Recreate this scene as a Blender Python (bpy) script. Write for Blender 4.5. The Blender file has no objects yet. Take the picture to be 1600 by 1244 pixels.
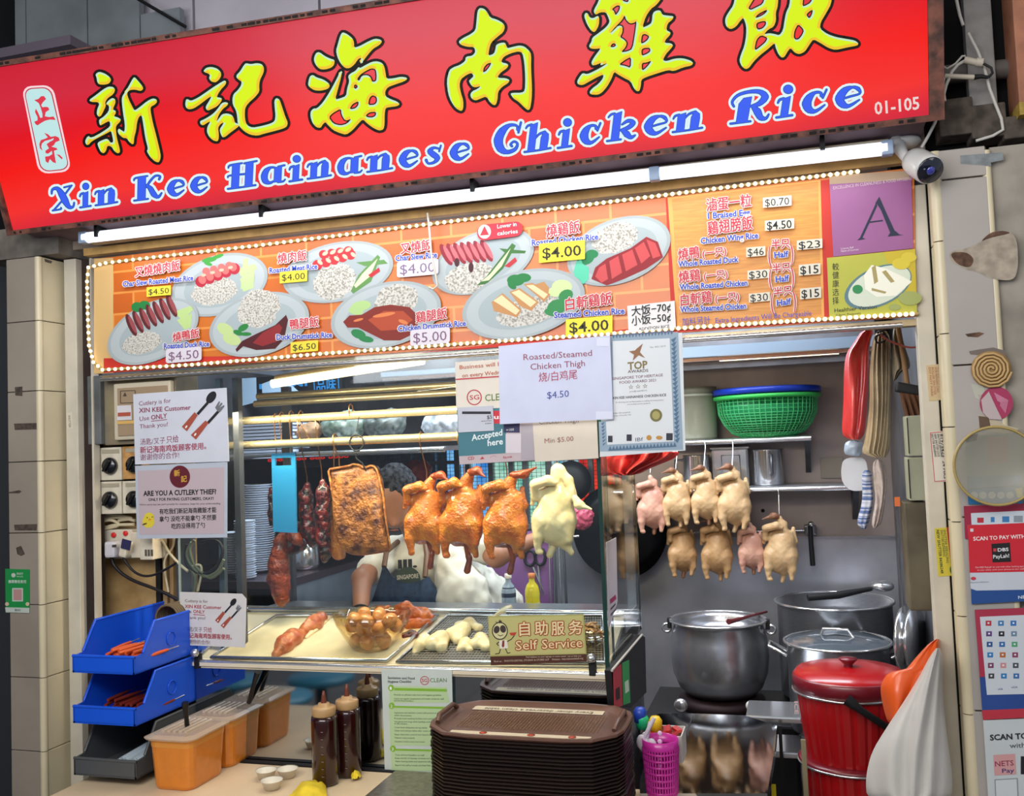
import bpy, bmesh, math, random
import numpy as np
from mathutils import Vector, Matrix
from mathutils.geometry import tessellate_polygon
import mathutils.noise as mnoise

# ------------------------------------------------------------------ camera, world, lights, exposure
scene = bpy.context.scene
COL = scene.collection
W_, H_, FPX = 1600.0,1244.0,1480.0
CAM = Vector((0.0,-2.8,1.6))
_t, _p, _r = math.atan(FPX / 5000.0), math.radians(3.0), math.radians(2.2)
_F = Vector((-math.sin(_t) * math.cos(_p), math.cos(_t) * math.cos(_p), math.sin(_p)))
_R0 = Vector((math.cos(_t), math.sin(_t),0))
_U0 = _R0.cross(_F)
_R = math.cos(_r) * _R0 - math.sin(_r) * _U0
_U = math.sin(_r) * _R0 + math.cos(_r) * _U0
cd = bpy.data.cameras.new('camera')
cam = bpy.data.objects.new('camera', cd)
COL.objects.link(cam)
cam.matrix_world = Matrix(((_R.x, _U.x, -_F.x, CAM.x),(_R.y, _U.y, -_F.y, CAM.y),(_R.z, _U.z, -_F.z, CAM.z),(0,0,0,1)))
cd.sensor_fit = 'HORIZONTAL'
cd.sensor_width = 36.0
cd.lens = 36.0 * FPX / W_
cd.clip_start = 0.05
scene.camera = cam

world = bpy.data.worlds.new('world')
scene.world = world
world.use_nodes = True
world.node_tree.nodes['Background'].inputs[0].default_value = (0.72,0.80,0.95,1)
world.node_tree.nodes['Background'].inputs[1].default_value = 0.45
scene.view_settings.view_transform = 'Standard'
scene.view_settings.look = 'None'
scene.view_settings.gamma = 1.0
scene.view_settings.exposure = 0.0
scene.view_settings.use_curve_mapping = False
scene.cycles.max_bounces = 6
scene.cycles.transparent_max_bounces = 12
scene.cycles.sample_clamp_indirect = 6.0


def area_light(name, loc, target, sx, sy, power, color):
    d = bpy.data.lights.new(name, 'AREA')
    d.shape = 'RECTANGLE'
    d.size, d.size_y, d.energy, d.color = sx, sy, power, color
    o = bpy.data.objects.new(name, d)
    COL.objects.link(o)
    o.location = loc
    zz = (Vector(loc) - Vector(target)).normalized()
    xx = (Vector((1,0,0)) - zz * zz.x).normalized()
    yy = zz.cross(xx)
    o.rotation_euler = Matrix(((xx.x, yy.x, zz.x),(xx.y, yy.y, zz.y),(xx.z, yy.z, zz.z))).to_euler()
    return o


# ceiling luminaires of the food hall behind the photographer, plus an added fill
area_light('hall_light', (-0.6,-4.2,3.4),(-0.6,-1.0,0.9),3.4,1.6,42,(1.0,0.93,0.82))
area_light('hall_fill_low', (-1.0,-2.9,3.35),(-1.0,-2.6,0.0),3.0,1.4,45,(1.0,0.94,0.84))  # added fill that brightens the hall floor and general ambient
area_light('hall_light_side', (2.2,-2.4,3.3),(1.0,-0.2,0.8),1.2,1.2,11,(1.0,0.93,0.84))
# ceiling luminaire of the stall kitchen
area_light('kitchen_light', (-1.0,1.0,2.42),(-1.0,1.35,0.9),2.4,0.7,98,(0.86,0.92,1.0))
# warm lamp inside the top of the display case, over the hanging birds
area_light('case_lamp', (-1.15,0.03,1.80),(-1.1,0.26,1.2),1.5,0.06,20,(1.0,0.84,0.60))
# light of the long fluorescent tube in front of the menu
area_light('tube_light', (-1.02,-0.135,2.335),(-1.02,-0.10,1.2),2.5,0.035,3.5,(0.97,0.98,1.0))
# added upward fill, standing in for hall light on the ceiling and bulkhead
area_light('hall_fill_up', (-1.2,-2.3,2.3),(-1.2,0.4,3.0),2.5,0.6,42,(0.92,0.95,1.0))


# ------------------------------------------------------------------ pixels of the photograph -> points of the place
def ray(px, py):
    return _F + (px - W_ / 2) / FPX * _R + (H_ / 2 - py) / FPX * _U


def at(px, py, y=None, z=None, x=None):
    d = ray(px, py)
    if y is not None:
        s = (y - CAM.y) / d.y
    elif z is not None:
        s = (z - CAM.z) / d.z
    else:
        s = (x - CAM.x) / d.x
    return CAM + d * s


def ppm(p):
    """pixels per metre at a point"""
    return FPX / (Vector(p) - CAM).dot(_F)


class Pl:
    """A plane given by a point and a normal that faces the hall"""
    def __init__(s, o, n=(0,-1,0)):
        s.o, s.n = Vector(o), Vector(n).normalized()

    def pt(s, px, py, lift=0.0):
        d = ray(px, py)
        return CAM + d * ((s.o + s.n * lift - CAM).dot(s.n) / d.dot(s.n))


def PY(y):
    return Pl((0, y, 0))


def ZF(x0, y0, sc):
    """coordinates read in an enlarged crop -> photograph pixels"""
    def f(pts):
        return [(x0 + a / sc, y0 + b / sc) for a, b in pts]
    return f


# ------------------------------------------------------------------ materials
def lin(h):
    if isinstance(h, str):
        h = h.lstrip('#')
        if len(h) < 6:
            h = ''.join(ch * 2 for ch in h)
        c = [int(h[i:i + 2],16) / 255 for i in (0,2,4)]
    else:
        c = list(h)
    return tuple([(x / 12.92 if x <= 0.04045 else ((x + 0.055) / 1.055) ** 2.4) for x in c] + [1.0])


_mats = {}


def mat(name, color, rough=0.5, metal=0.0, emit=0.0, alpha=1.0, trans=0.0, noise=0.0, nscale=30.0, color2=None,
        bump=0.0, bscale=60.0, coat=0.0, sss=0.0, aniso=None, bdist=0.004, ior=1.45, spec=None, thr=None):
    if name in _mats:
        return _mats[name]
    m = bpy.data.materials.new(name)
    m.use_nodes = True
    nt = m.node_tree
    b = nt.nodes['Principled BSDF']
    c = lin(color)
    b.inputs['Base Color'].default_value = c
    b.inputs['Roughness'].default_value = rough
    b.inputs['Metallic'].default_value = metal
    b.inputs['IOR'].default_value = ior
    if spec is not None:
        b.inputs['Specular IOR Level'].default_value = spec
    if coat:
        b.inputs['Coat Weight'].default_value = coat
        b.inputs['Coat Roughness'].default_value = 0.12
    if trans:
        b.inputs['Transmission Weight'].default_value = trans
    if alpha < 1:
        b.inputs['Alpha'].default_value = alpha
    if sss:
        b.inputs['Subsurface Weight'].default_value = sss
        b.inputs['Subsurface Radius'].default_value = (0.02,0.008,0.004)
        b.inputs['Subsurface Scale'].default_value = 0.5
    if emit:
        b.inputs['Emission Color'].default_value = c
        b.inputs['Emission Strength'].default_value = emit
    tc = None
    if noise or color2 or bump:
        tc = nt.nodes.new('ShaderNodeTexCoord')
    if noise or color2:
        n = nt.nodes.new('ShaderNodeTexNoise')
        n.inputs['Scale'].default_value = nscale
        n.inputs['Detail'].default_value = 5
        if aniso:
            mp = nt.nodes.new('ShaderNodeMapping')
            mp.inputs['Scale'].default_value = aniso
            nt.links.new(tc.outputs['Object'], mp.inputs['Vector'])
            nt.links.new(mp.outputs['Vector'], n.inputs['Vector'])
        else:
            nt.links.new(tc.outputs['Object'], n.inputs['Vector'])
        r = nt.nodes.new('ShaderNodeValToRGB')
        lo, hi = thr or (0.35,0.65)
        r.color_ramp.elements[0].position, r.color_ramp.elements[1].position = lo, hi
        if color2:
            r.color_ramp.elements[0].color, r.color_ramp.elements[1].color = c, lin(color2)
        else:
            r.color_ramp.elements[0].color = tuple([x * (1 - noise) for x in c[:3]] + [1])
            r.color_ramp.elements[1].color = tuple([min(1, x * (1 + noise)) for x in c[:3]] + [1])
        nt.links.new(n.outputs['Fac'], r.inputs['Fac'])
        nt.links.new(r.outputs['Color'], b.inputs['Base Color'])
        if emit:
            nt.links.new(r.outputs['Color'], b.inputs['Emission Color'])
    if bump:
        n2 = nt.nodes.new('ShaderNodeTexNoise')
        n2.inputs['Scale'].default_value = bscale
        n2.inputs['Detail'].default_value = 4
        nt.links.new(tc.outputs['Object'], n2.inputs['Vector'])
        bp = nt.nodes.new('ShaderNodeBump')
        bp.inputs['Strength'].default_value = bump
        bp.inputs['Distance'].default_value = bdist
        nt.links.new(n2.outputs['Fac'], bp.inputs['Height'])
        nt.links.new(bp.outputs['Normal'], b.inputs['Normal'])
    _mats[name] = m
    return m


def ink(color, emit=0.0):
    """flat print of one colour"""
    m = mat('ink %s %.2f' % (color, emit), color, rough=0.6, emit=emit)
    if emit:
        c = lin(color)
        m.node_tree.nodes['Principled BSDF'].inputs['Base Color'].default_value = (c[0] * .12, c[1] * .12, c[2] * .12,1)
        m.node_tree.nodes['Principled BSDF'].inputs['Specular IOR Level'].default_value = .2
    return m


def glass_mat(name, color='#ffffff', refl=0.10, tint=0.97):
    """thin clear glass: mostly see-through with a fresnel-like sheen"""
    if name in _mats:
        return _mats[name]
    m = bpy.data.materials.new(name)
    m.use_nodes = True
    nt = m.node_tree
    nt.nodes.clear()
    out = nt.nodes.new('ShaderNodeOutputMaterial')
    mix = nt.nodes.new('ShaderNodeMixShader')
    tr = nt.nodes.new('ShaderNodeBsdfTransparent')
    c = lin(color)
    tr.inputs[0].default_value = (c[0] * tint, c[1] * tint, c[2] * tint, 1)
    gl = nt.nodes.new('ShaderNodeBsdfGlossy')
    gl.inputs['Roughness'].default_value = 0.03
    fr = nt.nodes.new('ShaderNodeLayerWeight')
    fr.inputs[0].default_value = 0.5
    pw = nt.nodes.new('ShaderNodeMath')
    pw.operation = 'POWER'
    pw.inputs[1].default_value = 3.5
    mm = nt.nodes.new('ShaderNodeMath')
    mm.operation = 'MULTIPLY_ADD'
    mm.inputs[1].default_value = 0.6
    mm.inputs[2].default_value = refl
    nt.links.new(fr.outputs['Facing'], pw.inputs[0])
    nt.links.new(pw.outputs[0], mm.inputs[0])
    nt.links.new(mm.outputs[0], mix.inputs[0])
    nt.links.new(tr.outputs[0], mix.inputs[1])
    nt.links.new(gl.outputs[0], mix.inputs[2])
    nt.links.new(mix.outputs[0], out.inputs[0])
    _mats[name] = m
    return m


# ------------------------------------------------------------------ mesh collecting
class MB:
    def __init__(s):
        s.v, s.f, s.smooth = [],[],[]
        s.k = 0

    def add(s, vs, fs, smooth=False):
        n = len(s.v)
        s.v += [Vector(v) for v in vs]
        s.f += [tuple(n + i for i in f) for f in fs]
        s.smooth += [smooth] * len(fs)
        return s

    def box(s, c, d, rz=0.0, M=None, bev=0.0):
        c = Vector(c)
        hx, hy, hz = d[0] / 2, d[1] / 2, d[2] / 2
        M = M or Matrix.Rotation(rz, 3, 'Z')
        if bev <= 0:
            vs = [c + M @ Vector((sx * hx, sy * hy, sz * hz)) for sz in (-1,1) for sx, sy in ((-1,-1),(1,-1),(1,1),(-1,1))]
            return s.add(vs, [(3,2,1,0),(4,5,6,7),(0,1,5,4),(1,2,6,5),(2,3,7,6),(3,0,4,7)])
        bm = bmesh.new()
        bmesh.ops.create_cube(bm, size=1.0)
        for v in bm.verts:
            v.co = Vector((v.co.x * d[0], v.co.y * d[1], v.co.z * d[2]))
        bmesh.ops.bevel(bm, geom=list(bm.edges), offset=min(bev, min(d) * 0.45), segments=2, affect='EDGES', profile=0.6)
        s.bm(bm, c, M)
        return s

    def bm(s, bm, c=(0,0,0), M=None, smooth=False):
        M = M or Matrix.Identity(3)
        bm.verts.index_update()
        s.add([Vector(c) + M @ v.co for v in bm.verts],[tuple(v.index for v in f.verts) for f in bm.faces], smooth)
        bm.free()
        return s

    def tube(s, pts, r, n=8, closed=False, caps=True):
        pts = [Vector(p) for p in pts]
        rs = r if isinstance(r, (list, tuple)) else [r] * len(pts)
        k = len(pts)
        tan = []
        for i in range(k):
            a = pts[(i - 1) % k] if (closed or i > 0) else pts[i]
            b = pts[(i + 1) % k] if (closed or i < k - 1) else pts[i]
            t = (b - a)
            tan.append(t.normalized() if t.length > 1e-9 else Vector((0,0,1)))
        up = Vector((0,0,1)) if abs(tan[0].z) < 0.9 else Vector((1,0,0))
        u = (up - tan[0] * up.dot(tan[0])).normalized()
        vs = []
        for i in range(k):
            u = (u - tan[i] * u.dot(tan[i]))
            u = u.normalized() if u.length > 1e-6 else tan[i].orthogonal().normalized()
            w = tan[i].cross(u)
            for j in range(n):
                a = 2 * math.pi * j / n
                vs.append(pts[i] + (u * math.cos(a) + w * math.sin(a)) * rs[i])
        fs = []
        for i in range(k if closed else k - 1):
            i2 = (i + 1) % k
            for j in range(n):
                fs.append((i * n + j, i * n + (j + 1) % n, i2 * n + (j + 1) % n, i2 * n + j))
        s.add(vs, fs, True)
        if caps and not closed:
            s.add(vs[:n],[tuple(range(n))[::-1]])
            s.add(vs[-n:],[tuple(range(n))])
        return s

    def lathe(s, c, prof, n=32, M=None, smooth=True):
        """profile of (radius, height) about the local z axis"""
        c = Vector(c)
        M = M or Matrix.Identity(3)
        vs, fs = [],[]
        for r, h in prof:
            for j in range(n):
                a = 2 * math.pi * j / n
                vs.append(c + M @ Vector((r * math.cos(a), r * math.sin(a), h)))
        for i in range(len(prof) - 1):
            for j in range(n):
                fs.append((i * n + j, i * n + (j + 1) % n, (i + 1) * n + (j + 1) % n, (i + 1) * n + j))
        s.add(vs, fs, smooth)
        if prof[0][0] > 1e-5:
            s.add(vs[:n],[tuple(range(n))[::-1]])
        if prof[-1][0] > 1e-5:
            s.add(vs[-n:],[tuple(range(n))])
        return s

    def sphere(s, c, r, seg=16, M=None):
        bm = bmesh.new()
        bmesh.ops.create_uvsphere(bm, u_segments=seg, v_segments=max(6, seg // 2), radius=1.0)
        r = (r, r, r) if isinstance(r, (int, float)) else r
        for v in bm.verts:
            v.co = Vector((v.co.x * r[0], v.co.y * r[1], v.co.z * r[2]))
        return s.bm(bm, c, M, True)

    def quad(s, a, b, c, d):
        return s.add([a, b, c, d],[(0,1,2,3)])

    def grid(s, fn, nu, nv, smooth=True):
        vs = [fn(i / nu, j / nv) for j in range(nv + 1) for i in range(nu + 1)]
        fs = [(j * (nu + 1) + i, j * (nu + 1) + i + 1,(j + 1) * (nu + 1) + i + 1,(j + 1) * (nu + 1) + i) for j in range(nv) for i in range(nu)]
        return s.add(vs, fs, smooth)

    # flat print on a plane, coordinates are photograph pixels
    def poly(s, pl, pts, lift=0.0, holes=()):
        s.k += 1
        lift += 2e-5 * (s.k % 10)
        loops = [pts] + list(holes)
        flat = [p for l in loops for p in l]
        tri = tessellate_polygon([[Vector((p[0], p[1],0)) for p in l] for l in loops])
        s.add([pl.pt(p[0], p[1], lift) for p in flat],[tuple(t) for t in tri])
        return s

    def ell(s, pl, cx, cy, rx, ry, ang=0.0, lift=0.0, n=32):
        ca, sa = math.cos(math.radians(ang)), math.sin(math.radians(ang))
        s.k += 1
        lift += 2e-5 * (s.k % 10)
        pts = []
        for i in range(n):
            a = 2 * math.pi * i / n
            x, y = rx * math.cos(a), ry * math.sin(a)
            pts.append(pl.pt(cx + x * ca - y * sa, cy + x * sa + y * ca, lift))
        return s.add(pts, [tuple(range(n))])

    def brush(s, pl, pts, w, lift=0.0, closed=False, n=8, extra=0.0):
        """round-ended stroke with a width per point"""
        ws = list(w) if isinstance(w, (list, tuple)) else [w] * len(pts)
        k = len(pts)
        for i in range(k if closed else k - 1):
            a, b = pts[i], pts[(i + 1) % k]
            wa, wb = ws[i] / 2 + extra, ws[(i + 1) % k] / 2 + extra
            dx, dy = b[0] - a[0], b[1] - a[1]
            L = math.hypot(dx, dy)
            if L < 1e-6:
                continue
            nx, ny = -dy / L, dx / L
            s.add([pl.pt(*q, lift) for q in ((a[0] + nx * wa, a[1] + ny * wa),(b[0] + nx * wb, b[1] + ny * wb),(b[0] - nx * wb, b[1] - ny * wb),(a[0] - nx * wa, a[1] - ny * wa))],[(0,1,2,3)])
        for i in range(k):
            r = ws[i] / 2 + extra
            if r > 0.4:
                s.ell(pl, pts[i][0], pts[i][1], r, r, 0, lift, n)
        return s

    def rrect(s, pl, quad, rad=0.1, lift=0.0):
        """rounded rectangle inside a pixel quad TL TR BR BL"""
        pts = []
        cs = [(rad, rad, 180),(1 - rad, rad, 270),(1 - rad, 1 - rad, 0),(rad, 1 - rad, 90)]
        asp = math.dist(quad[0], quad[1]) / max(1e-6, math.dist(quad[0], quad[3]))
        for cx, cy, a0 in cs:
            for k in range(5):
                a = math.radians(a0 + k * 22.5)
                rx, ry = rad, rad
                if asp > 1:
                    rx = rad / asp
                else:
                    ry = rad * asp
                ux = (rx if cx < .5 else 1 - rx) + rx * math.cos(a)
                uy = (ry if cy < .5 else 1 - ry) + ry * math.sin(a)
                pts.append(bil(quad, ux, uy))
        s.add([pl.pt(*p, lift) for p in pts],[tuple(range(len(pts)))])
        return s

    def build(s, name, material, parent=None, **kw):
        return link(name, s, material, parent, **kw)


def bil(q, u, v):
    a = (q[0][0] * (1 - u) + q[1][0] * u, q[0][1] * (1 - u) + q[1][1] * u)
    b = (q[3][0] * (1 - u) + q[2][0] * u, q[3][1] * (1 - u) + q[2][1] * u)
    return (a[0] * (1 - v) + b[0] * v, a[1] * (1 - v) + b[1] * v)


def link(name, mb, material, parent=None, loc=None, label=None, cat=None, group=None, kind=None, recalc=True, uv=False):
    """one mesh object; vertices given in world space, origin moved to loc (or the parent's place)"""
    me = bpy.data.meshes.new(name)
    org = Vector((0,0,0))
    if parent is not None:
        org = world_loc(parent)
    own = Vector((0,0,0))
    if loc == 'c':
        n = len(mb.v)
        own = sum(mb.v, Vector()) / max(1, n) - org
    elif loc is not None:
        own = Vector(loc) - org
    me.from_pydata([v - org - own for v in mb.v],[], mb.f)
    me.polygons.foreach_set('use_smooth', mb.smooth)
    if material is not None:
        me.materials.append(material)
    if recalc:
        bm = bmesh.new()
        bm.from_mesh(me)
        bmesh.ops.recalc_face_normals(bm, faces=bm.faces)
        bm.to_mesh(me)
        bm.free()
    me.update()
    o = bpy.data.objects.new(name, me)
    COL.objects.link(o)
    if parent is not None:
        o.parent = parent
    o.location = own
    tag(o, label, cat, group, kind)
    return o


def world_loc(o):
    l = Vector((0,0,0))
    while o is not None:
        l += o.location
        o = o.parent
    return l


def tag(o, label=None, cat=None, group=None, kind=None):
    if label:
        o['label'] = label
    if cat:
        o['category'] = cat
    if group:
        o['group'] = group
    if kind:
        o['kind'] = kind
    return o


def thing(name, label, cat, loc=(0,0,0), group=None):
    o = bpy.data.objects.new(name, None)
    o.empty_display_size = 0.05
    COL.objects.link(o)
    o.location = loc
    return tag(o, label, cat, group)


_kids = {}


def dup(root, loc, label=None, group=None, rot=None, scale=None):
    """copy of a thing with copies of its parts and sub-parts"""
    if root.name not in _kids:
        _kids[root.name] = [(c, list(c.children)) for c in root.children]
    r = root.copy()
    COL.objects.link(r)
    r.location = loc
    if rot is not None:
        r.rotation_euler = rot
    if scale is not None:
        r.scale = scale if isinstance(scale, (tuple, list)) else (scale,) * 3
    if label:
        r['label'] = label
    if group:
        r['group'] = group
    for ch, gg in _kids[root.name]:
        c = ch.copy()
        COL.objects.link(c)
        c.parent = r
        for g in gg:
            d = g.copy()
            COL.objects.link(d)
            d.parent = c
    return r


def struct(name, mb, m, parent=None, **kw):
    return link(name, mb, m, parent, kind='structure', **kw)


# ------------------------------------------------------------------ lettering
_fc = bpy.data.curves.new('font_source', 'FONT')
_fo = bpy.data.objects.new('font_source', _fc)
COL.objects.link(_fo)
_tcache = {}


def glyphs(body, bold):
    key = (body, bold)
    if key not in _tcache:
        _fc.body = body
        _fc.size = 1.0
        _fc.offset = bold
        _fc.resolution_u = 2
        _fc.fill_mode = 'FRONT'
        bpy.context.view_layer.update()
        dg = bpy.context.evaluated_depsgraph_get()
        me = bpy.data.meshes.new_from_object(_fo.evaluated_get(dg))
        vs = [(v.co.x, v.co.y) for v in me.vertices]
        fs = [tuple(p.vertices) for p in me.polygons]
        bpy.data.meshes.remove(me)
        xs = [v[0] for v in vs] or [0,1]
        _tcache[key] = (vs, fs, min(xs), max(xs))
    return _tcache[key]


def text(mb, pl, body, p0, p1, h, bold=0.0, lift=0.0012, shear=0.0, up=None):
    """one line of writing: baseline from p0 to p1 in photograph pixels, capitals h pixels high"""
    if bold and any(ch > '\u2e80' for ch in body):
        for i, (ox, oy) in enumerate(((-.02,0),(.02,.015),(0,-.02))):
            text(mb, pl, body, (p0[0] + ox * h, p0[1] + oy * h),(p1[0] + ox * h, p1[1] + oy * h), h, 0, lift + i * 3e-5, shear, up)
        return
    vs, fs, x0, x1 = glyphs(body, bold)
    if not vs:
        return
    wv = max(1e-6, x1 - x0)
    dx, dy = p1[0] - p0[0], p1[1] - p0[1]
    if up is None:
        up = (-(0.015 + 0.048 * (p0[0] - 127) / 1328),-1.0)
    k = h / 0.73
    out = []
    for x, y in vs:
        u = (x - x0) / wv
        out.append(pl.pt(p0[0] + dx * u + up[0] * y * k + shear * y * k, p0[1] + dy * u + up[1] * y * k, lift))
    mb.add(out, fs)


def smoothpoly(pts, it=2):
    """corner cutting: turns a traced outline into a curve"""
    for _ in range(it):
        q = []
        n = len(pts)
        for i in range(n):
            a, b = pts[i], pts[(i + 1) % n]
            q.append((a[0] * .78 + b[0] * .22, a[1] * .78 + b[1] * .22))
            q.append((a[0] * .22 + b[0] * .78, a[1] * .22 + b[1] * .78))
        pts = q
    return pts


# ------------------------------------------------------------------ organic bodies: blended implicit surfaces, meshed by surface nets
def sdf_mesh(elems, res, k=0.01, noise=None, lo=None, hi=None, cuts=()):
    """elems: ('e', centre, radii, 3x3 rot or None) | ('c', p0, r0, p1, r1) | each may carry a trailing own blend; returns MB"""
    def bounds(e):
        if e[0] == 'e':
            r = max(e[2])
            c = np.array(e[1], float)
            return c - r, c + r
        a, b = np.array(e[1], float), np.array(e[3], float)
        r = max(e[2], e[4])
        return np.minimum(a, b) - r, np.maximum(a, b) + r
    bs = [bounds(e) for e in elems]
    lo = np.min([b[0] for b in bs], axis=0) - 2.5 * res if lo is None else np.array(lo, float)
    hi = np.max([b[1] for b in bs], axis=0) + 2.5 * res if hi is None else np.array(hi, float)
    n = np.ceil((hi - lo) / res).astype(int) + 1
    ax = [lo[i] + res * np.arange(n[i]) for i in range(3)]
    X, Y, Z = np.meshgrid(*ax, indexing='ij')
    X, Y, Z = X.astype(np.float32), Y.astype(np.float32), Z.astype(np.float32)
    D = np.full(X.shape, 1e3, np.float32)

    def dist(e, X, Y, Z):
        if e[0] == 'e':
            c, r = e[1], e[2]
            x, y, z = X - c[0], Y - c[1], Z - c[2]
            if len(e) > 3 and e[3] is not None:
                M = np.array(e[3])
                x, y, z = (M[0][0] * x + M[1][0] * y + M[2][0] * z, M[0][1] * x + M[1][1] * y + M[2][1] * z, M[0][2] * x + M[1][2] * y + M[2][2] * z)
            q = np.sqrt((x / r[0]) ** 2 + (y / r[1]) ** 2 + (z / r[2]) ** 2)
            g = np.sqrt((x / r[0] ** 2) ** 2 + (y / r[1] ** 2) ** 2 + (z / r[2] ** 2) ** 2) + 1e-6
            return q * (q - 1) / g
        a, b = np.array(e[1], float), np.array(e[3], float)
        ba = b - a
        px, py, pz = X - a[0], Y - a[1], Z - a[2]
        h = np.clip((px * ba[0] + py * ba[1] + pz * ba[2]) / (ba @ ba + 1e-12),0,1)
        d = np.sqrt((px - ba[0] * h) ** 2 + (py - ba[1] * h) ** 2 + (pz - ba[2] * h) ** 2)
        return d - (e[2] + (e[4] - e[2]) * h)
    for e in elems:
        d = dist(e, X, Y, Z)
        kk = k
        if e[0] == 'c' and len(e) > 5:
            kk = e[5]
        if e[0] == 'e' and len(e) > 4:
            kk = e[4]
        h = np.clip(0.5 + 0.5 * (D - d) / kk, 0,1)
        D = D * (1 - h) + d * h - kk * h * (1 - h)
    for e in cuts:
        d = -dist(e, X, Y, Z)
        kk = 0.004
        h = np.clip(0.5 - 0.5 * (D - d) / kk, 0,1)
        D = D * (1 - h) + d * h + kk * h * (1 - h)
    if noise:
        for amp, fr, ph in noise:
            D = D + amp * (np.sin(X * fr + ph + 2 * np.sin(Z * fr * .6 + ph)) * np.sin(Y * fr * 1.1 + ph * 2) + np.sin(Z * fr * .9 + 1.7 * np.sin(X * fr * .7)) * .6)
    S = D < 0
    c = np.zeros(np.array(D.shape) - 1, int)
    cnt = np.zeros(c.shape, np.float32)
    P = np.zeros(c.shape + (3,), np.float32)
    sl = lambda d, i: slice(d, c.shape[i] + d)
    offs = [(a, b, e) for a in (0,1) for b in (0,1) for e in (0,1)]
    for A in offs:
        for axis in range(3):
            if A[axis] == 1:
                continue
            B = list(A)
            B[axis] = 1
            va = D[sl(A[0],0), sl(A[1],1), sl(A[2],2)]
            vb = D[sl(B[0],0), sl(B[1],1), sl(B[2],2)]
            m = (va < 0) != (vb < 0)
            t = np.where(m, va / np.where(m, va - vb, 1),0)
            cnt += m
            for i in range(3):
                P[..., i] += np.where(m, A[i] + (t if i == axis else 0),0)
    act = cnt > 0
    idx = -np.ones(c.shape, int)
    idx[act] = np.arange(act.sum())
    I = np.argwhere(act)
    verts = lo + res * (I + P[act] / cnt[act][:, None])
    faces = []
    for axis in range(3):
        sh = list(D.shape)
        a_ = [slice(1, s - 1) for s in sh]
        b_ = list(a_)
        a_[axis] = slice(0, sh[axis] - 1)
        b_[axis] = slice(1, sh[axis])
        sa, sb = S[tuple(a_)], S[tuple(b_)]
        m = sa != sb
        E = np.argwhere(m)
        E2 = E.copy()
        for i in range(3):
            if i != axis:
                E2[:, i] += 1
        o1, o2 = [i for i in range(3) if i != axis]
        q = []
        for d1, d2 in ((-1,-1),(0,-1),(0,0),(-1,0)):
            G = E2.copy()
            G[:, o1] += d1
            G[:, o2] += d2
            q.append(idx[G[:, 0], G[:, 1], G[:, 2]])
        q = np.stack(q, 1)
        flip = sa[m] if axis != 1 else ~sa[m]
        q[~flip] = q[~flip][:, ::-1]
        faces.append(q)
    faces = np.concatenate(faces)
    faces = faces[(faces >= 0).all(1)]
    mb = MB()
    mb.v = [Vector(v) for v in verts.tolist()]
    mb.f = [tuple(f) for f in faces.tolist()]
    mb.smooth = [True] * len(mb.f)
    return mb


def rotm(rx=0, ry=0, rz=0):
    M = Matrix.Rotation(math.radians(rz),3, 'Z') @ Matrix.Rotation(math.radians(ry),3, 'Y') @ Matrix.Rotation(math.radians(rx),3, 'X')
    return M
# ------------------------------------------------------------------ the red lightbox sign, leaning towards the hall
TILT = math.radians(19)
SG = Pl((0,-0.20,2.41),(0,-math.cos(TILT),-math.sin(TILT)))
sx0, sx1 = -2.53,0.372
s_up = Vector((0,-math.sin(TILT), math.cos(TILT)))
S_H = 0.515


def top_h(x):
    return 0.517 - 0.021 * (x + 2.41)
SL = 0.0


def sp(x, h, lift=0.0):
    return Vector((x, -0.20,2.41)) + s_up * h + SG.n * lift


sign = thing('signboard', 'long red lightbox sign with yellow Chinese characters and blue shop name', 'signboard', (-1.08,-0.1,2.41))
# face: backlit acrylic
fm = bpy.data.materials.new('backlit red acrylic')
fm.use_nodes = True
nt = fm.node_tree
b = nt.nodes['Principled BSDF']
tc = nt.nodes.new('ShaderNodeTexCoord')
sep = nt.nodes.new('ShaderNodeSeparateXYZ')
nt.links.new(tc.outputs['Object'], sep.inputs[0])
ns = nt.nodes.new('ShaderNodeTexNoise')
ns.inputs['Scale'].default_value = 1.6
nt.links.new(tc.outputs['Object'], ns.inputs[0])
rp = nt.nodes.new('ShaderNodeValToRGB')
mr = nt.nodes.new('ShaderNodeMath')
mr.operation = 'MULTIPLY_ADD'
mr.inputs[1].default_value = 2.0
nt.links.new(sep.outputs[2], mr.inputs[0])
ad = nt.nodes.new('ShaderNodeMath')
ad.operation = 'MULTIPLY_ADD'
ad.inputs[1].default_value = 0.30
ad.inputs[2].default_value = -0.12
nt.links.new(ns.outputs[0], ad.inputs[0])
nt.links.new(ad.outputs[0], mr.inputs[2])
nt.links.new(mr.outputs[0], rp.inputs[0])
els = rp.color_ramp.elements
els[0].position, els[0].color = 0.0, lin('#d52a40')
els[1].position, els[1].color = 1.0, lin('#cf2338')
for p_, c_ in ((0.16, '#fb3530'),(0.40, '#fb1d15'),(0.60, '#e61523'),(0.80, '#d42a40')):
    e = els.new(p_)
    e.color = lin(c_)
b.inputs['Base Color'].default_value = lin('#40060a')
b.inputs['Specular IOR Level'].default_value = 0.2
nt.links.new(rp.outputs[0], b.inputs['Emission Color'])
b.inputs['Emission Strength'].default_value = 0.90
b.inputs['Roughness'].default_value = 0.3
face = MB()
face.quad(sp(sx0,0), sp(sx1,0), sp(sx1, top_h(sx1)), sp(sx0, top_h(sx0)))
face.build('sign_face', fm, sign)
rust = mat('rusty sign frame', '#7a4a3c', 0.7, noise=0.5, nscale=25, color2='#3a2722', bump=0.5)
fr = MB()
t_ = 0.016
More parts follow.
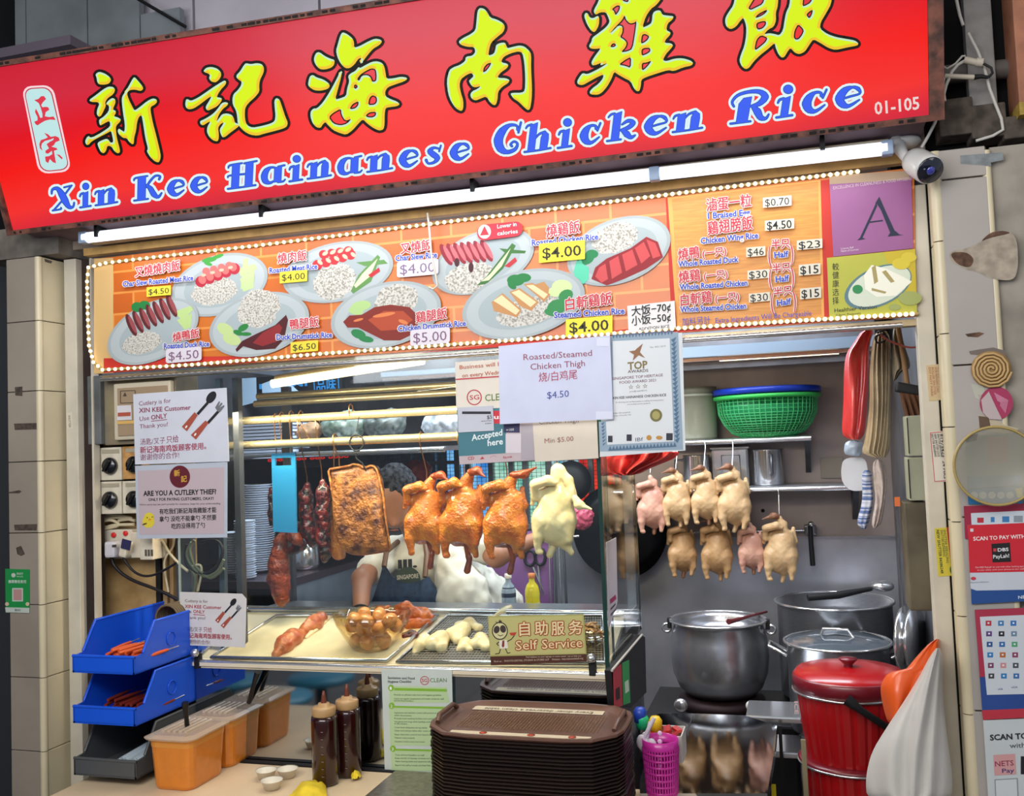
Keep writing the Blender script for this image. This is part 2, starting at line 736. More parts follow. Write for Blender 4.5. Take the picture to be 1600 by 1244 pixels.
for k_ in (0,1):
    a, c = [sp(x, top_h(x) if k_ else -t_, 0.016) for x in (sx0 - t_, sx1 + t_ * 2.2)]
    dn = -SG.n * 0.07
    u_ = s_up * t_
    fr.add([a, c, c + u_, a + u_, a + dn, c + dn, c + u_ + dn, a + u_ + dn],[(0,1,2,3),(5,4,7,6),(4,0,3,7),(1,5,6,2),(3,2,6,7),(4,5,1,0)])
for x, w in ((sx0 - t_ / 2, t_),(sx1 + t_ * 1.1, t_ * 2.2)):
    fr.box(sp(x, top_h(x) / 2) - SG.n * 0.02,(w, 0.07, top_h(x) + 2 * t_), M=rotm(19,0,0))
fr.build('sign_frame', rust, sign)
# dark boxes for the pressed holes along both lips
lip = MB()
rnd = random.Random(4)
for i in range(120):
    x = sx0 + 0.02 + i * (sx1 - sx0 - 0.04) / 119
    if rnd.random() < .62:
        lip.box(sp(x, -t_ * .5,0.016),(0.007 + rnd.random() * .012,0.004,0.007), M=rotm(19,0,0))
        lip.box(sp(x, top_h(x) + t_ * .5,0.016),(0.012 + rnd.random() * .012,0.004,0.007), M=rotm(19,0,0))
lip.build('frame_slots', mat('dark slots', '#1b1514', 0.9), sign)['kind'] = 'stuff'
hb = MB()
top = sp(0, S_H)
a0, a1 = Vector((sx0,-0.17,2.40)), Vector((sx1,-0.17,2.40))
prof = [sp(0,0,-0.012), sp(0, S_H - .05,-0.012), sp(0, S_H - .05,-0.012) + Vector((0,0.26,0)), Vector((0,0.0,2.40))]
vs = [Vector((x, p.y, p.z)) for x in (sx0, sx1) for p in prof]
hb.add(vs, [(0,1,2,3),(7,6,5,4),(0,4,5,1),(1,5,6,2),(2,6,7,3),(3,7,4,0)])
hb.build('sign_housing', mat('painted housing', '#6c5a62', 0.6, noise=0.25, nscale=6), sign)

EM = 0.95
YEL, ORG, MNT, BLK = (ink('#d6f010', 0.9), ink('#eec22c', 0.9), ink('#c2e6c4', 0.9), ink('#241a14', 0.25))
chars = []
f = ZF(120,90,6.913)
chars.append(([
    (f([(200,180),(240,152),(300,170),(350,205),(372,240),(350,280),(300,293),(240,290),(220,262),(215,220)]),[]),
    (f([(130,460),(200,410),(290,340),(345,312),(395,318),(415,350),(395,395),(330,440),(305,485),(315,520),(290,575),(262,630),(235,640),(215,610),(220,560),(245,500),(225,480),(160,480)]),[]),
    (f([(312,500),(345,460),(385,435),(415,450),(418,490),(395,540),(392,565),(420,575),(422,600),(400,635),(440,645),(475,665),(470,690),(430,730),(420,760),(430,860),(465,990),(465,1025),(440,1035),(405,1010),(375,960),(330,950),(315,1010),(290,1035),(260,1020),(235,970),(222,925),(250,903),(320,875),(345,890),(362,920),(395,915),(385,850),(370,790),(330,815),(240,860),(160,905),(125,945),(100,940),(90,905),(105,865),(130,845),(145,865),(200,850),(290,795),(360,745),(360,700),(345,685),(290,715),(255,735),(243,710),(240,670),(290,640),(345,580),(350,520)]),[]),
    (f([(485,470),(490,420),(520,375),(560,310),(605,225),(625,210),(660,250),(710,310),(718,340),(690,362),(630,345),(570,350),(540,385),(560,450),(600,530),(622,575),(680,535),(760,470),(820,440),(860,450),(868,480),(840,510),(800,530),(795,570),(820,700),(860,850),(905,1040),(905,1090),(885,1135),(840,1120),(790,1070),(755,1010),(770,985),(740,870),(715,700),(700,620),(670,640),(650,700),(640,790),(620,860),(615,930),(600,938),(565,910),(540,870),(500,868),(455,830),(440,790),(455,765),(490,790),(515,805),(520,720),(500,600)]),[]),
]))
f = ZF(275,80,7.778)
chars.append(([
    (f([(335,235),(370,200),(430,190),(500,210),(545,255),(550,300),(520,350),(480,380),(430,370),(400,330),(415,290),(390,270),(345,255)]),[]),
    (f([(120,590),(140,582),(180,605),(260,570),(350,510),(450,440),(560,370),(595,355),(612,375),(600,410),(550,460),(510,520),(495,560),(540,565),(560,580),(545,620),(500,670),(440,700),(390,722),(365,705),(362,670),(400,610),(435,545),(390,570),(300,640),(220,695),(160,708),(125,690),(112,650)]),[]),
    (f([(290,850),(350,825),(440,770),(500,710),(555,630),(600,618),(635,630),(625,660),(570,700),(520,770),(490,860),(520,820),(560,765),(620,755),(680,775),(705,820),(715,870),(750,880),(770,905),(730,940),(660,990),(600,1040),(565,1048),(540,1000),(530,950),(570,890),(580,865),(540,885),(510,930),(520,1000),(520,1060),(505,1098),(450,1085),(400,1035),(375,980),(380,920),(420,850),(380,870),(330,903),(300,890)]),[]),
    (f([(735,290),(780,245),(825,170),(850,145),(910,158),(980,145),(1040,155),(1070,200),(1065,260),(1020,350),(1010,420),(1015,490),(960,560),(880,630),(840,690),(835,780),(845,860),(870,905),(930,930),(1040,910),(1150,880),(1200,850),(1210,780),(1200,690),(1195,600),(1220,567),(1260,590),(1290,680),(1330,800),(1360,870),(1345,920),(1290,945),(1180,975),(1080,1000),(990,1028),(900,1015),(830,975),(780,925),(750,880),(745,800),(730,720),(690,650),(685,580),(700,520),(750,475),(790,420),(800,370),(760,345),(735,320)]),[]),
]))
f = ZF(470,40,6.911)
chars.append(([
    (f([(145,340),(165,295),(200,285),(260,330),(320,358),(365,370),(362,420),(330,455),(260,475),(205,470),(165,430),(142,380)]),[]),
    (f([(85,590),(100,545),(130,532),(170,560),(240,580),(300,620),(315,655),(290,685),(220,703),(150,700),(100,670),(78,640)]),[]),
    (f([(380,270),(400,200),(425,110),(450,70),(500,90),(560,140),(575,180),(575,240),(640,220),(720,175),(800,140),(860,150),(878,175),(850,210),(780,250),(720,320),(660,400),(645,412),(655,345),(620,360),(580,420),(530,460),(480,460),(430,410),(395,340)]),[]),
    (f([(105,930),(135,895),(175,895),(240,830),(310,720),(370,610),(430,490),(445,495),(435,560),(400,690),(370,800),(430,785),(490,760),(500,680),(525,600),(510,545),(540,515),(590,490),(625,445),(640,460),(700,425),(770,390),(830,385),(880,405),(905,450),(915,510),(925,575),(1000,570),(1080,552),(1140,560),(1150,580),(1110,605),(1020,635),(940,665),(910,710),(915,765),(970,795),(1040,820),(1070,850),(1040,870),(960,880),(915,890),(905,960),(905,1060),(895,1120),(850,1135),(790,1110),(720,1060),(670,1010),(620,1060),(560,1130),(490,1180),(420,1160),(350,1130),(290,1070),(265,1040),(235,1070),(215,1105),(170,1100),(125,1050),(105,985)]),
     [f(h) for h in ([(300,990),(350,940),(435,895),(440,960),(480,1030),(550,1005),(500,1060),(430,1080),(350,1060)],[(530,890),(560,845),(625,815),(622,860),(590,895),(540,905)],[(725,860),(740,780),(775,750),(820,770),(825,820),(800,855)],[(700,970),(740,935),(815,930),(810,975),(770,995),(715,990)],[(605,580),(640,530),(700,490),(760,460),(810,470),(820,540),(815,600),(770,610),(755,560),(720,535),(660,540),(630,600)],[(575,640),(600,635),(618,660),(595,685),(575,675)])]),
]))
f = ZF(685,0,6.55)
chars.append(([
    (f([(205,425),(250,390),(330,350),(380,310),(390,220),(400,110),(425,80),(470,90),(500,125),(530,180),(600,200),(660,235),(682,275),(665,330),(600,380),(540,435),(520,500),(510,572),(570,550),(585,500),(590,460),(630,440),(680,435),(695,465),(705,495),(760,480),(830,465),(880,475),(930,520),(950,560),(948,700),(958,900),(955,1010),(940,1110),(918,1130),(880,1100),(820,1040),(770,1010),(735,960),(760,950),(850,950),(885,930),(890,800),(880,640),(860,540),(820,525),(740,545),(670,580),(645,620),(650,640),(700,650),(718,670),(700,700),(640,740),(605,785),(620,798),(690,800),(730,820),(715,850),(650,890),(610,940),(605,1020),(590,1070),(568,1078),(530,1050),(490,985),(430,1010),(380,1030),(340,1010),(325,970),(345,935),(400,910),(435,880),(380,895),(345,885),(310,830),(330,810),(362,780),(340,745),(290,765),(230,810),(215,870),(230,950),(255,1030),(255,1110),(235,1140),(180,1110),(130,1040),(100,960),(85,830),(110,720),(150,690),(220,665),(275,625),(280,580),(350,570),(380,530),(365,480),(300,480),(230,460)]),
     [f([(455,740),(465,690),(500,650),(545,640),(520,690),(480,735)])]),
]))
f = ZF(890,0,7.32)
chars.append(([
    (f([(165,185),(180,148),(205,150),(230,200),(270,210),(320,180),(340,200),(335,290),(290,370),(250,355),(200,280)]),[]),
    (f([(280,110),(330,20),(345,-60),(600,-90),(1000,-90),(1060,-30),(990,60),(930,100),(870,190),(830,320),(900,290),(940,260),(950,150),(990,120),(1040,120),(1060,170),(1130,180),(1190,185),(1180,220),(1120,270),(1105,345),(1155,370),(1150,400),(1100,450),(1085,490),(1160,495),(1185,520),(1160,555),(1100,620),(1065,690),(1110,700),(1200,670),(1290,665),(1380,690),(1415,720),(1395,750),(1300,770),(1190,815),(1130,800),(1000,840),(880,880),(820,910),(815,980),(800,1040),(770,1045),(735,1010),(700,930),(620,890),(550,850),(510,820),(480,900),(430,990),(370,1060),(320,1085),(240,1080),(228,1050),(260,1010),(330,960),(380,900),(390,850),(320,880),(230,930),(150,975),(95,965),(85,930),(120,870),(150,835),(200,850),(280,815),(380,760),(435,720),(380,740),(350,745),(365,715),(310,740),(260,750),(248,710),(290,640),(360,550),(300,560),(240,555),(220,525),(250,480),(260,430),(330,380),(420,310),(460,250),(440,190),(415,140),(350,140),(300,170),(278,140)]),
     [f(h) for h in ([(480,105),(540,60),(580,65),(570,120),(525,180),(510,130)],[(455,390),(520,310),(600,230),(630,170),(645,225),(690,270),(740,260),(768,235),(750,380),(720,560),(660,590),(585,598),(640,540),(655,490),(620,450),(575,425),(605,370),(605,300),(560,290),(500,350)],[(465,540),(480,505),(510,492),(535,515),(510,540)],[(815,500),(825,400),(860,385),(915,415),(890,460),(850,490)],[(825,640),(820,570),(850,548),(920,545),(925,590),(880,620)],[(825,800),(825,720),(880,715),(940,692),(900,750),(850,800)],[(560,740),(640,680),(705,648),(700,780),(640,755)],[(605,10),(605,-25),(680,-25),(670,30)])]),
]))
f = ZF(1120,0,6.957)
chars.append(([
    (f([(90,240),(95,190),(130,130),(180,60),(200,-40),(330,-160),(450,-190),(670,-100),(665,60),(640,140),(645,220),(620,290),(560,320),(510,375),(570,360),(630,370),(680,385),(720,330),(740,200),(755,130),(790,60),(800,-60),(1000,-150),(1250,-80),(1245,40),(1190,140),(1130,240),(1120,310),(1200,370),(1300,405),(1420,425),(1500,440),(1540,470),(1530,495),(1420,515),(1290,545),(1210,520),(1130,470),(1050,425),(1010,480),(960,560),(900,590),(850,575),(800,520),(770,560),(735,620),(705,628),(670,590),(640,520),(630,465),(560,530),(470,600),(400,670),(350,740),(310,752),(270,720),(245,660),(260,600),(300,500),(320,380),(320,280),(290,190),(260,220),(210,290),(150,320),(105,290)]),
     [f(h) for h in ([(340,90),(370,40),(410,-25),(525,-35),(500,45),(430,80),(370,110)],[(415,195),(450,150),(540,105),(550,120),(510,160),(450,190)],[(430,300),(430,250),(490,230),(535,230),(535,270),(500,310),(450,325)],[(410,530),(430,430),(480,380),(555,410),(530,460),(470,510),(425,545)],[(835,400),(845,330),(885,258),(950,325),(930,380),(890,430),(850,430)],[(970,160),(1010,120),(1045,105),(1035,160),(1005,205)],[(930,70),(940,-35),(1050,-35),(1020,30),(970,60)])]),
]))


def area2(p):
    return sum(p[i][0] * p[(i + 1) % len(p)][1] - p[(i + 1) % len(p)][0] * p[i][1] for i in range(len(p)))


def edge_ribbon(mb, pl, loop, wdt, want, lift, hole=False):
    """print ribbon inside the outline on the edges whose outward side points `want`"""
    sgn = 1 if area2(loop) > 0 else -1
    if hole:
        sgn = -sgn
    n = len(loop)
    nrm = []
    for i in range(n):
        a, b2 = loop[(i - 1) % n], loop[(i + 1) % n]
        dx, dy = b2[0] - a[0], b2[1] - a[1]
        L = math.hypot(dx, dy) or 1
        nrm.append((dy / L * sgn, -dx / L * sgn))
    for i in range(n):
        j = (i + 1) % n
        w0, w1 = [max(0, min(1,(nrm[k][0] * want[0] + nrm[k][1] * want[1] + .15) * 1.6)) * wdt for k in (i, j)]
        if w0 + w1 < .25:
            continue
        q = [loop[i], loop[j],(loop[j][0] - nrm[j][0] * w1, loop[j][1] - nrm[j][1] * w1),(loop[i][0] - nrm[i][0] * w0, loop[i][1] - nrm[i][1] * w0)]
        mb.add([pl.pt(*p, lift) for p in q],[(0,1,2,3)])


for ch in chars:
    yl, bl, og, mn = MB(), MB(), MB(), MB()
    for outer, holes in ch:
        loops = [smoothpoly(outer, 1)] + [smoothpoly(h, 1) for h in holes]
        yl.poly(SG, loops[0],0.0030, holes=loops[1:])
        for li, l in enumerate(loops):
            bl.brush(SG, l, 9.0 if li == 0 else 4.0,0.0016, closed=True, n=6)
            edge_ribbon(og, SG, l, 4.6,(0.62,0.78),0.0038, li > 0)
            edge_ribbon(mn, SG, l, 3.0,(-0.6,-0.8),0.0040, li > 0)
    yo = yl.build('character', YEL, sign)
    bl.build('character_outline', BLK, yo)
    og.build('character_shade', ORG, yo)
    mn.build('character_shine', MNT, yo)

# small round-ended plaque with two red characters
f = ZF(20,120,7.78)
pq = f([(105,118),(485,98),(716,1150),(318,1185)])
pw, pr, pm, px_ = MB(), MB(), MB(), MB()
pw.rrect(SG, pq, 0.30,0.0014)
ins = lambda q, k: [(q[i][0] * (1 - k) + k * sum(p[0] for p in q) / 4, q[i][1] * (1 - k) + k * sum(p[1] for p in q) / 4) for i in range(4)]
def ins2(q, d):
    cx = sum(p[0] for p in q) / 4
    cy = sum(p[1] for p in q) / 4
    return [(p[0] + (d if p[0] < cx - (p[1] - cy) * -.26 else -d), p[1] + (d if p[1] < cy else -d)) for p in q]
pr.rrect(SG, ins2(pq, 3.0),0.30,0.0020)
pm.rrect(SG, ins2(pq, 4.6),0.30,0.0026)
px_.poly(SG, f([(260,283),(310,270),(345,235),(380,235),(405,270),(365,310),(345,345),(360,370),(400,365),(430,370),(445,400),(400,430),(390,480),(440,490),(495,482),(522,525),(450,520),(390,535),(330,570),(300,592),(275,575),(260,545),(300,530),(300,490),(270,430),(278,385),(305,430),(335,500),(360,495),(360,450),(340,380),(315,320)]),0.0034)
px_.poly(SG, f([(380,680),(430,700),(460,730),(520,720),(560,740),(570,775),(520,795),(500,830),(470,850),(530,865),(545,885),(500,900),(510,960),(525,1050),(490,1040),(450,1000),(430,1050),(400,1030),(392,970),(440,965),(480,940),(475,900),(430,935),(400,930),(395,900),(440,870),(410,820),(450,790),(490,770),(500,745),(450,765),(390,780),(355,810),(345,850),(362,900),(330,870),(322,820),(340,770),(400,750),(425,735)]),0.0034)
px_.poly(SG, f([(530,940),(570,950),(605,985),(600,1005),(575,985)]),0.0034)
po = pw.build('plaque', ink('#f3d6dc', .9), sign)
pr.build('plaque_line', ink('#c22d3c', .9), po)
pm.build('plaque_field', ink('#bfe4e4', .9), po)
px_.build('lettering', ink('#dc3a4c', .9), po)

# blue shop name: decorative serif letters drawn with a brush
GL = {
    'i': dict(p=[[(.30,.03),(.30,.9),(.72,.99),(.72,.03)]], s=[([(.04,.74),(.12,.88),(.35,.92)],[.07,.1,.1]),([(.08,.03),(.98,.05)],.09)], e=[(.52,1.34,.27,.21)]),
    'n': dict(p=[[(.16,.03),(.16,.9),(.41,.98),(.41,.03)],[(.60,.03),(.60,.70),(.66,.92),(.76,.97),(.86,.84),(.88,.6),(.86,.03)]], s=[([(.02,.74),(.07,.88),(.2,.92)],[.06,.09,.09]),([(.05,.03),(.5,.03)],.08),([(.55,.03),(1.0,.07)],.08),([(.4,.70),(.52,.9),(.72,.97)],[.06,.09,.12])]),
    'h': dict(p=[[(.16,.03),(.16,1.42),(.41,1.52),(.41,.03)],[(.60,.03),(.60,.70),(.66,.92),(.76,.97),(.86,.84),(.88,.6),(.86,.03)]], s=[([(.0,1.3),(.06,1.42),(.2,1.46)],[.06,.09,.09]),([(.05,.03),(.5,.03)],.08),([(.55,.03),(1.0,.07)],.08),([(.4,.70),(.52,.9),(.72,.97)],[.06,.09,.12])]),
    'a': dict(p=[[(.56,.05),(.56,.9),(.84,.98),(.84,.05)]], s=[([(.62,.90),(.42,.97),(.24,.80),(.17,.5),(.22,.2),(.4,.04),(.58,.14)],[.08,.1,.30,.38,.34,.14,.06]),([(.7,.96),(.95,1.0)],.08),([(.72,.04),(.92,.03),(1.0,.14)],[.1,.08,.05])]),
    'e': dict(p=[], s=[([(.32,.44),(.62,.52),(.94,.60),(.86,.84),(.64,.96),(.38,.84),(.24,.48),(.38,.18),(.62,.06),(.96,.30)],[.08,.08,.07,.18,.1,.30,.42,.34,.14,.05])]),
    'c': dict(p=[], s=[([(.78,.78),(.72,.93),(.5,.96),(.32,.76),(.25,.46),(.38,.17),(.64,.05),(.96,.3)],[.16,.1,.12,.32,.44,.34,.14,.05]),([(.94,1.04),(.84,.66)],.08)]),
    's': dict(p=[], s=[([(.9,1.04),(.82,.70)],.07),([(.8,.86),(.5,.96),(.3,.78),(.5,.56),(.74,.32),(.58,.08),(.25,.05),(.12,.27)],[.08,.12,.28,.34,.30,.14,.09,.14])]),
    'C': dict(p=[], s=[([(.86,1.2),(.8,1.42),(.52,1.48),(.28,1.2),(.18,.75),(.3,.3),(.55,.06),(.84,.14),(.92,.42),(.78,.58),(.66,.45),(.72,.34)],[.12,.09,.16,.38,.46,.40,.2,.16,.1,.09,.09,.1]),([(.95,1.56),(.90,1.04)],.09)]),
    'k': dict(p=[[(.18,.03),(.18,1.42),(.44,1.52),(.44,.03)]], s=[([(.0,1.3),(.08,1.43),(.2,1.46)],[.06,.09,.09]),([(.05,.03),(.52,.03)],.08),([(.5,.82),(.7,.98),(.88,.84),(.74,.62),(.48,.52)],[.07,.16,.24,.2,.1]),([(.52,.52),(.7,.28),(.86,.07),(1.0,.16)],[.14,.34,.18,.06])]),
    'K': dict(p=[[(.14,.03),(.14,1.48),(.42,1.52),(.42,.03)]], s=[([(.0,1.32),(.06,1.46),(.48,1.5)],[.06,.09,.07]),([(.02,.03),(.52,.03)],.08),([(.44,.78),(.58,1.15),(.76,1.44),(.93,1.38),(.9,1.2)],[.08,.12,.1,.1,.12]),([(.46,.92),(.6,.66),(.72,.28),(.88,.07),(1.0,.3)],[.12,.3,.34,.16,.07])]),
    'X': dict(p=[], s=[([(.05,1.12),(.08,1.38),(.28,1.40),(.46,1.0),(.6,.56),(.76,.14),(.93,.1),(.97,.36)],[.08,.12,.22,.40,.42,.24,.1,.08]),([(.14,.03),(.46,.55)],.08),([(.58,.95),(.84,1.46)],.08),([(.1,.03),(.42,.05),(.44,.14)],.07),([(.55,1.42),(.86,1.48)],.07)]),
    'H': dict(p=[[(.14,.03),(.14,1.44),(.40,1.5),(.40,.03)],[(.62,.03),(.62,1.44),(.88,1.5),(.88,.03)]], s=[([(.0,1.3),(.06,1.44),(.48,1.48)],[.06,.09,.07]),([(.56,1.45),(1.0,1.5)],.08),([(.02,.03),(.5,.03)],.08),([(.54,.03),(1.0,.05)],.08),([(.0,.72),(.06,.82),(.62,.8)],[.05,.07,.09])]),
    'R': dict(p=[[(.2,.03),(.2,.95),(.3,1.2),(.5,1.22),(.48,.03)]], s=[([(.08,.86),(.02,1.1),(.14,1.38),(.4,1.48),(.68,1.42),(.84,1.14),(.72,.84),(.5,.76)],[.09,.1,.12,.14,.2,.34,.22,.08]),([(.06,.03),(.56,.03)],.08),([(.56,.74),(.7,.46),(.8,.16),(.94,.07),(1.0,.26)],[.16,.36,.28,.12,.06])]),
}
letters = []
fa = ZF(60,240,5.714)
for g, x0, x1, by in (('X', 105,325,516),('i', 365,470,487),('n', 500,705,468),('K', 850,1100,425),('e', 1138,1305,388),('e', 1345,1512,360)):
    letters.append((g, fa([(x0, by)])[0],(x1 - x0) / 5.714,24.5,.02))
fa = ZF(340,210,3.902)
for g, x0, x1, by in (('H', 60,232,336),('a', 257,412,308),('i', 432,518,291),('n', 542,692,275),('a', 722,880,252),('n', 905,1065,233),('e', 1095,1222,207),('s', 1258,1368,186),('e', 1405,1535,165)):
    letters.append((g, fa([(x0, by)])[0],(x1 - x0) / 3.902,26.0,.05))
fa = ZF(750,160,4.444)
for g, x0, x1, by in (('C', 85,272,366),('h', 302,492,350),('i', 535,640,322),('c', 680,832,298),('k', 875,1078,274),('e', 1120,1298,236),('n', 1330,1545,212)):
    letters.append((g, fa([(x0, by)])[0],(x1 - x0) / 4.444,29.5,.12))
fa = ZF(1110,120,4.571)
for g, x0, x1, by in (('R', 130,415,342),('i', 465,590,297),('c', 635,822,268),('e', 868,1070,233)):
    letters.append((g, fa([(x0, by)])[0],(x1 - x0) / 4.571,32.5,.15))
BLU, HAL, RIM = ink('#3d63f5', .85), ink('#d4ecf2', .95), ink('#1c57b0', .7)
for g, o, w, xh, sh in letters:
    G = GL[g]
    tr = lambda p: (o[0] + p[0] * w + p[1] * xh * sh - sh * xh * .2, o[1] - p[0] * w * 0.125 - p[1] * xh)
    lb, lh, lr = MB(), MB(), MB()
    for mb_, ex, lf in ((lb, -0.4,.0034),(lr, .7,.0028),(lh, 4.4,.0018)):
        for pp in G['p']:
            q = [tr(a) for a in pp]
            mb_.poly(SG, q, lf)
            if ex > 0:
                mb_.brush(SG, q, 0, lf, closed=True, n=10, extra=ex)
        for pts, wd in G['s']:
            wl = [v * xh for v in wd] if isinstance(wd, list) else [wd * xh] * len(pts)
            # finer path
            P2, W2 = [],[]
            n_ = len(pts)
            for i in range(n_ - 1):
                p0, p1, p2, p3 = pts[max(0, i - 1)], pts[i], pts[i + 1], pts[min(n_ - 1, i + 2)]
                for t in (0,.33,.66):
                    cr = lambda a, b_, c_, d: .5 * ((2 * b_) + (c_ - a) * t + (2 * a - 5 * b_ + 4 * c_ - d) * t * t + (3 * b_ - a - 3 * c_ + d) * t ** 3)
                    P2.append(tr((cr(p0[0], p1[0], p2[0], p3[0]), cr(p0[1], p1[1], p2[1], p3[1]))))
                    W2.append(wl[i] * (1 - t) + wl[i + 1] * t)
            P2.append(tr(pts[-1]))
            W2.append(wl[-1])
            mb_.brush(SG, P2, W2, lf, n=10, extra=ex)
        for cx, cy, rx, ry in G.get('e', []):
            c = tr((cx, cy))
            mb_.ell(SG, c[0], c[1], rx * w + ex, ry * xh + ex, 0, lf)
    lo_ = lb.build('letter', BLU, sign)
    lr.build('letter_rim', RIM, lo_)
    lh.build('letter_halo', HAL, lo_)
un = MB()
text(un, SG, '01-105', (1367,179),(1437,170),20,0.02,0.003)
un.build('unit_number', ink('#f2dcd8', .8), sign)
# ------------------------------------------------------------------ the setting
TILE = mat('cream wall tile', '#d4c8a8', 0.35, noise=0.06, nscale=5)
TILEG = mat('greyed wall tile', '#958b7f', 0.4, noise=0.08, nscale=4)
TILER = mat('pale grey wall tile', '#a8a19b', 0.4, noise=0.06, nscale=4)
GROUT = mat('dirty grout', '#5d544a', 0.9)
STEEL = mat('brushed steel', '#a6a8ae', 0.28,0.8, noise=0.12, nscale=40, aniso=(1,1,12))
STEELD = mat('dull dark steel', '#64666c', 0.38,0.6, noise=0.25, nscale=6)
SPLASH = mat('steel splashback', '#b0b1b8', 0.33,0.62, noise=0.22, nscale=3, bump=0.06, bscale=9)
CHROME = mat('polished steel', '#cfd0d2', 0.16,0.85)
BLACK = mat('black rubber', '#141416', 0.6)
DARK = mat('sooty dark paint', '#2b2a2c', 0.8, noise=0.4, nscale=8)

fl = mat('floor tiles', '#6c665f', 0.45)
nt = fl.node_tree
bt = nt.nodes.new('ShaderNodeTexBrick')
bt.offset = 0
for k, v in (('Color1', '#77706a'),('Color2', '#68625c'),('Mortar', '#3c3834')):
    bt.inputs[k].default_value = lin(v)
bt.inputs['Scale'].default_value = 1
bt.inputs['Brick Width'].default_value = 0.3
bt.inputs['Row Height'].default_value = 0.3
bt.inputs['Mortar Size'].default_value = 0.006
tc = nt.nodes.new('ShaderNodeTexCoord')
nt.links.new(tc.outputs['Object'], bt.inputs[0])
nt.links.new(bt.outputs[0], nt.nodes['Principled BSDF'].inputs['Base Color'])
struct('floor', MB().box((-1,-2,-0.03),(12,10,0.06)), fl)

# hall ceiling seen above the sign: dark cladding left, pale slabs right
struct('ceiling', MB().box((-1.0,-2.0,4.22),(12,10,0.06)), mat('hall ceiling', '#a9a6ad', 0.8))
struct('wall_left', MB().box((-3.4,0.9,2.05),(0.1,5.2,4.2)), mat('dark hall wall', '#26282c', 0.8))
wb = struct('wall_front', MB().box((-3.13,0.25,1.2),(0.62,0.1,2.4)), mat('dim neighbour wall', '#2f3338', .8))
# bulkhead over the stalls, clad in dark boards, and the pale slabs beyond
bk = struct('wall_back', MB().box((-1.0,0.72,3.3),(5.4,0.06,1.7)), DARK)
cl = mat('grey cladding board', '#7d8488', 0.6, noise=0.15, nscale=5)
pale = mat('pale ceiling slab', '#c0bbc4', 0.7, noise=0.08, nscale=4)
for a, b2 in ((28,44),(46,140),(142,222),(224,285)):
    p, q = at(a, 60, y=0.5), at(b2,60, y=0.5)
    z0 = 2.62
    z1 = 4.1 if a < 200 else at(250,20, y=0.5).z
    link('cladding_board', MB().box(((p.x + q.x) / 2,0.5,(z0 + z1) / 2),(q.x - p.x, 0.03, z1 - z0)), cl, bk)
for a, b2 in ((200,304),(308,500),(504,760),(764,1050),(1054,1330)):
    p, q = at(a, 20, y=0.58), at(b2,20, y=0.58)
    link('ceiling_slab', MB().box(((p.x + q.x) / 2,0.58,3.35),(q.x - p.x, 0.03,1.5)), pale, bk)
brc = MB()
brc.tube([at(215,-2, y=0.46), at(290,42, y=0.46)],0.007)
link('brace', brc, BLACK, bk)
ld = MB()
a = at(0,78, y=-0.1)
ld.box((a.x + .08,0.02, a.z - .0),(0.42,0.2,0.035))
struct('trim_1', ld, mat('mauve ledge', '#5d5560', .6))

# header between the sign and the menu
struct('trim_2', MB().box((-1.08,0.07,2.41),(2.93,0.16,0.08)), mat('header paint', '#8f8072', 0.6, noise=0.2, nscale=9))
struct('trim_3', MB().box((-1.02,0.0,2.356),(2.76,0.03,0.026)), mat('golden timber bead', '#c9a060', 0.5, noise=0.15, nscale=20))
bp_ = MB()
p = at(30,395, y=-0.05)
bp_.box((-2.62,0.02,2.40),(0.34,0.2,0.11))
struct('trim_4', bp_, mat('concrete header end', '#6e675f', 0.8, noise=.3, nscale=12))

# ---- tiled piers
pl_ = struct('wall_pier_left', MB().box((-2.588,0.03,1.17),(0.125,0.24,2.34)), GROUT)
zj = [0.0,0.12,0.37,0.62,0.87,1.12,1.368,1.616,1.863,2.11,2.338]
for i in range(len(zj) - 1):
    h = zj[i + 1] - zj[i] - 0.0028
    zc = (zj[i] + zj[i + 1]) / 2
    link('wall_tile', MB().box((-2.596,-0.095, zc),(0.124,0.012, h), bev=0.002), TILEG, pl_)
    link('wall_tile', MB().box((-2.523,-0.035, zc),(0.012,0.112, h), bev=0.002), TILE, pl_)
    link('corner_tile', MB().tube([(-2.528,-0.090, zc - h / 2),(-2.528,-0.090, zc + h / 2)],0.013,12), TILE, pl_)
st = mat('old glue stain', '#4a4038', 0.9, noise=.4, nscale=60)
for q in ([(23,605),(35,604),(35,619),(24,618)],[(22,662),(58,661),(59,671),(23,672)],[(22,820),(58,819),(57,829),(23,829)],[(25,856),(33,853),(39,866),(33,869),(27,866)],[(30,766),(34,768),(30,771),(12,771),(14,769)],[(69,404),(82,408),(80,412),(70,409)]):
    sm = MB()
    sm.poly(PY(-0.1012), q, 0.0003)
    link('glue_mark', sm, st, pl_)

pr_ = struct('wall_pier_right', MB().box((0.455,0.03,1.17),(0.13,0.24,2.34)), GROUT)
zr = [0.0,0.12,0.37,0.62,0.87,1.12,1.363,1.61,1.855,2.10,2.343]
for i in range(len(zr) - 1):
    h = zr[i + 1] - zr[i] - 0.0028
    zc = (zr[i] + zr[i + 1]) / 2
    link('corner_tile', MB().tube([(0.395,-0.088, zc - h / 2),(0.395,-0.088, zc + h / 2)],0.016,12), TILE, pr_)
    link('wall_tile', MB().box((0.389,-0.048, zc),(0.010,0.07, h), bev=0.002), TILE, pr_)
for z0, z1 in ((0,.38),(.38,.88),(.88,1.375),(1.375,1.77),(1.77,2.262),(2.262,2.343)):
    link('wall_tile', MB().box((0.4585,-0.095,(z0 + z1) / 2),(0.114,0.012, z1 - z0 - .004), bev=0.002), TILER, pr_)
link('edge_tile', MB().tube([(0.519,-0.09,0.0),(0.519,-0.09,2.33)],0.011,12), TILE, pr_)
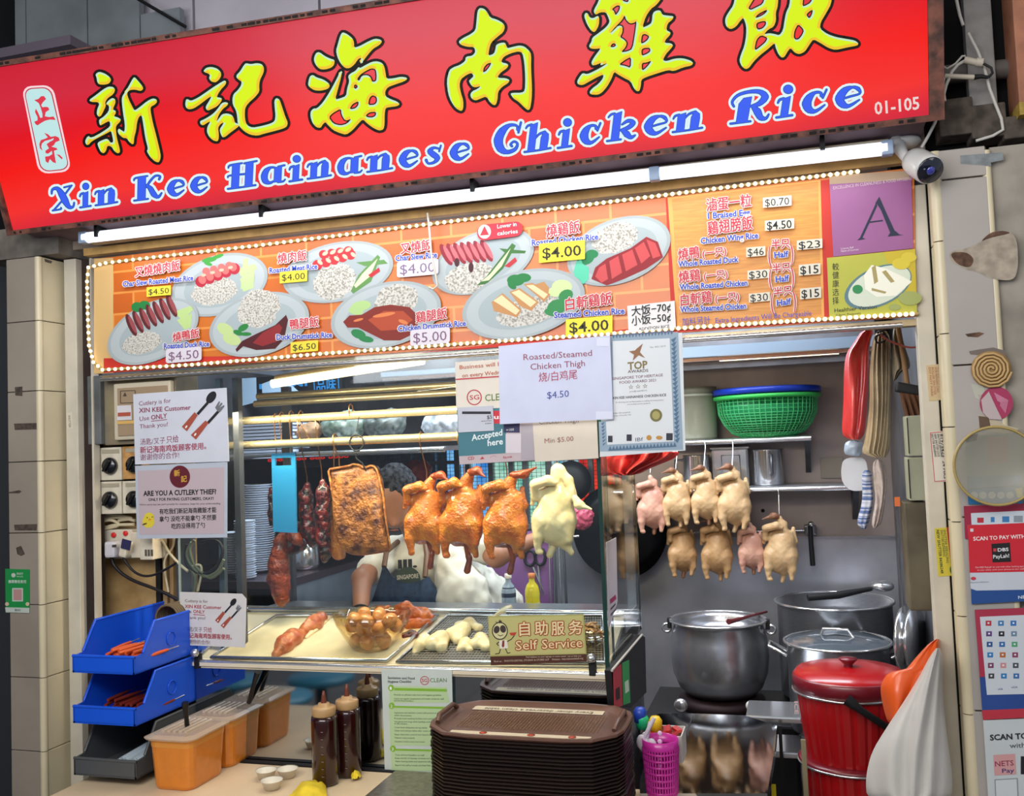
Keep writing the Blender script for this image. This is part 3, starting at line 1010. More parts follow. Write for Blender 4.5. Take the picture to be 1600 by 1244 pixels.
struct('wall_right', MB().box((0.80,-0.02,1.17),(0.54,0.12,2.34)), mat('flaking render', '#8d877d', .85, noise=.3, nscale=7))
gm = MB()
gm.poly(PY(-.1012),[(1500,243),(1567,238),(1568,250),(1548,254),(1549,260),(1532,258),(1501,256)],.0004)
link('tape_remains', gm, mat('grey tape', '#7c8285', .6, noise=.2, nscale=40), pr_)
gs = MB()
f = ZF(1060,0,2.96)
gs.poly(PY(-.1012), smoothpoly(f([(1250,1165),(1330,1150),(1400,1120),(1440,1075),(1500,1066),(1545,1075),(1568,1120),(1572,1240),(1550,1300),(1440,1290),(1380,1255),(1330,1250),(1290,1225),(1262,1215)])),.0003)
link('plaster_patch', gs, mat('torn plaster', '#a39888', .9, noise=.2, nscale=40), pr_)
gd = MB()
for q in ([(1250,1168),(1335,1165),(1370,1200),(1350,1240),(1290,1225)],[(1395,1120),(1440,1076),(1500,1066),(1545,1078),(1440,1100)]):
    gd.poly(PY(-.1012), smoothpoly(f(q)),.0006)
gd.poly(PY(-.1012),[(1508,522),(1530,519),(1538,521),(1528,527),(1512,526)],.0006)
link('torn_edge', gd, mat('brown torn paper', '#5f4638', .9, noise=.4, nscale=50), pr_)

# roller shutter guides
GUIDE = mat('shutter guide paint', '#c6bfae', 0.45, noise=0.12, nscale=6)
gl_ = MB()
gl_.box((-2.470,0.02,1.17),(0.052,0.05,2.34), bev=.003)
gl_.box((-2.398,0.03,1.17),(0.008,0.03,2.34))
struct('trim_5', gl_, GUIDE)
struct('trim_6', MB().box((-2.424,0.05,1.17),(0.040,0.05,2.34)), mat('guide slot', '#2e211c', .8, noise=.3, nscale=9))
gr_ = MB()
gr_.box((0.359,0.02,1.14),(0.044,0.05,2.28), bev=.003)
struct('trim_7', gr_, GUIDE)
struct('trim_8', MB().box((0.3855,0.03,1.17),(0.008,0.03,2.34)), BLACK)  # black-coloured strip stands for the shaded gap between guide and pier

# ---- region right of the sign: steel post, pipe, salmon column
rt = mat('grey galvanised post', '#8a8886', 0.6, noise=.15, nscale=20)
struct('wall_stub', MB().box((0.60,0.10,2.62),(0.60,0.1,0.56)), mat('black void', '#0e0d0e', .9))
p = at(1530,90, y=-.02)
struct('trim_9', MB().box((p.x, -0.02,2.62),(0.068,0.04,0.42), bev=.004), rt)
p = at(1594,80, y=-.08)
pc = struct('wall_column', MB().box((p.x + .04,-0.05,2.64),(0.115,0.12,0.40), bev=.004), mat('salmon paint', '#a06a50', .6, noise=.2, nscale=14))
struct('trim_10', MB().box((p.x + .04,-0.05,2.425),(0.115,0.12,0.034)), mat('yellow foot paint', '#a98d3e', .7, noise=.3, nscale=30))
pp = MB()
a, b2 = at(1470,118, y=-.0), at(1590,106, y=-.0)
pp.tube([a, b2],0.026,16)
struct('trim_11', pp, mat('dusty pipe', '#5d5854', .6, noise=.3, nscale=12))
lp = MB()
for q, hh in (((1490,190),.10),((1540,196),.09),((1590,205),.06)):
    a = at(*q, y=-.03)
    lp.box(a, (0.085,0.09, hh), bev=.006)
struct('trim_12', lp, mat('grimy bricks of the lintel', '#4b433c', .9, noise=.4, nscale=30))

# ---- stall interior shell
struct('wall_inner_left', MB().box((-2.78,1.2,1.2),(0.06,2.0,2.5)), mat('inner wall', '#55545a', .5,.4, noise=.3, nscale=4))
struct('wall_inner_right', MB().box((0.46,1.08,1.2),(0.06,1.94,2.5)), STEELD)
struct('ceiling_stall', MB().box((-1.18,1.15,2.5),(3.3,2.0,0.05)), DARK)
# back wall with an opening for the window
zs = 1.113
wx0, wx1, wz0, wz1 = at(560,760, y=2.0).x, at(975,760, y=2.0).x, 1.20,1.60
up = mat('browned steel wall', '#a0948f', 0.42,0.35, noise=.2, nscale=3)
bw = struct('wall_far', MB().box(((wx1 + .46) / 2,2.03,(zs + 2.5) / 2),(.46 - wx1,0.05,2.5 - zs)), up)
link('wall_panel', MB().box((-1.18,2.03, zs / 2 + .0),(3.3,0.05, zs)), SPLASH, bw)
link('wall_panel', MB().box(((wx0 + wx1) / 2,2.03,(wz0 + zs) / 2),(wx1 - wx0,.05, wz0 - zs)), SPLASH, bw)
link('wall_panel', MB().box(((wx0 + wx1) / 2,2.03,(wz1 + 2.5) / 2),(wx1 - wx0,.05,2.5 - wz1)), DARK, bw)
link('wall_panel', MB().box(((-2.8 + wx0) / 2,2.03,(zs + 2.5) / 2),(wx0 + 2.8,.05,2.5 - zs)), DARK, bw)
link('seam', MB().box((-.1,2.0, zs),(1.3,.012,.012)), STEEL, bw)
sc = MB()
for x_, z_ in ((980,770),(1192,798)):
    a = at(x_, z_, y=2.0)
    sc.sphere(a, .009,8)
link('screw', sc, BLACK, bw)

# window with grilles: glowing colour panels stand in for daylight and red crates
wn = struct('window_1', MB().box(((wx0 + wx1) / 2,1.985, wz0 - .012),(wx1 - wx0,.06,.024)), STEEL)
link('window_frame', MB().box(((wx0 + wx1) / 2,1.985, wz1 + .012),(wx1 - wx0,.06,.024)), STEEL, wn)
link('window_frame', MB().box(((wx0 + wx1) / 2,1.96,1.535),(wx1 - wx0,.03,.018)), STEELD, wn)
fx = [560,600,640,679,716,732,768,800,822,858,893,924,945,975]
for xx in fx:
    a = at(xx, 750, y=1.985)
    link('mullion', MB().box((a.x, 1.985,(wz0 + wz1) / 2),(.026,.03, wz1 - wz0)), STEELD, wn)
gw = MB()
for i in range(60):
    x = wx0 + (wx1 - wx0) * i / 59
    gw.box((x, 1.975,(wz0 + wz1) / 2),(.002,.002, wz1 - wz0))
for i in range(22):
    gw.box(((wx0 + wx1) / 2,1.975, wz0 + (wz1 - wz0) * i / 21),(wx1 - wx0,.002,.002))
link('wire_mesh', gw, BLACK, wn)['kind'] = 'stuff'
for x0, x1, c, e in ((560,700, '#1a1d26', .25),(700,766, '#8fd0ff', 1.0),(766,860, '#c9f2df', 1.05),(860,906, '#5aa0b8', .8),(906,990, '#ff3a1c', .95)):
    a, b2 = at(x0,750, y=2.2), at(x1,750, y=2.2)
    m_ = mat('daylight %s' % c, c, .8, emit=e, noise=.1, color2={'#8fd0ff': '#2e86e0', '#c9f2df': '#3fa08a', '#5aa0b8': '#d8f4ff', '#ff3a1c': '#c81c10', '#1a1d26': '#343a48'}[c], nscale=14)
    link('pane', MB().box(((a.x + b2.x) / 2,2.2,1.4),(b2.x - a.x, .01,.55)), m_, wn)
# ------------------------------------------------------------------ helpers for flat things
def card(name, label, cat, quad, y, color, thick=0.0015, parent=None, rough=.45, group=None, pl=None, m=None):
    """flat printed sheet; quad TL TR BR BL in photograph pixels on the plane y"""
    pl = pl or PY(y)
    fr_ = [pl.pt(*p) for p in quad]
    bk_ = [p - pl.n * thick for p in fr_]
    n = len(quad)
    mb = MB()
    fs = [tuple(range(n)), tuple(range(2 * n - 1, n - 1,-1))] + [(i, n + i, n + (i + 1) % n, (i + 1) % n) for i in range(n)]
    mb.add(fr_ + bk_, fs)
    o = link(name, mb, m or mat('sheet ' + color, color, rough, noise=.03, nscale=12), parent, loc='c', label=label, cat=cat, group=group)
    return o, pl


def write(o, pl, lines, lift=.0012, name='lettering', emit=0.0):
    """lines: (words, (x0,y0),(x1,y1), cap height px, colour, boldness)"""
    by = {}
    for l in lines:
        w, a, b2, h, c = l[:5]
        bold = l[5] if len(l) > 5 else 0.0
        text(by.setdefault(c, MB()), pl, w, a, b2, h, bold, lift)
    for c, mb in by.items():
        if mb.v:
            link(name, mb, ink(c, emit), o)


def prints(o, pl, items, name='print', lift=.0006, emit=0.0):
    """items: (colour, [polygons px])"""
    for k, (c, polys) in enumerate(items):
        mb = MB()
        for q in polys:
            if len(q) == 5 and isinstance(q[0],(int, float)):
                mb.ell(pl, q[0], q[1], q[2], q[3], q[4], lift + k * .00025)
            else:
                mb.poly(pl, q, lift + k * .00025)
        link(name, mb, ink(c, emit), o)


def rect(x0, y0, x1, y1, s=0.0):
    return [(x0, y0),(x1, y0 + s * (x1 - x0)),(x1, y1 + s * (x1 - x0)),(x0, y1)]


# ------------------------------------------------------------------ fluorescent tube in front of the menu
tl, tr_ = at(132,372, y=-0.12), at(1386,232, y=-0.12)
tb = thing('fluorescent_lamp', 'long white fluorescent tube lamp under the red sign', 'lamp', (tl + tr_) / 2)
EMT = mat('glowing tube', '#eef4ff', .4, emit=1.15)
n_ = Vector((0,0,1))
mid = tl + (tr_ - tl) * .76
link('tube', MB().tube([tl, mid - (tr_ - tl) * .006],.0185,14), EMT, tb)
link('tube', MB().tube([mid + (tr_ - tl) * .006, tr_],.0185,14), EMT, tb)
bat = MB()
bat.box(((tl + tr_) / 2 + Vector((0,.05,.012))),((tr_ - tl).length + .02,.04,.03), bev=.004)
link('batten', bat, mat('white batten', '#a39884', .5), tb)
ec = MB()
for p in (tl, mid, tr_):
    ec.box(p, (.03,.03,.04), bev=.004)
link('end_cap', ec, mat('blue grey cap', '#8fa3bd', .4), tb)
# brackets of the sign underside
for px in (147,405,736,1285):
    p = at(px, 350 - (px - 147) * .114, y=-.15)
    link('bracket', MB().box((p.x, -.12,2.395),(.012,.05,.05)), BLACK, tb)

# ------------------------------------------------------------------ menu board
MY = -0.012
MQ = [(152,404),(1428,262),(1432,494),(147,584)]
mm = bpy.data.materials.new('printed timber menu')
mm.use_nodes = True
nt = mm.node_tree
b = nt.nodes['Principled BSDF']
tc = nt.nodes.new('ShaderNodeTexCoord')
br = nt.nodes.new('ShaderNodeTexBrick')
br.inputs['Color1'].default_value = lin('#d2762a')
br.inputs['Color2'].default_value = lin('#c45f22')
br.inputs['Mortar'].default_value = lin('#e39446')
br.inputs['Scale'].default_value = 1
br.inputs['Brick Width'].default_value = .17
br.inputs['Row Height'].default_value = .075
br.inputs['Mortar Size'].default_value = .004
mp = nt.nodes.new('ShaderNodeMapping')
mp.inputs['Rotation'].default_value = (math.radians(90),0,0)
nt.links.new(tc.outputs['Object'], mp.inputs[0])
nt.links.new(mp.outputs[0], br.inputs[0])
nt.links.new(br.outputs[0], b.inputs['Base Color'])
b.inputs['Roughness'].default_value = .35
menu, MP = card('menu_board', 'long orange printed menu board with plates of rice and prices under the tube lamp', 'menu', MQ, MY, '#e88f3a', .02, m=mm)
right = [(1047,308),(1287,281),(1292,499),(1060,514)]
prints(menu, MP, [('#d6b074', [rect(147,404,177,584,-.04)]),('#c43024', [[(1040,309),(1300,280),(1304,502),(1050,520)],[(640,553),(1060,505),(1060,523),(700,548)],[(122 + 40,560),(400,556),(400,566),(162,583)]]),
                  ('#efa95a', [[(1043,309),(1282,281),(1288,500),(1058,514)]])], 'print_panel')
wd = MB()
wd.poly(MP, [(1050,311),(1278,284),(1284,499),(1062,512)],.0014)
link('timber_print', wd, mat('printed pine', '#dc9a42', .4, noise=.0, nscale=5, color2='#cf8434', aniso=(3,3,40)), menu)

# dishes printed on the board
plates = [(239,518,77,44,-27),(343,445,78,46,-18),(405,507,80,48,-16),(528,425,88,46,-12),(603,492,88,50,-14),(755,408,84,46,-22),(818,475,98,52,-14),(967,392,84,50,-20)]
order = [1,3,5,7,0,2,4,6]
rices = {0: (222,536,30,17,-10),1: (335,455,36,22,-8),2: (404,482,33,30,-8),3: (523,440,33,28,-8),4: (620,470,34,26,-6),5: (733,434,38,24,-10),6: (826,486,50,22,-12),7: (962,372,36,24,-12)}
RICE = mat('printed rice', '#cfccc4', .6, color2='#8f897c', nscale=170, thr=(.45,.62))
SALAD = ink('#7fb052')


def slices(cx, cy, n, dx, dy, w, h, a):
    return [(cx + i * dx, cy + i * dy, w, h, a) for i in range(n)]


meats = {
    0: [('#5c1f22', slices(205,508,7,10.5,-5,5.5,19,-24)),('#96484c', slices(207,507,7,10.5,-5,3.2,15,-24))],
    1: [('#b0243a', slices(314,440,5,13,-5,9,9,-20)),('#d96a66', slices(316,437,5,12,-5,6,7,-20) + slices(322,424,4,12,-3,6,6,10)),('#e9b39c', slices(318,430,4,14,-4,4,2.4,-10))],
    2: [('#4b1117', [[(368,546),(378,533),(400,522),(430,508),(447,492),(450,500),(444,530),(430,545),(400,547),(380,541),(370,550)]]),('#8a2226', [[(395,536),(410,520),(436,506),(441,512),(432,534),(410,541)]])],
    3: [('#c22b33', slices(496,414,5,13,-4,8,8,15) + slices(506,398,4,13,-2,8,7,30)),('#f0b7a0', slices(500,410,5,13,-3,5,3,40) + slices(508,396,4,12,-2,5,3,-30))],
    4: [('#7e2417', [[(536,503),(546,493),(565,492),(585,480),(610,476),(640,480),(655,495),(650,520),(625,532),(600,532),(580,522),(560,512),(543,512)]]),('#ad4424', [[(575,500),(600,486),(630,486),(645,500),(625,515),(595,517)]]),('#d77a44', [(600,492,18,3,-10),(630,503,8,3,20),(560,500,8,2,-15)])],
    5: [('#8c2433', slices(697,398,7,10.5,-1,6,19,-28)),('#cf6870', slices(700,397,7,10.5,-1,3.4,15,-28))],
    6: [('#c08a55', [[(768,472),(785,458),(815,484),(808,496),(772,486)],[(796,456),(812,450),(842,472),(830,486),(812,478)],[(818,444),(832,442),(860,460),(850,472)],[(826,448),(850,440),(858,450),(856,466)]]),('#f0d2a4', [[(771,470),(784,461),(812,485),(806,492)],[(799,457),(811,453),(838,472),(829,480)],[(822,446),(833,445),(856,460),(850,467)]])],
    7: [('#8e1d26', [[(924,436),(930,418),(948,404),(985,388),(1010,370),(1028,378),(1036,402),(1010,420),(975,436),(948,446)]]),('#c94a4c', [[(930,432),(936,418),(946,412),(950,436),(940,442)],[(952,408),(966,400),(972,426),(956,436)],[(972,398),(988,390),(996,414),(978,424)],[(992,388),(1006,378),(1016,400),(1002,412)],[(1010,374),(1024,380),(1032,400),(1020,404)]])],
}
greens = {0: [('#1f7a3a', [(214,480,9,8,0),(226,477,9,7,10),(234,490,6,4,30)]),('#b5cf86', [[(270,488),(298,478),(302,484),(285,500)],[(276,500),(300,490),(298,512),(288,515)]])],
          1: [('#3f9a3e', [(327,406,12,4,-10),(340,401,10,3,-20),(325,412,7,3,20)]),('#b9cf92', [[(372,420),(398,412),(402,420),(376,432)],[(375,436),(398,420),(396,450),(380,456)],[(380,405),(388,403),(384,450),(376,452)]])],
          2: [('#bcd08c', [(352,515,14,9,30),(362,530,15,9,20)]),('#267c38', [(380,512,9,5,-30),(372,520,8,4,20),(384,522,9,3,0)])],
          3: [('#5f8d4c', [[(548,455),(560,430),(590,398),(594,402),(580,440),(552,459)],[(556,410),(600,406),(606,412),(570,416)]]),('#d3e0b4', [[(553,446),(566,428),(590,404),(578,432),(556,450)]]),('#bb2733', [[(575,430),(592,418),(594,424),(580,434)]])],
          4: [('#aac983', [(564,478,16,8,-10),(556,486,12,6,10)]),('#237d45', [(560,522,12,7,20),(572,530,12,5,10)])],
          5: [('#3b6d33', [[(745,446),(760,432),(800,380),(806,384),(786,420),(760,444)],[(780,388),(822,392),(820,396),(790,396)]]),('#cfdfae', [[(752,440),(766,428),(798,388),(784,416),(764,438)]]),('#b52c33', [[(788,416),(805,402),(808,408),(796,418)]]),('#451720', [(714,410,4,7,0),(736,418,4,8,0)])],
          6: [('#1d7a3c', [(806,438,14,9,0),(818,434,12,7,0),(800,446,8,5,40)]),('#c8dc9c', [(878,448,16,11,0),(868,456,12,8,0)]),('#2e8648', [(870,480,16,12,-20),(884,462,12,9,-30),(862,488,12,6,10)])],
          7: [('#1b7d48', [(915,405,14,9,-20),(925,397,10,7,0)]),('#59c6a2', [[(900,410),(908,404),(910,412),(920,418),(920,436),(912,444),(900,440),(896,425)]])]}
wp, ws_, wr = [MB() for _ in range(3)]
for rank, i in enumerate(order):
    cx, cy, rx, ry, a = plates[i]
    lf = .002 + rank * .0013
    mb = MB().ell(MP, cx, cy, rx, ry, a, lf, 48)
    po = link('plate_print', mb, ink('#a2abad'), menu)
    link('rim_print', MB().ell(MP, cx, cy, rx * .93, ry * .92, a, lf + .0001,48), ink('#b1babc'), po)
    link('well_print', MB().ell(MP, cx, cy + 1, rx * .74, ry * .70, a, lf + .0002,48), ink('#a1adb0'), po)
    r = rices[i]
    k0 = 12 if i in (2,3,4) else 9
    rr = random.Random(i)
    pts = []
    for k in range(36):
        t = 2 * math.pi * k / 36
        q = 1 + rr.uniform(-.06,.06)
        pts.append((r[0] + r[2] * q * math.cos(t), r[1] + r[3] * q * math.sin(t) + r[2] * math.cos(t) * math.tan(math.radians(r[4]))))
    link('rice_print', MB().poly(MP, pts, lf + .0003), RICE, po)
    for nm_, lst in (('salad_print', greens[i]),('meat_print', meats[i])):
        for k, (c, polys) in enumerate(lst):
            mb = MB()
            for q in polys:
                if isinstance(q, tuple):
                    mb.ell(MP, *q, lf + .0004 + .00022 * k + (.0004 if nm_[0] == 'm' else 0),14)
                else:
                    mb.poly(MP, q, lf + .0004 + .00022 * k + (.0004 if nm_[0] == 'm' else 0))
            link(nm_, mb, ink(c), po)
L2 = .0130
# labels with white casing, prices on paper slips
caps = [('叉燒燒肉飯', (211,432),(281,421),13),('燒鴨飯', (270,534),(311,526),12),('燒肉飯', (434,411),(479,405),13),('鴨腿飯', (453,514),(498,509),13),('叉燒飯', (626,396),(674,389),14),('鷄腿飯', (650,504),(698,496),14),('燒鷄飯', (854,370),(906,362),16),('白斬鷄飯', (884,484),(956,474),16)]
names = [('Char Siew Roasted Meat Rice', (192,448),(302,438),8.5),('Roasted Duck Rice', (256,545),(327,541),8.5),('Roasted Meat Rice', (421,427),(496,420),8.5),('Duck Drumstick Rice', (432,531),(519,527),8.5),('Char Siew Rice', (618,408),(683,402),9),('Chicken Drumstick Rice', (622,518),(728,509),9),('Roasted Chicken Rice', (831,384),(935,374),9.5),('Steamed Chicken Rice', (866,497),(976,490),9.5)]
rightc = [('滷蛋一粒', (1104,329),(1174,321),16),('鷄翅膀飯', (1106,366),(1176,356),17),('燒鴨', (1060,406),(1093,401),15),('(一只)', (1098,402),(1135,397),11),('燒鷄', (1061,441),(1094,437),15),('(一只)', (1100,437),(1137,433),11),('白斬鷄', (1064,477),(1112,471),15),('(一只)', (1118,472),(1155,468),11),('(', (1201,410),(1205,408),24),('半只', (1206,388),(1234,386),12),(')', (1236,406),(1240,404),24),('(', (1202,446),(1206,444),24),('半只', (1207,426),(1235,423),12),(')', (1237,442),(1241,440),24),('(', (1205,484),(1209,482),24),('半只', (1209,463),(1238,459),12),(')', (1240,480),(1244,478),24)]
rightn = [('1 Braised Egg', (1106,342),(1172,336),9.5),('Chicken Wing Rice', (1095,381),(1185,372),9.5),('Whole Roasted Duck', (1060,417),(1154,409),9),('Whole Roasted Chicken', (1062,453),(1168,446),9),('Whole Steamed Chicken', (1063,488),(1166,482),9),('Half', (1210,403),(1232,401),9.5),('Half', (1212,441),(1233,439),9.5),('Half', (1214,478),(1236,475),9.5)]
wh, rd, bu = MB(), MB(), MB()


def case_text(w, a, b2, h):
    for k in range(6):
        ox, oy = 1.5 * math.cos(k * math.pi / 3),1.5 * math.sin(k * math.pi / 3)
        text(wh, MP, w, (a[0] + ox, a[1] + oy),(b2[0] + ox, b2[1] + oy), h, 0, L2 + k * .00003)


for w, a, b2, h in caps + rightc:
    case_text(w, a, b2, h)
    text(rd, MP, w, a, b2, h, .03, L2 + .0004)
for w, a, b2, h in names + rightn:
    case_text(w, a, b2, h)
    text(bu, MP, w, a, b2, h, .03, L2 + .0004)
text(bu, MP, '加料另計', (1066,508),(1110,505),10,0, L2 + .0004)
text(bu, MP, 'Extra Ingredients Will Be Chargeable', (1118,505),(1268,493),8.5,0, L2 + .0004)
link('lettering_casing', wh, ink('#dcd4d0'), menu)
link('lettering', rd, ink('#c5263a'), menu)
link('lettering', bu, ink('#2348b8'), menu)
slips = [('#e4d23c', '$4.50', (229,449,267,464), '#222', 9),('#d9d2da', '$4.50', (259,546,315,568), '#7d5a78', 14),('#e4d23c', '$4.00', (437,425,480,443), '#222', 10.5),('#e4d23c', '$6.50', (454,535,497,552), '#222', 10),('#d9d2da', '$4.00', (620,409,685,434), '#7d6a88', 16),('#d9d2da', '$5.00', (641,516,703,541), '#7d5a78', 16),('#ecdc3a', '$4.00', (842,381,914,411), '#2a2610', 17),('#ecdc3a', '$4.00', (884,499,957,526), '#2a2610', 17),
         ('#ddd6c4', '$0.70', (1192,309,1237,325), '#1a1a1a', 12),('#ddd6c4', '$4.50', (1195,345,1241,361), '#1a1a1a', 13),('#ddd6c4', '$46', (1166,387,1196,402), '#1a1a1a', 12),('#ddd6c4', '$23', (1245,376,1285,391), '#1a1a1a', 12),('#ddd6c4', '$30', (1168,423,1202,437), '#1a1a1a', 12),('#ddd6c4', '$15', (1248,414,1282,431), '#1a1a1a', 13),('#ddd6c4', '$30', (1170,459,1203,473), '#1a1a1a', 12),('#ddd6c4', '$15', (1250,451,1283,468), '#1a1a1a', 13)]
for c, w, (x0, y0, x1, y1), tc_, h in slips:
    s = -.085
    mb = MB()
    mb.rrect(MP, rect(x0, y0, x1, y1, s),.18 if c == '#d9d2da' else .04, L2 + .0006)
    so = link('price_slip', mb, ink(c), menu)
    tm = MB()
    pad = (x1 - x0) * .08
    yb = (y0 + y1) / 2 + h / 2
    text(tm, MP, w, (x0 + pad, yb + s * pad),(x1 - pad, yb + s * (x1 - x0 - pad)), h, .012 if h > 12.5 and c != '#d9d2da' else 0, L2 + .001)
    link('lettering', tm, ink(tc_ if len(tc_) > 4 else '#222222'), so)
# badges
bd = MB().rrect(MP, [(745,352),(816,345),(817,368),(746,377)],.45, L2 + .0006)
bo = link('badge_print', bd, ink('#c9283a'), menu)
link('badge_emblem', MB().ell(MP, 757,362,10,11,0, L2 + .0009), ink('#f0cfcf'), bo)
link('badge_emblem', MB().poly(MP, [(757,353),(750,368),(764,367)], L2 + .0012), ink('#c9283a'), bo)
write(bo, MP, [('Lower in', (777,357),(807,353),6.5, '#f6e3e3', .01),('calories', (777,368),(809,364),6.5, '#f6e3e3', .01)], L2 + .001)
so, _ = card('rice_price_slip', 'small white handwritten rice price slip taped to the menu above the award certificate', 'sign', [(980,478),(1054,470),(1056,512),(982,520)], MY - .014, '#e2dedc')
write(so, PY(MY - .014),[('大饭−70¢', (987,493),(1048,485),12, '#1c1c20', .01),('小饭−50¢', (987,508),(1048,501),12, '#1c1c20', .01),('ADDITION RICE', (998,517),(1046,512),5, '#1c1c20')])
# hygiene grade sheet and healthier-choice sheet at the right end
go, gp = card('hygiene_grade_sheet', 'purple hygiene grade sheet with a large letter A at right end of menu', 'sign', [(1296,284),(1424,271),(1427,388),(1302,401)], MY - .004, '#96598c')
ge = ZF(1030,260,3.81)
prints(go, gp, [('#b49a80', [rect(1296,274,1421,288,-.06)]),('#1e2840', [ge([(1295,205),(1310,180),(1345,260),(1400,380),(1430,405),(1455,408),(1360,418),(1375,395),(1320,260),(1290,215)]), ge([(1290,210),(1298,235),(1210,425),(1230,432),(1178,440),(1195,425),(1285,230)]), ge([(1240,330),(1330,318),(1332,326),(1238,338)])])], 'print')
write(go, gp, [('EXCELLENCE IN CLEANLINESS & FOOD HYGIENE', (1302,296),(1425,281),5, '#dcc3cf'),('Licence Ref:', (1314,390),(1334,388),3.4, '#e6d2df'),('Name of Licensee:', (1314,394),(1342,391),3.4, '#e6d2df')])
ho, hp = card('healthier_choice_sheet', 'green and yellow sheet showing a steamed chicken plate below the letter A', 'sign', [(1292,403),(1430,389),(1433,491),(1296,501)], MY - .008, '#b4b43e')
prints(ho, hp, [('#c9b22e', [[(1380,394),(1430,390),(1432,470),(1400,440)]]),('#5d7f86', [(1372,448,56,30,-24)]),('#d4dcc8', [(1374,447,52,27,-24)]),('#f0efdd', [[(1350,430),(1362,414),(1385,420),(1410,432),(1425,440),(1400,462),(1370,464),(1352,452)]]),('#a89a62', [[(1362,418),(1368,414),(1372,440),(1366,444)],[(1378,425),(1384,422),(1398,440),(1392,442)],[(1362,450),(1385,456),(1383,459),(1362,454)]]),('#2f8a50', [(1340,452,8,7,0)]),('#d6c23c', [(1408,412,14,9,0),(1420,402,12,8,0)]),('#a0a860', [(1422,466,18,11,0),(1398,480,9,5,0)])], 'print')
write(ho, hp, [(c, (1301,422 + i * 13.2),(1311,421 + i * 13.2),9, '#26281c') for i, c in enumerate('較健康选择')] + [('Healthier Version', (1304,488),(1370,482),6, '#3a3c22', .01),('(Upon Request)', (1306,494),(1345,491),3.5, '#3a3c22')])

# LED strip round the menu
led = thing('led_strip', 'string of small warm white LED dots running round the menu edge', 'led strip', at(800,540, y=MY - .01))
LEDM = mat('led glow', '#ffe9c0', .4, emit=2.0)
pth = [(1340,268),(1180,287),(900,322),(640,354),(400,384),(240,402),(165,411),(138,418),(136,440),(137,490),(139,540),(146,566),(160,578),(300,570),(500,553),(640,543),(780,533),(960,521),(1060,513),(1250,501),(1435,490)]
pl_l = PY(MY - .008)
seg = []
for i in range(len(pth) - 1):
    a, b2 = Vector(pth[i]), Vector(pth[i + 1])
    L = (b2 - a).length
    st_ = 11.0 if i < 7 else 10.0
    n_ = max(1, round(L / st_))
    for k in range(n_):
        seg.append(a + (b2 - a) * k / n_)
tp = MB()
for i in range(len(pth) - 1):
    tp.tube([pl_l.pt(*pth[i],-.004), pl_l.pt(*pth[i + 1],-.004)],.0055,6)
link('strip_tape', tp, mat('clear led tube', '#b39a62', .4), led)
base = None
dm = MB().sphere((0,0,0),.0062,8)
me = None
org = world_loc(led)
off = set(range(1,6)) | set(range(133,137))
for i, q in enumerate(seg):
    p = pl_l.pt(q.x, q.y, .002)
    if me is None:
        o = link('led', MB().sphere(p, .0062,8), LEDM, led, loc='c')
        me = o.data
    else:
        o = bpy.data.objects.new('led', me)
        COL.objects.link(o)
        o.parent = led
        o.location = p - org
print('LEDS', len(seg))
ch = MB()
ch.tube([at(668,333, y=-.06), at(671,360, y=-.06), at(674,400, y=-.06), at(681,432, y=-.06), at(684,446, y=-.06), at(677,452, y=-.06), at(670,449, y=-.06)],.0035,6)
tag(link('pull_cord', ch, mat('white cord', '#cfc8bc', .6), loc='c'), 'thin white pull cord looped down over the char siew rice price', 'cord')
# ------------------------------------------------------------------ papers taped to the case glass
def cutlery(o, pl, q, s):
    """spoon and fork picture; q = origin px of the picture, s = scale"""
    def T(pts):
        return [(q[0] + x * s, q[1] + y * s) for x, y in pts]
    # units: spoon bowl centre at (46,-52), handle down-left
    prints(o, pl, [('#15171c', [(q[0] + 46 * s, q[1] - 50 * s, 10.5 * s, 6.5 * s, -55), T([(39,-43),(42,-40),(26,-22),(23,-25)]), T([(56,-30),(59,-27),(42,-8),(39,-11)])]),
                   ('#6a6c72', [T([(52,-34),(58,-44),(60,-43),(57,-36),(62,-42),(64,-40),(59,-34),(66,-38),(67,-36),(60,-27),(56,-28)])]),
                   ('#a04a38', [T([(20,-27),(25,-22),(8,3),(0,-4)]), T([(37,-14),(42,-10),(22,16),(14,9)])]),
                   ('#e8e6e2', [(q[0] + 7 * s, q[1] - 4 * s, 2.6 * s, 1.3 * s, -55),(q[0] + 21 * s, q[1] + 8 * s, 2.6 * s, 1.3 * s, -55)])], 'print')


cs, pl = card('cutlery_notice', 'large laminated notice with spoon and fork, taped above the cutlery thief notice', 'notice', [(208,616),(354,606),(358,721),(211,726)],-.018, '#c9ccd6')
PUR = '#8c4a66'
write(cs, pl, [('Cutlery is for', (217,634),(267,629),7, PUR),('XIN KEE Customer', (217,645),(298,640),7.5, '#8a3050', .015),('Use', (218,658),(233,656),7, PUR),('ONLY', (236,656),(261,653),7.5, '#8a3050', .015),('Thank you!', (218,670),(262,666),7, PUR),('汤匙/叉子', (219,695),(258,692),8, PUR),('只给', (260,692),(279,690),9, '#8a3050'),('新记海南鸡饭顾客使用。', (219,708),(322,701),8.5, '#a04058', .01),('谢谢你的合作!', (219,719),(280,715),8, PUR)])
prints(cs, pl, [('#8a3050', [[(236,658),(261,655),(261,656),(236,659)]])])
cutlery(cs, pl, (284,671),1.0)
ct, pl = card('cutlery_thief_notice', 'laminated pinkish notice asking ARE YOU A CUTLERY THIEF with a duckling', 'notice', [(211,728),(355,722),(355,840),(214,842)],-.021, '#b3bac6')
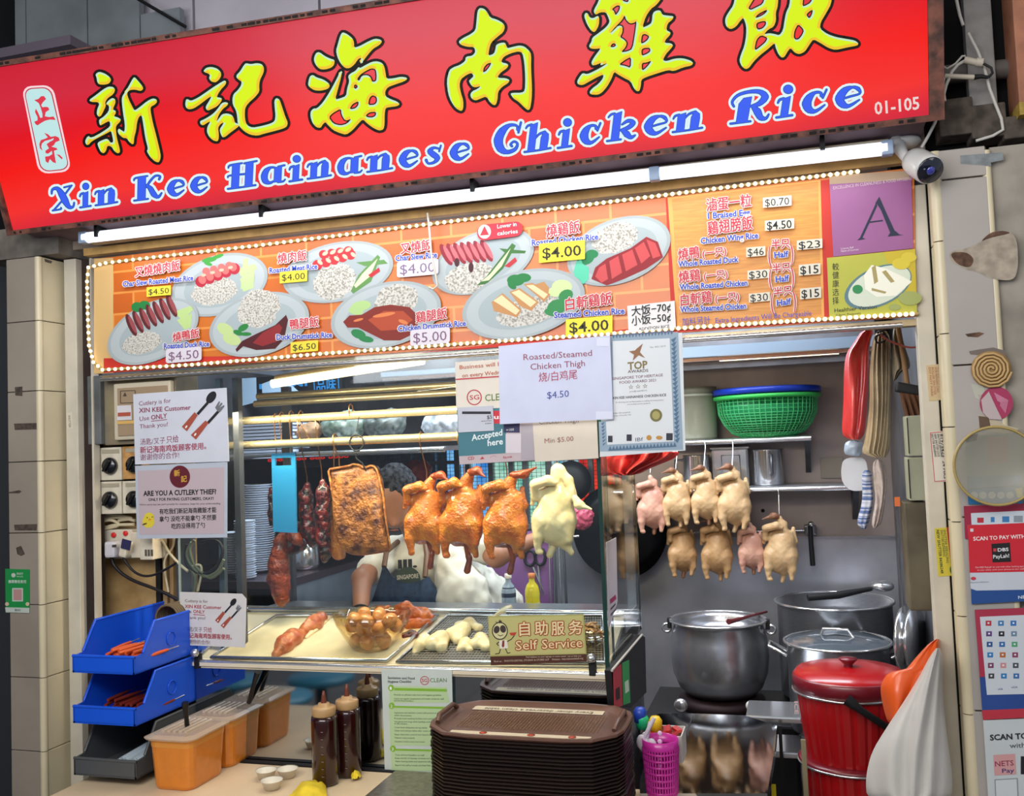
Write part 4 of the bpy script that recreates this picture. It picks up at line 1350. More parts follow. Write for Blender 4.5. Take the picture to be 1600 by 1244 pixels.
prints(ct, pl, [('#b9a9ae', [[(215,736),(350,730),(350,834),(218,836)]]),('#5e1524', [(281,745,16,17.5,0)]),('#d8c43a', [(232,815,9.5,10,0),(233,808,7.5,7,0)]),('#4a3a18', [(230,809,1,1,0),(238,808,1,1,0),(226,819,4,1.2,-20)]),('#d98a2a', [(234,812,2.5,1.4,0)])])
write(ct, pl, [('新', (272,744),(281,743),8, '#d8a93a', .02),('記', (283,753),(292,752),8, '#d8a93a', .02),('ARE YOU A CUTLERY THIEF?', (224,775),(338,772),8, '#17161a', .03),('ONLY FOR PAYING CUSTOMERS, OKAY?', (232,783),(334,781),4.6, '#17161a', .02),("We're sorry but we can't provide for everyone, hope for your understanding.", (218,790),(345,788),3, '#2a282c'),('有吃我们新記海南雞飯才能', (249,803),(338,800),6.8, '#1c1a1e', .01),('拿勺 没吃不能拿勺 不然要', (249,815),(338,812),6.8, '#1c1a1e', .01),('吃的没得用了勺', (268,826),(320,824),6.8, '#1c1a1e', .01)],.0014)
c3, pl = card('small_cutlery_notice', 'small white notice with spoon and fork on the glass above the sauce tubs', 'notice', [(281,925),(378,928),(385,936),(383,1012),(283,1008)],-.018, '#cfccca')
write(c3, pl, [('Cutlery is for', (289,941),(325,942),4.8, '#7a6066'),('XIN KEE Customer', (289,950),(346,952),5.4, '#a3303f', .012),('Use', (289,958),(299,958),4.8, '#7a6066'),('ONLY', (302,958),(320,959),5.4, '#a3303f', .012),('Thank you!', (289,967),(321,968),4.8, '#7a6066'),('汤匙/叉子', (289,986),(316,987),6, '#7a6066'),('只给', (318,987),(331,988),6.6, '#a3303f'),('新记海南鸡饭顾客使用。', (289,996),(362,999),6.4, '#a3303f', .01),('谢谢你的合作!', (289,1005),(328,1007),5.6, '#7a6066')])
prints(c3, pl, [('#a3303f', [[(302,960),(320,961),(320,962),(302,961)]])])
cutlery(c3, pl, (336,972),.62)

th, pl = card('chicken_thigh_notice', 'big pale paper notice Roasted/Steamed Chicken Thigh $4.50 hanging under the menu', 'notice', [(779,541),(953,524),(958,655),(781,663)],-.060, '#c3c7de')
write(th, pl, [('Roasted/Steamed', (818,563),(925,556),10, '#8e4257'),('Chicken Thigh', (829,578),(914,572),10, '#8e4257'),('烧/白鸡尾', (842,596),(902,591),12, '#a83a50'),('$4.50', (855,623),(889,620),11, '#3a4a96')])
prints(th, pl, [('#d3d6e8', [rect(932,528,952,541), rect(931,643,956,655)])])
mn, pl = card('minimum_order_notice', 'cream paper notice Min $5.00 partly behind the chicken thigh notice', 'notice', [(832,655),(932,649),(935,716),(836,722)],-.034, '#cfc4b4')
write(mn, pl, [('Min $5.00', (851,693),(896,689),8, '#8e5a52'),('Chicken Thigh', (842,663),(904,660),8, '#6a5a5c')])
aw, pl = card('award_certificate', 'laminated award certificate with blue ornamental border and bronze star', 'certificate', [(944,530),(1066,520),(1071,704),(937,714)],-.044, '#ced3d6')
f = ZF(700,500,3.769)
prints(aw, pl, [('#8fa3b4', [f([(955,95),(1355,70),(1385,765),(893,775),(888,600),(970,590)])]),('#d5d9dc', [f([(970,125),(1305,108),(1330,715),(938,735),(930,600),(975,590)])])])
bo = MB()
rr = random.Random(3)
for k in range(24):
    v = k / 23
    bo.poly(pl, [(x, y) for x, y in [(f([(1312 + v * 22,118 + v * 590)])[0][0], f([(1312,118 + v * 590)])[0][1]),(f([(1345 + v * 22,105 + v * 590)])[0][0], f([(1345,100 + v * 590)])[0][1]),(f([(1330 + v * 22,140 + v * 590)])[0][0], f([(1330,135 + v * 590)])[0][1])]],.0012)
for k in range(20):
    a = f([(955 + k * 20,742 - k * 1.2),(967 + k * 20,770 - k * 1.2),(943 + k * 20,771 - k * 1.2)])
    bo.poly(pl, a, .0012)
    if k < 19:
        a = f([(975 + k * 19,112 - k * 1.3),(985 + k * 19,86 - k * 1.3),(965 + k * 19,87 - k * 1.3)])
        bo.poly(pl, a, .0012)
for k in range(7):
    bo.poly(pl, f([(900 + k * 2,610 + k * 20),(922 + k * 2,600 + k * 20),(912,622 + k * 20)]),.0012)
link('border_ornament', bo, ink('#4c6b86'), aw)['kind'] = 'stuff'
prints(aw, pl, [('#8c6242', [f([(1110,170),(1148,138),(1130,190),(1162,225),(1122,208),(1088,240),(1095,205),(1065,185),(1100,180)])]),('#6f6a3c', [(1025,649,9.5,10,0)]),('#a39a5c', [(1025,649,6,6.5,0)]),('#2b2c38', [rect(950,681,957,691), rect(979,679,987,689), rect(1041,677,1051,688)]),('#b8863c', [(1014,684,4,4,0),(1030,684,5,3,0)])], lift=.0014)
write(aw, pl, [('TOP', (981,578),(1012,575),12, '#7d6a3a', .03),('AWARDS', (981,583),(1013,581),4.6, '#5a4a44', .02),('SINGAPORE TOP HERITAGE', (957,594),(1036,588),4.4, '#6a3440', .01),('FOOD AWARD 2021', (968,600),(1025,596),4.4, '#6a3440', .01),('☆ ☆ ☆', (982,608),(1012,606),6, '#6e5b3c'),('proudly awarded to', (984,613),(1011,611),2.6, '#4c4a50'),('XIN KEE HAINANESE CHICKEN RICE', (957,624),(1041,619),4, '#25242a', .02),('for showing your professionalism in making this food perfects', (962,630),(1037,626),2.4, '#5c5a62'),('and excellent service standards', (980,633),(1016,631),2.2, '#5c5a62'),('No. 0021-2219', (1016,544),(1040,542),2.6, '#555'),('under the auspices', (957,647),(985,645),2.4, '#5c5a62'),('31st day of December 2021', (957,651),(986,649),2.2, '#5c5a62'),('IBf', (993,690),(1005,689),6, '#39405a')])
bz, pl = card('business_notice', 'cream notice Business will be closed on every Wednesday above payment sticker', 'notice', [(711,566),(800,560),(802,640),(713,641)],-.030, '#d6cdbf')
write(bz, pl, [('Business will be', (718,577),(788,571),6.4, '#b0593c', .01),('on every Wednesday', (722,590),(802,583),6.4, '#b0593c', .01),('SG', (734,625),(749,624),7.5, '#b83240', .01),('CLEAN', (758,627),(800,624),11, '#5a7a3c', .01)])
rg = MB()
rg.brush(pl, [(741 + 11 * math.cos(k * .35),621 + 11.5 * math.sin(k * .35)) for k in range(18)],1.6,.001, closed=True)
rg.poly(pl, [(712,592),(801,586),(801,588),(712,594)],.0008)
link('print', rg, ink('#b83240'), bz)
pw, pl = card('payment_notice', 'teal payment sticker reading Accepted here beneath the business notice', 'notice', [(714,641),(834,636),(836,719),(718,726)],-.030, '#b9a9ac')
prints(pw, pl, [('#3f7480', [[(714,641),(788,637),(793,708),(717,713)]]),('#c22a3a', [rect(770,642,790,662)]),('#2a2a4e', [rect(787,658,812,676)]),('#cfc6cc', [rect(790,678,814,708), rect(794,684,797,687), rect(794,694,797,697)]),('#a59ea4', [rect(814,664,834,718)])])
write(pw, pl, [('Accepted', (737,689),(785,680),10, '#dfe8e8', .02),('here', (762,697),(786,694),10, '#dfe8e8', .02),('us', (772,655),(786,654),7, '#eee', .02),('+100', (791,674),(803,673),4, '#ddd'),('CD', (731,719),(741,718),5, '#b8404c', .01),('▲', (750,718),(757,717),4, '#b8404c'),('◠', (766,718),(776,717),5, '#b8404c'),('fave', (786,717),(800,715),4, '#b8404c')],.0016)
qs, pl = card('five_dollar_slip', 'small grey $5 payment slip taped over the teal payment sticker', 'slip', [(715,637),(770,634),(772,673),(716,676)],-.034, '#b9bcc6')
write(qs, pl, [('$5', (761,655),(769,654),6, '#23242a'),('name of item', (752,659),(768,658),2.2, '#444'),('& below', (758,663),(768,662),2.2, '#444')])
prints(qs, pl, [('#20222a', [rect(722,643,767,647)])])

# self service sign and the sticker inside the end pane
sv, pl = card('self_service_sign', 'green and brown Self Service sign with a stick figure, at the case front edge', 'sign', [(762,963),(912,960),(917,1034),(767,1040)],-.034, '#a8a460')
prints(sv, pl, [('#b9b474', [[(764,965),(910,962),(914,1021),(766,1024)]]),('#4a2418', [[(766,1026),(916,1022),(917,1034),(767,1040)]]),('#1e1a18', [(781,986,12.5,14,0),(775,984,1,1,0)]),('#cfc996', [(781,986,11,12.4,0)]),('#3a302c', [(776,984,4.6,6,15),(786,983,4.6,6,-15), rect(779,970,784,974)]),
                ('#ddd7c8', [[(780,1001),(792,1000),(794,1013),(781,1014)]]),('#7e2b2b', [[(785,1001),(788,1001),(788,1010),(786,1012),(784,1010)]]),('#b8392e', [[(796,989),(807,988),(804,993),(798,993)]])])
ln = MB()
for pts in ([(792,1003),(799,999),(803,994)],[(780,1003),(776,1006),(779,1009)],[(782,1014),(780,1021),(774,1022)],[(790,1014),(793,1021),(797,1020)],[(775,972),(779,974)],[(781,969),(782,974)]):
    ln.brush(pl, pts, 1.3,.0012)
ln.brush(pl, [(778,992),(782,994),(786,992)],1,.0016)
link('print', ln, ink('#1e1a18'), sv)
for w, a, b2, h in (('自', (812,992),(828,991),17),('助', (836,991),(856,990),17),('服', (862,991),(882,990),17),('务', (889,990),(910,989),17),('Self', (806,1016),(840,1014),15),('Service', (847,1014),(910,1011),15)):
    m1, m2 = MB(), MB()
    for k in range(8):
        ox, oy = 1.5 * math.cos(k * math.pi / 4),1.5 * math.sin(k * math.pi / 4)
        text(m1, pl, w, (a[0] + ox, a[1] + oy),(b2[0] + ox, b2[1] + oy), h, 0.01,.0012 + k * .00002)
    text(m2, pl, w, a, b2, h, .004,.0018)
    lo_ = link('lettering', m1, ink('#9c4a1e'), sv)
    link('lettering_fill', m2, ink('#e2cfa0'), lo_)
write(sv, pl, [('Feel helpless on your signage or menu needs?  Let us help you', (822,1028),(908,1026),2.6, '#cbb8a0'),('Find us :  PHOTO-DETAIL STUDIO & STORE LLP', (772,1035),(858,1032),3, '#cbb8a0'),('Website : http://photodetail.org', (862,1032),(911,1030),3, '#cbb8a0')],.0014)

PX = Pl((-0.560,0,0),(1,0,0))
qn, pl = card('payment_pass_sticker', 'tall white payment sticker on the end pane of the glass case', 'sticker', [(948,848),(963,840),(965,940),(951,985)],0, '#c9c4cc', pl=PX)
prints(qn, pl, [('#a02a5c', [[(953,937),(962,929),(963,936),(954,944)]]),('#3c3844', [[(954,951),(962,942),(962,945),(954,954)],[(954,960),(963,950),(963,953),(954,963)]])])

# SG clean checklist on the lower panel
sg, pl = card('hygiene_checklist', 'white and green hygiene checklist poster on the dark lower panel', 'poster', [(596,1046),(706,1047),(710,1232),(602,1228)],-.012, '#c3cdc6')
prints(sg, pl, [('#b4cd9c', [[(608,1072),(698,1074),(702,1098),(609,1099)],[(608,1103),(699,1104),(702,1166),(610,1165)],[(611,1172),(700,1172),(700,1206),(612,1204)]]),('#7fb035', [(611,1075,4.6,5,0),(612,1103,4.6,5,0),(614,1170,4.6,5,0),[(616,1075),(698,1077),(698,1081),(616,1079)],[(616,1103),(699,1105),(699,1108),(616,1106)],[(618,1170),(700,1172),(700,1175),(618,1173)]]),('#3f8a4e', [(661,1216,3,5,40),(666,1219,3,4,-30)]),('#c46a5c', [(690,1217,3,5,10)])])
ls = [('Sanitation and Food', (606,1061),(648,1062),4, '#2a3230', .01),('Hygiene Checklist', (606,1067),(643,1067),4, '#2a3230', .01),('SG', (659,1066),(668,1066),5.5, '#b83240', .01),('CLEAN', (672,1066),(698,1066),6.5, '#5a7a3c'),('1', (609,1078),(612,1078),5, '#eee'),('2', (610,1106),(613,1106),5, '#eee'),('3', (612,1173),(615,1173),5, '#eee')]
for yy, w in ((1087, 'Provide an efficient safe food and hygiene guideline'),(1093, 'Carry out regular temperature and health checks for staff'),(1096, 'and the food handlers'),(1115, 'Implement and maintain contact safe practice at all times'),(1119, 'within the premises'),(1124, 'Provide hand washing facilities and sanitisers for use'),(1129, 'Use gloves and tongs when handling cooked foods'),(1132, 'in the kitchen'),(1138, 'Cover food adequately during display'),(1143, 'Clean and sanitise tables after every use'),(1149, 'Keep refuse bins covered and cleared regularly'),(1154, 'Dispose waste properly'),(1160, 'Disinfect toilets every two hours'),(1181, 'Train all food handlers to stall'),(1186, 'Keep records of cleaning schedules and checks'),(1191, 'Wash cleaning cloths and equipment daily'),(1197, 'Report sick staff promptly and keep them away')):
    k = (yy - 1046) / 185
    ls.append((w, (615 + 3 * k, yy),(615 + 3 * k + min(78, len(w) * 1.42), yy + .5),2.6, '#3c4a3e'))
for i in range(3):
    ls.append(('For more information, visit the hygiene portal', (609,1212 + i * 4),(640,1212.5 + i * 4),2.4, '#3c4a3e'))
write(sg, pl, ls)
rg = MB().brush(pl, [(663.5 + 6.5 * math.cos(k * .35),1063.5 + 6.5 * math.sin(k * .35)) for k in range(18)],1,.001, closed=True)
link('print', rg, ink('#b83240'), sg)

# stickers on the left and right piers
gq, pl = card('green_payment_sticker', 'small green payment sticker on the left tiled pier', 'sticker', [(8,889),(46,890),(46,958),(9,957)],-.104, '#1f8a45')
prints(gq, pl, [('#b8c4ba', [[(8,949),(46,950),(46,958),(9,957)], rect(19,919,36,940),(21,899,3.4,3.4,0)]),('#b48a86', [rect(21,921,34,938)]),('#c9b89a', [(43,944,3,3,0),(11,944,3,3,0)])])
write(gq, pl, [('微信支付', (26,898),(36,898),3, '#d5e4d8'),('WeChat Pay', (26,902),(36,902),2, '#d5e4d8'),('推荐微信支付', (13,911),(41,911),4, '#d5e4d8', .01),('微信支付', (23,955),(32,955),3, '#335')])
RY = -.104
wk = mat('woven coil', '#a98a5c', .7)
co = MB()
cx, cy = at(1549.5,577, y=-.112).x, at(1549.5,577, y=-.112).z
co.lathe((0,0,0),[(0,0),(.046,0),(.046,.004),(0,.004)],32)
cm = MB()
cm.lathe((cx, -.1035, cy),[(0,0),(.0475,0),(.0475,.004),(0,.004)],36, rotm(90))
cp = thing('coil_sticker', 'round tan sticker shaped like a mosquito coil on the right tiled pier', 'sticker', (cx, -.105, cy))
link('disc', cm, mat('tan disc', '#9a7a4c', .7), cp)
sprl = MB()
pts = [(cx + (.004 + .0435 * t / 60) * math.cos(t * .52),-.111, cy + (.004 + .0435 * t / 60) * math.sin(t * .52)) for t in range(61)]
sprl.tube(pts, .0034,6)
link('coil', sprl, mat('coil ridge', '#bd9c68', .6), cp)
rs, pl = card('pink_round_sticker', 'torn magenta round sticker with zigzag lines below the tan coil sticker', 'sticker', [(1557 + 26 * math.cos(k / 24 * 6.283),630 + 26 * math.sin(k / 24 * 6.283)) for k in range(24)], RY, '#a33258')
lnm = MB()
for k in range(7):
    r = 6 + k * 3
    lnm.brush(pl, [(1560 - r * .3,630 - r * .75),(1560 + r * .7,630 - r * .2),(1560 + r * .5,630 + r * .7)] if k < 6 else [(1545,612),(1538,640)],1.1,.0009)
link('print', lnm, ink('#cf8aa4'), rs)
prints(rs, pl, [('#b9a8a8', [[(1533,625),(1545,612),(1558,640),(1566,656),(1546,655),(1536,645)]])], lift=.0014)
tq, pl = card('torn_paper_patch', 'torn brown and white paper scrap between the round stickers', 'paper', [(1529,648),(1548,652),(1570,664),(1592,670),(1578,680),(1548,674),(1531,670)],-.1015, '#b9ad92', .0004)
prints(tq, pl, [('#5f4a38', [[(1529,650),(1545,652),(1548,668),(1531,670)]])])
for nm_, lb, q, cc in (('torn_paper_scrap', 'torn white paper scrap left of the magenta sticker', [(1517,600),(1536,602),(1541,618),(1528,616),(1531,624),(1524,622)], '#b4b3a4'),('torn_tape_scrap', 'torn grey brown tape scrap above the tan coil sticker', [(1514,549),(1530,546),(1552,543),(1570,548),(1574,558),(1562,562),(1540,556),(1516,554)], '#6f645c')):
    card(nm_, lb, 'paper', q, -.1015, cc, .0004)
pt = thing('translucent_disc', 'large round translucent plastic disc hung over cards on the right pier', 'disc', at(1556,728, y=-.14))
dq = at(1556,728, y=-.135)
mb = MB()
mb.lathe(dq, [(0,-.002),(.098,-.002),(.101,.004),(.098,.010),(.094,.004),(0,.004)],48, rotm(90))
link('disc', mb, mat('cloudy plastic', '#b0ad9c', .3, alpha=.38), pt)
mb = MB()
mb.tube([dq + Vector((.099 * math.cos(a * .131),-.008,.099 * math.sin(a * .131))) for a in range(48)],.0035,6, closed=True)
link('rim', mb, mat('yellowed rim', '#a8935a', .4), pt)
pb, pl = card('blue_card', 'blue card with white discs behind the translucent disc', 'card', [(1512,765),(1596,760),(1598,787),(1513,788)],-.1065, '#2a6fa0')
prints(pb, pl, [('#c2c6c0', [(1522 + i * 14,774,6,5.5,0) for i in range(5)]),('#d8c23c', [[(1586,764),(1597,762),(1598,776),(1590,778)]])])
pb, pl = card('grey_card', 'crumpled grey and pink card behind the translucent disc', 'card', [(1508,682),(1594,676),(1596,758),(1512,764)],-.106, '#8f9290')
prints(pb, pl, [('#a37e7c', [[(1542,684),(1574,682),(1576,722),(1544,726)]]),('#2c2a28', [[(1508,682),(1528,678),(1526,688),(1510,692)]]),('#6f87a0', [[(1512,745),(1595,742),(1596,758),(1512,764)]])])
nb, pl = card('upper_payment_card', 'maroon edged payment card mostly hidden behind the red scan to pay sign', 'card', [(1506,791),(1600,787),(1603,838),(1508,842)],-.1065, '#9a2540')
prints(nb, pl, [('#c6cfd8', [[(1517,802),(1602,798),(1602,820),(1518,820)]]),('#b8283c', [rect(1527,809,1537,817)]),('#3a7ab0', [rect(1548,808,1554,816), rect(1566,807,1577,816)]),('#8a929c', [rect(1584,806,1598,816)])])
db, pl = card('scan_to_pay_sign', 'red sign with a black payment app square on the right tiled pier', 'sign', [(1512,821),(1625,816),(1632,938),(1518,944)],-.108, '#c4cad4')
prints(db, pl, [('#c92031', [[(1512,821),(1625,816),(1629,893),(1515,895)]]),('#1e4a8c', [[(1517,920),(1526,923),(1631,921),(1632,938),(1518,944)]]),('#17171a', [[(1549,850),(1578,848),(1580,878),(1551,879)]]),('#c33a44', [rect(1552,857,1557,862),(1521,904,4,2.6,0)]),('#d8ccd0', [rect(1516,826,1521,831)])])
write(db, pl, [('SCAN TO PAY WITH', (1521,845),(1602,841),6.2, '#f0e4e4', .02),('DBS', (1559,862),(1576,861),5.4, '#e8e8ea', .02),('PayLah!', (1552,873),(1577,871),6, '#e8e8ea', .01),('Get DBS PayLah! or scan with other banking apps', (1524,888),(1600,886),2.6, '#e4c8cc'),('to pay safely with your phone at this stall', (1527,892),(1600,890),2.2, '#e4c8cc'),('QR payments with your DBS PayLah! app are', (1516,911),(1545,910),1.8, '#555'),('NE', (1591,936),(1602,935),5, '#cfd6e4', .02)],.0014)
nt_, pl = card('payment_logo_board', 'white board of small payment logos edged maroon and blue on the right pier', 'sign', [(1523,953),(1625,949),(1636,1106),(1535,1112)],-.107, '#2b4a8e')
prints(nt_, pl, [('#a8304a', [[(1523,953),(1625,949),(1630,1056),(1531,1058)]]),('#c9d0d8', [[(1531,964),(1626,960),(1633,1084),(1542,1086)]])])
cols = ['#b8283c', '#3a7ab0', '#2a6fb8', '#5a3c7a', '#22232c', '#6a88a0', '#24508c', '#2a68a8', '#4aa070', '#2a7ab8', '#b8642c', '#8a3a5a', '#7a3a5c', '#c98a88', '#4a4c54', '#3c3e42', '#2a7ab8', '#2a68a8']
for i, c in enumerate(cols):
    r_, c_ = divmod(i, 3)
    x, y = 1540 + c_ * 19.5 + r_ * .9,970 + r_ * 16.5
    prints(nt_, pl, [(c, [rect(x, y, x + 9, y + 8)]),('#dfe4ea', [rect(x + 3, y + 2.4, x + 6, y + 5)])], 'logo_print', .001)
write(nt_, pl, [('VISA', (1580,1076),(1590,1075),3, '#2a3c7a'),('VIA', (1559,1079),(1567,1078),3, '#2a3c7a')],.0014)
st_, pl = card('scan_to_pay_poster', 'white payment poster with a pink app square at the foot of the right pier', 'poster', [(1536,1126),(1634,1122),(1644,1262),(1545,1262)],-.107, '#c4cbcd')
prints(st_, pl, [('#b83242', [[(1534,1110),(1633,1106),(1634,1120),(1536,1125)]]),('#cf9a9a', [[(1552,1180),(1586,1178),(1588,1210),(1554,1212)]]),('#1e1e24', [rect(1595,1182,1606,1210)]),('#8a9094', [[(1554,1218),(1590,1216),(1592,1262),(1556,1262)]]),('#ccd3d5', [[(1555.5,1219.5),(1588.5,1217.5),(1590.5,1262),(1557.5,1262)]])])
write(st_, pl, [('SCAN TO', (1547,1157),(1606,1154),9, '#22262c', .03),('with', (1578,1169),(1602,1168),8, '#3c4248'),('NETS', (1555,1198),(1584,1196),8.5, '#8c2c4c', .01),('Pay', (1566,1208),(1585,1207),7, '#2c2c6c', .01),('PAY', (1558,1232),(1570,1231),5, '#2c3034', .02),('ANYONE', (1558,1239),(1584,1238),5, '#2c3034', .02)])
# stickers on the right shutter guide
def vtext(o, pl, w, a, b2, h, c, bold=0.0):
    mb = MB()
    text(mb, pl, w, a, b2, h, bold, .0012, up=(1,0))
    link('lettering', mb, ink(c), o)


g1, pl = card('orange_shutter_sticker', 'faded orange sticker high on the right shutter guide', 'sticker', [(1447,571),(1466,569),(1471,625),(1452,627)],-.0065, '#c2ac84')
for i in range(4):
    vtext(g1, pl, ['DO NOT PARK', 'ROLLER SHUTTER', 'FOR REPAIRS CALL', '9735 7916'][i],(1451 + i * 4.6,574),(1455 + i * 4.6,620 - i * 3),3.4, '#a4583c')
g2, pl = card('red_outlined_shutter_sticker', 'white red outlined roller shutter sticker on the right shutter guide', 'sticker', [(1452,675),(1478,673),(1486,752),(1459,754)],-.0065, '#cfc8bc')
g2o = MB().brush(pl, [(1453.5,676.5),(1477,674.5),(1484.5,750.5),(1460.5,752.5)],1,.0009, closed=True)
link('print', g2o, ink('#b83a44'), g2)
for i, (w, c) in enumerate((('SHUTTER REPAIRING', '#444a44'),('NEW SHUTTER LOCK', '#444a44'),('SHUTTER SERVICING', '#444a44'),('81979423  24 HRS', '#222'),('ROLLER SHUTTER', '#b83a44'))):
    vtext(g2, pl, w, (1454.5 + i * 4.8,678),(1460.5 + i * 4.8,748 if i > 2 else 714),3.6 if i != 3 else 5, c, .01)
g3, pl = card('yellow_shutter_sticker', 'yellow and red roller shutters sticker low on the right shutter guide', 'sticker', [(1460,826),(1490,823),(1497,899),(1466,901)],-.0065, '#c9b83c')
prints(g3, pl, [('#a8252c', [[(1479,824),(1490,823),(1496,884),(1486,886)]]),('#1f5a34', [(1490,890,6,8,0)])])
vtext(g3, pl, 'A&M ROLLER SHUTTERS', (1482,826),(1489,880),5, '#e8dcc8', .02)
vtext(g3, pl, 'SHUTTER SERVICING', (1474,828),(1479,880),4, '#3a5a3c')
vtext(g3, pl, 'SHUTTER REPAIRING', (1469,828),(1474,870),4, '#3a5a3c')
vtext(g3, pl, 'NEW SHUTTER 84386248', (1463,828),(1470,896),4.6, '#2c4a30', .01)
g4, pl = card('white_guide_label', 'tiny white vertical label on the left shutter guide', 'label', [(104,646),(112,644),(113,670),(105,671)],-.0065, '#cfc7b4')
vtext(g4, pl, 'SHUTTER', (106.5,649),(107.5,668),3.4, '#77716a')

# ------------------------------------------------------------------ CCTV camera and its cable
cc = thing('cctv_camera', 'white security camera with dark lens face mounted at sign right corner', 'camera', at(1408,222, y=-.06))
cp_ = at(1440,258, y=-.15)
W_PL = mat('white camera plastic', '#c9c9c6', .35)
ax = (at(1466,272, y=-.24) - at(1418,243, y=-.10)).normalized()
M3 = ax.to_track_quat('Z', 'Y').to_matrix()
bd = MB()
prof = [(0,-.052),(.024,-.050),(.034,-.042),(.037,-.02),(.038,.02),(.038,.042),(.036,.046),(.033,.047)]
bd.lathe(cp_, prof, 28, M3)
link('body', bd, W_PL, cc)
fb = MB()
fb.lathe(cp_ + ax * .0475,[(0,0),(.032,0),(.0345,.002),(.033,.005),(0,.006)],28, M3)
fo_ = link('lens_face', fb, mat('glossy black face', '#0b1020', .06, coat=1.0), cc)
ls_ = MB()
ls_.lathe(cp_ + ax * .0525,[(0,.004),(.007,.003),(.012,.0),(.012,-.002)],20, M3)
link('lens', ls_, mat('violet lens', '#3a3f9c', .05, coat=1.0), fo_)
l2 = MB()
sd = M3 @ Vector((1,0,0))
su = M3 @ Vector((0,1,0))
l2.sphere(cp_ + ax * .053 - sd * .018 + su * .004,(.003,.005,.002),8)
link('lens', l2, mat('pale sensor', '#7a86a8', .1), fo_)
arm = MB()
a0, a1 = at(1400,222, y=-.05), at(1426,262, y=-.12)
arm.tube([a0, a0 + (a1 - a0) * .5 + Vector((-.004,-.01,0)), a1],[.022,.014,.010],10)
link('arm', arm, W_PL, cc)
mt = MB()
mt.lathe(at(1412,222, y=-.03),[(0,-.005),(.042,-.005),(.045,.004),(.03,.016),(0,.018)],24, rotm(180,0,0))
link('mount', mt, W_PL, cc)
tx = MB()
text(tx, Pl(at(1452,255, y=-.19),(ray(1452,255) * -1)), 'tapo', (1440,250),(1454,257),5,.02,.004, up=(.4,-.92))
link('lettering', tx, ink('#2c2c30'), cc)
WC = mat('white cable', '#c2bfb8', .5)
cb = MB()
f = ZF(1440,0,3.77)
for y, r, pts in ((-.10,.0042,[(0,870),(40,800),(80,720),(105,630),(125,580),(145,500),(180,420),(215,380),(250,360)]),(-.09,.003,[(110,345),(125,390),(150,405),(200,375),(240,330),(258,330)]),(-.10,.0042,[(130,460),(125,500),(125,560)]),
                  (-.08,.0042,[(320,830),(420,800),(480,765),(470,700),(430,600),(400,520),(375,420),(330,300),(275,195)]),(-.08,.0042,[(245,150),(225,90),(210,20),(200,-30)])):
    P_ = [at(*q, y=y) for q in f(pts)]
    cb.tube(P_, r, 8)
cb2 = tag(link('camera_cable', cb, WC, loc='c'), 'white camera cable looping beside the right end of the sign', 'cable')
cn = MB()
for a, b2, r in (((250,352),(330,370),.009),((320,366),(360,370),.0115),((135,448),(310,455),.0065),((118,535),(128,600),.008)):
    cn.tube([at(*f([a])[0], y=-.10), at(*f([b2])[0], y=-.10)], r, 12)
link('connector', cn, mat('ivory connector', '#c9bfae', .5), cb2)
cn = MB()
cn.tube([at(*q, y=-.10) for q in f([(310,455),(350,450),(395,455)])],[.0075,.006,.004],10)
cn.tube([at(*q, y=-.10) for q in f([(395,455),(418,430),(410,400),(365,375)])],.0035,8)
link('connector', cn, BLACK, cb2)
# ------------------------------------------------------------------ glass display case
CX0, CX1 = -1.985,-0.565
case = thing('display_case', 'glass and steel display case on the counter with hanging rails and clear panes', 'display case', (-1.28,0.3,0.90))
GL = glass_mat('clear glass', '#f2f7f7', .035)
GE = mat('green glass edge', '#1d3a33', .15)
fr_x0 = at(281,900, y=0).x
link('front_pane', MB().box(((fr_x0 + CX1) / 2,0.0,1.425),(CX1 - fr_x0,.006,.99)), GL, case)
link('end_pane', MB().box((CX1,.31,1.33),(.006,.60,.80)), GL, case)
link('rear_pane', MB().box((CX1 + .0,.63,1.33),(.005,.012,.80)), GE, case)
link('pane_edge', MB().box((CX1,.0,1.43),(.012,.012,1.00)), GE, case)
link('pane_edge', MB().box((CX1,.10,1.33),(.007,.004,.80)), GE, case)
link('pane_edge', MB().box((fr_x0,0,1.30),(.004,.008,.74)), mat('pale glass edge', '#a8b4ae', .2), case)
# tilted shelf: front lip, bed, back rim
sh = MB()
F0, B0 = Vector((CX0,0.0,0.918)), Vector((CX0,0.33,1.028))
F1, B1 = Vector((CX1 - .004,0.0,0.918)), Vector((CX1 - .004,0.33,1.028))
dn = Vector((0,0,-.02))
sh.add([F0, F1, B1, B0, F0 + dn, F1 + dn, B1 + dn, B0 + dn],[(0,1,2,3),(7,6,5,4),(0,4,5,1),(1,5,6,2),(2,6,7,3),(3,7,4,0)])
link('shelf_bed', sh, mat('cream tray liner', '#d9ccb0', .5), case)
rim = MB()
rim.tube([F0, F1],.008,8)
rim.tube([B0 + Vector((0,0,.012)), B1 + Vector((0,0,.012))],.010,8)
rim.tube([F0, B0 + Vector((0,0,.012))],.009,8)
link('rim', rim, CHROME, case)
sd_ = MB()
sd_.box(((CX0 + CX1) / 2,.46,1.0),(CX1 - CX0,.27,.05))
link('front_lip', MB().box(((CX0 + CX1) / 2,-.003,.912),(CX1 - CX0 + .01,.010,.012)), mat('bright lip', '#d9cdb4', .3), case)
link('deck', sd_, STEEL, case)
# posts
for x, y in ((CX0 + .03,.60),(CX1 - .02,.60),(-1.86,.10)):
    link('post', MB().box((x, y, 1.40),(.032 if y > .3 else .022,.028,.96)), STEELD if x < -1.8 else STEEL, case)
link('post', MB().box((at(347,800, y=.08).x, .08,1.40),(.02,.02,.96)), mat('blue grey post', '#566472', .3,.4), case)
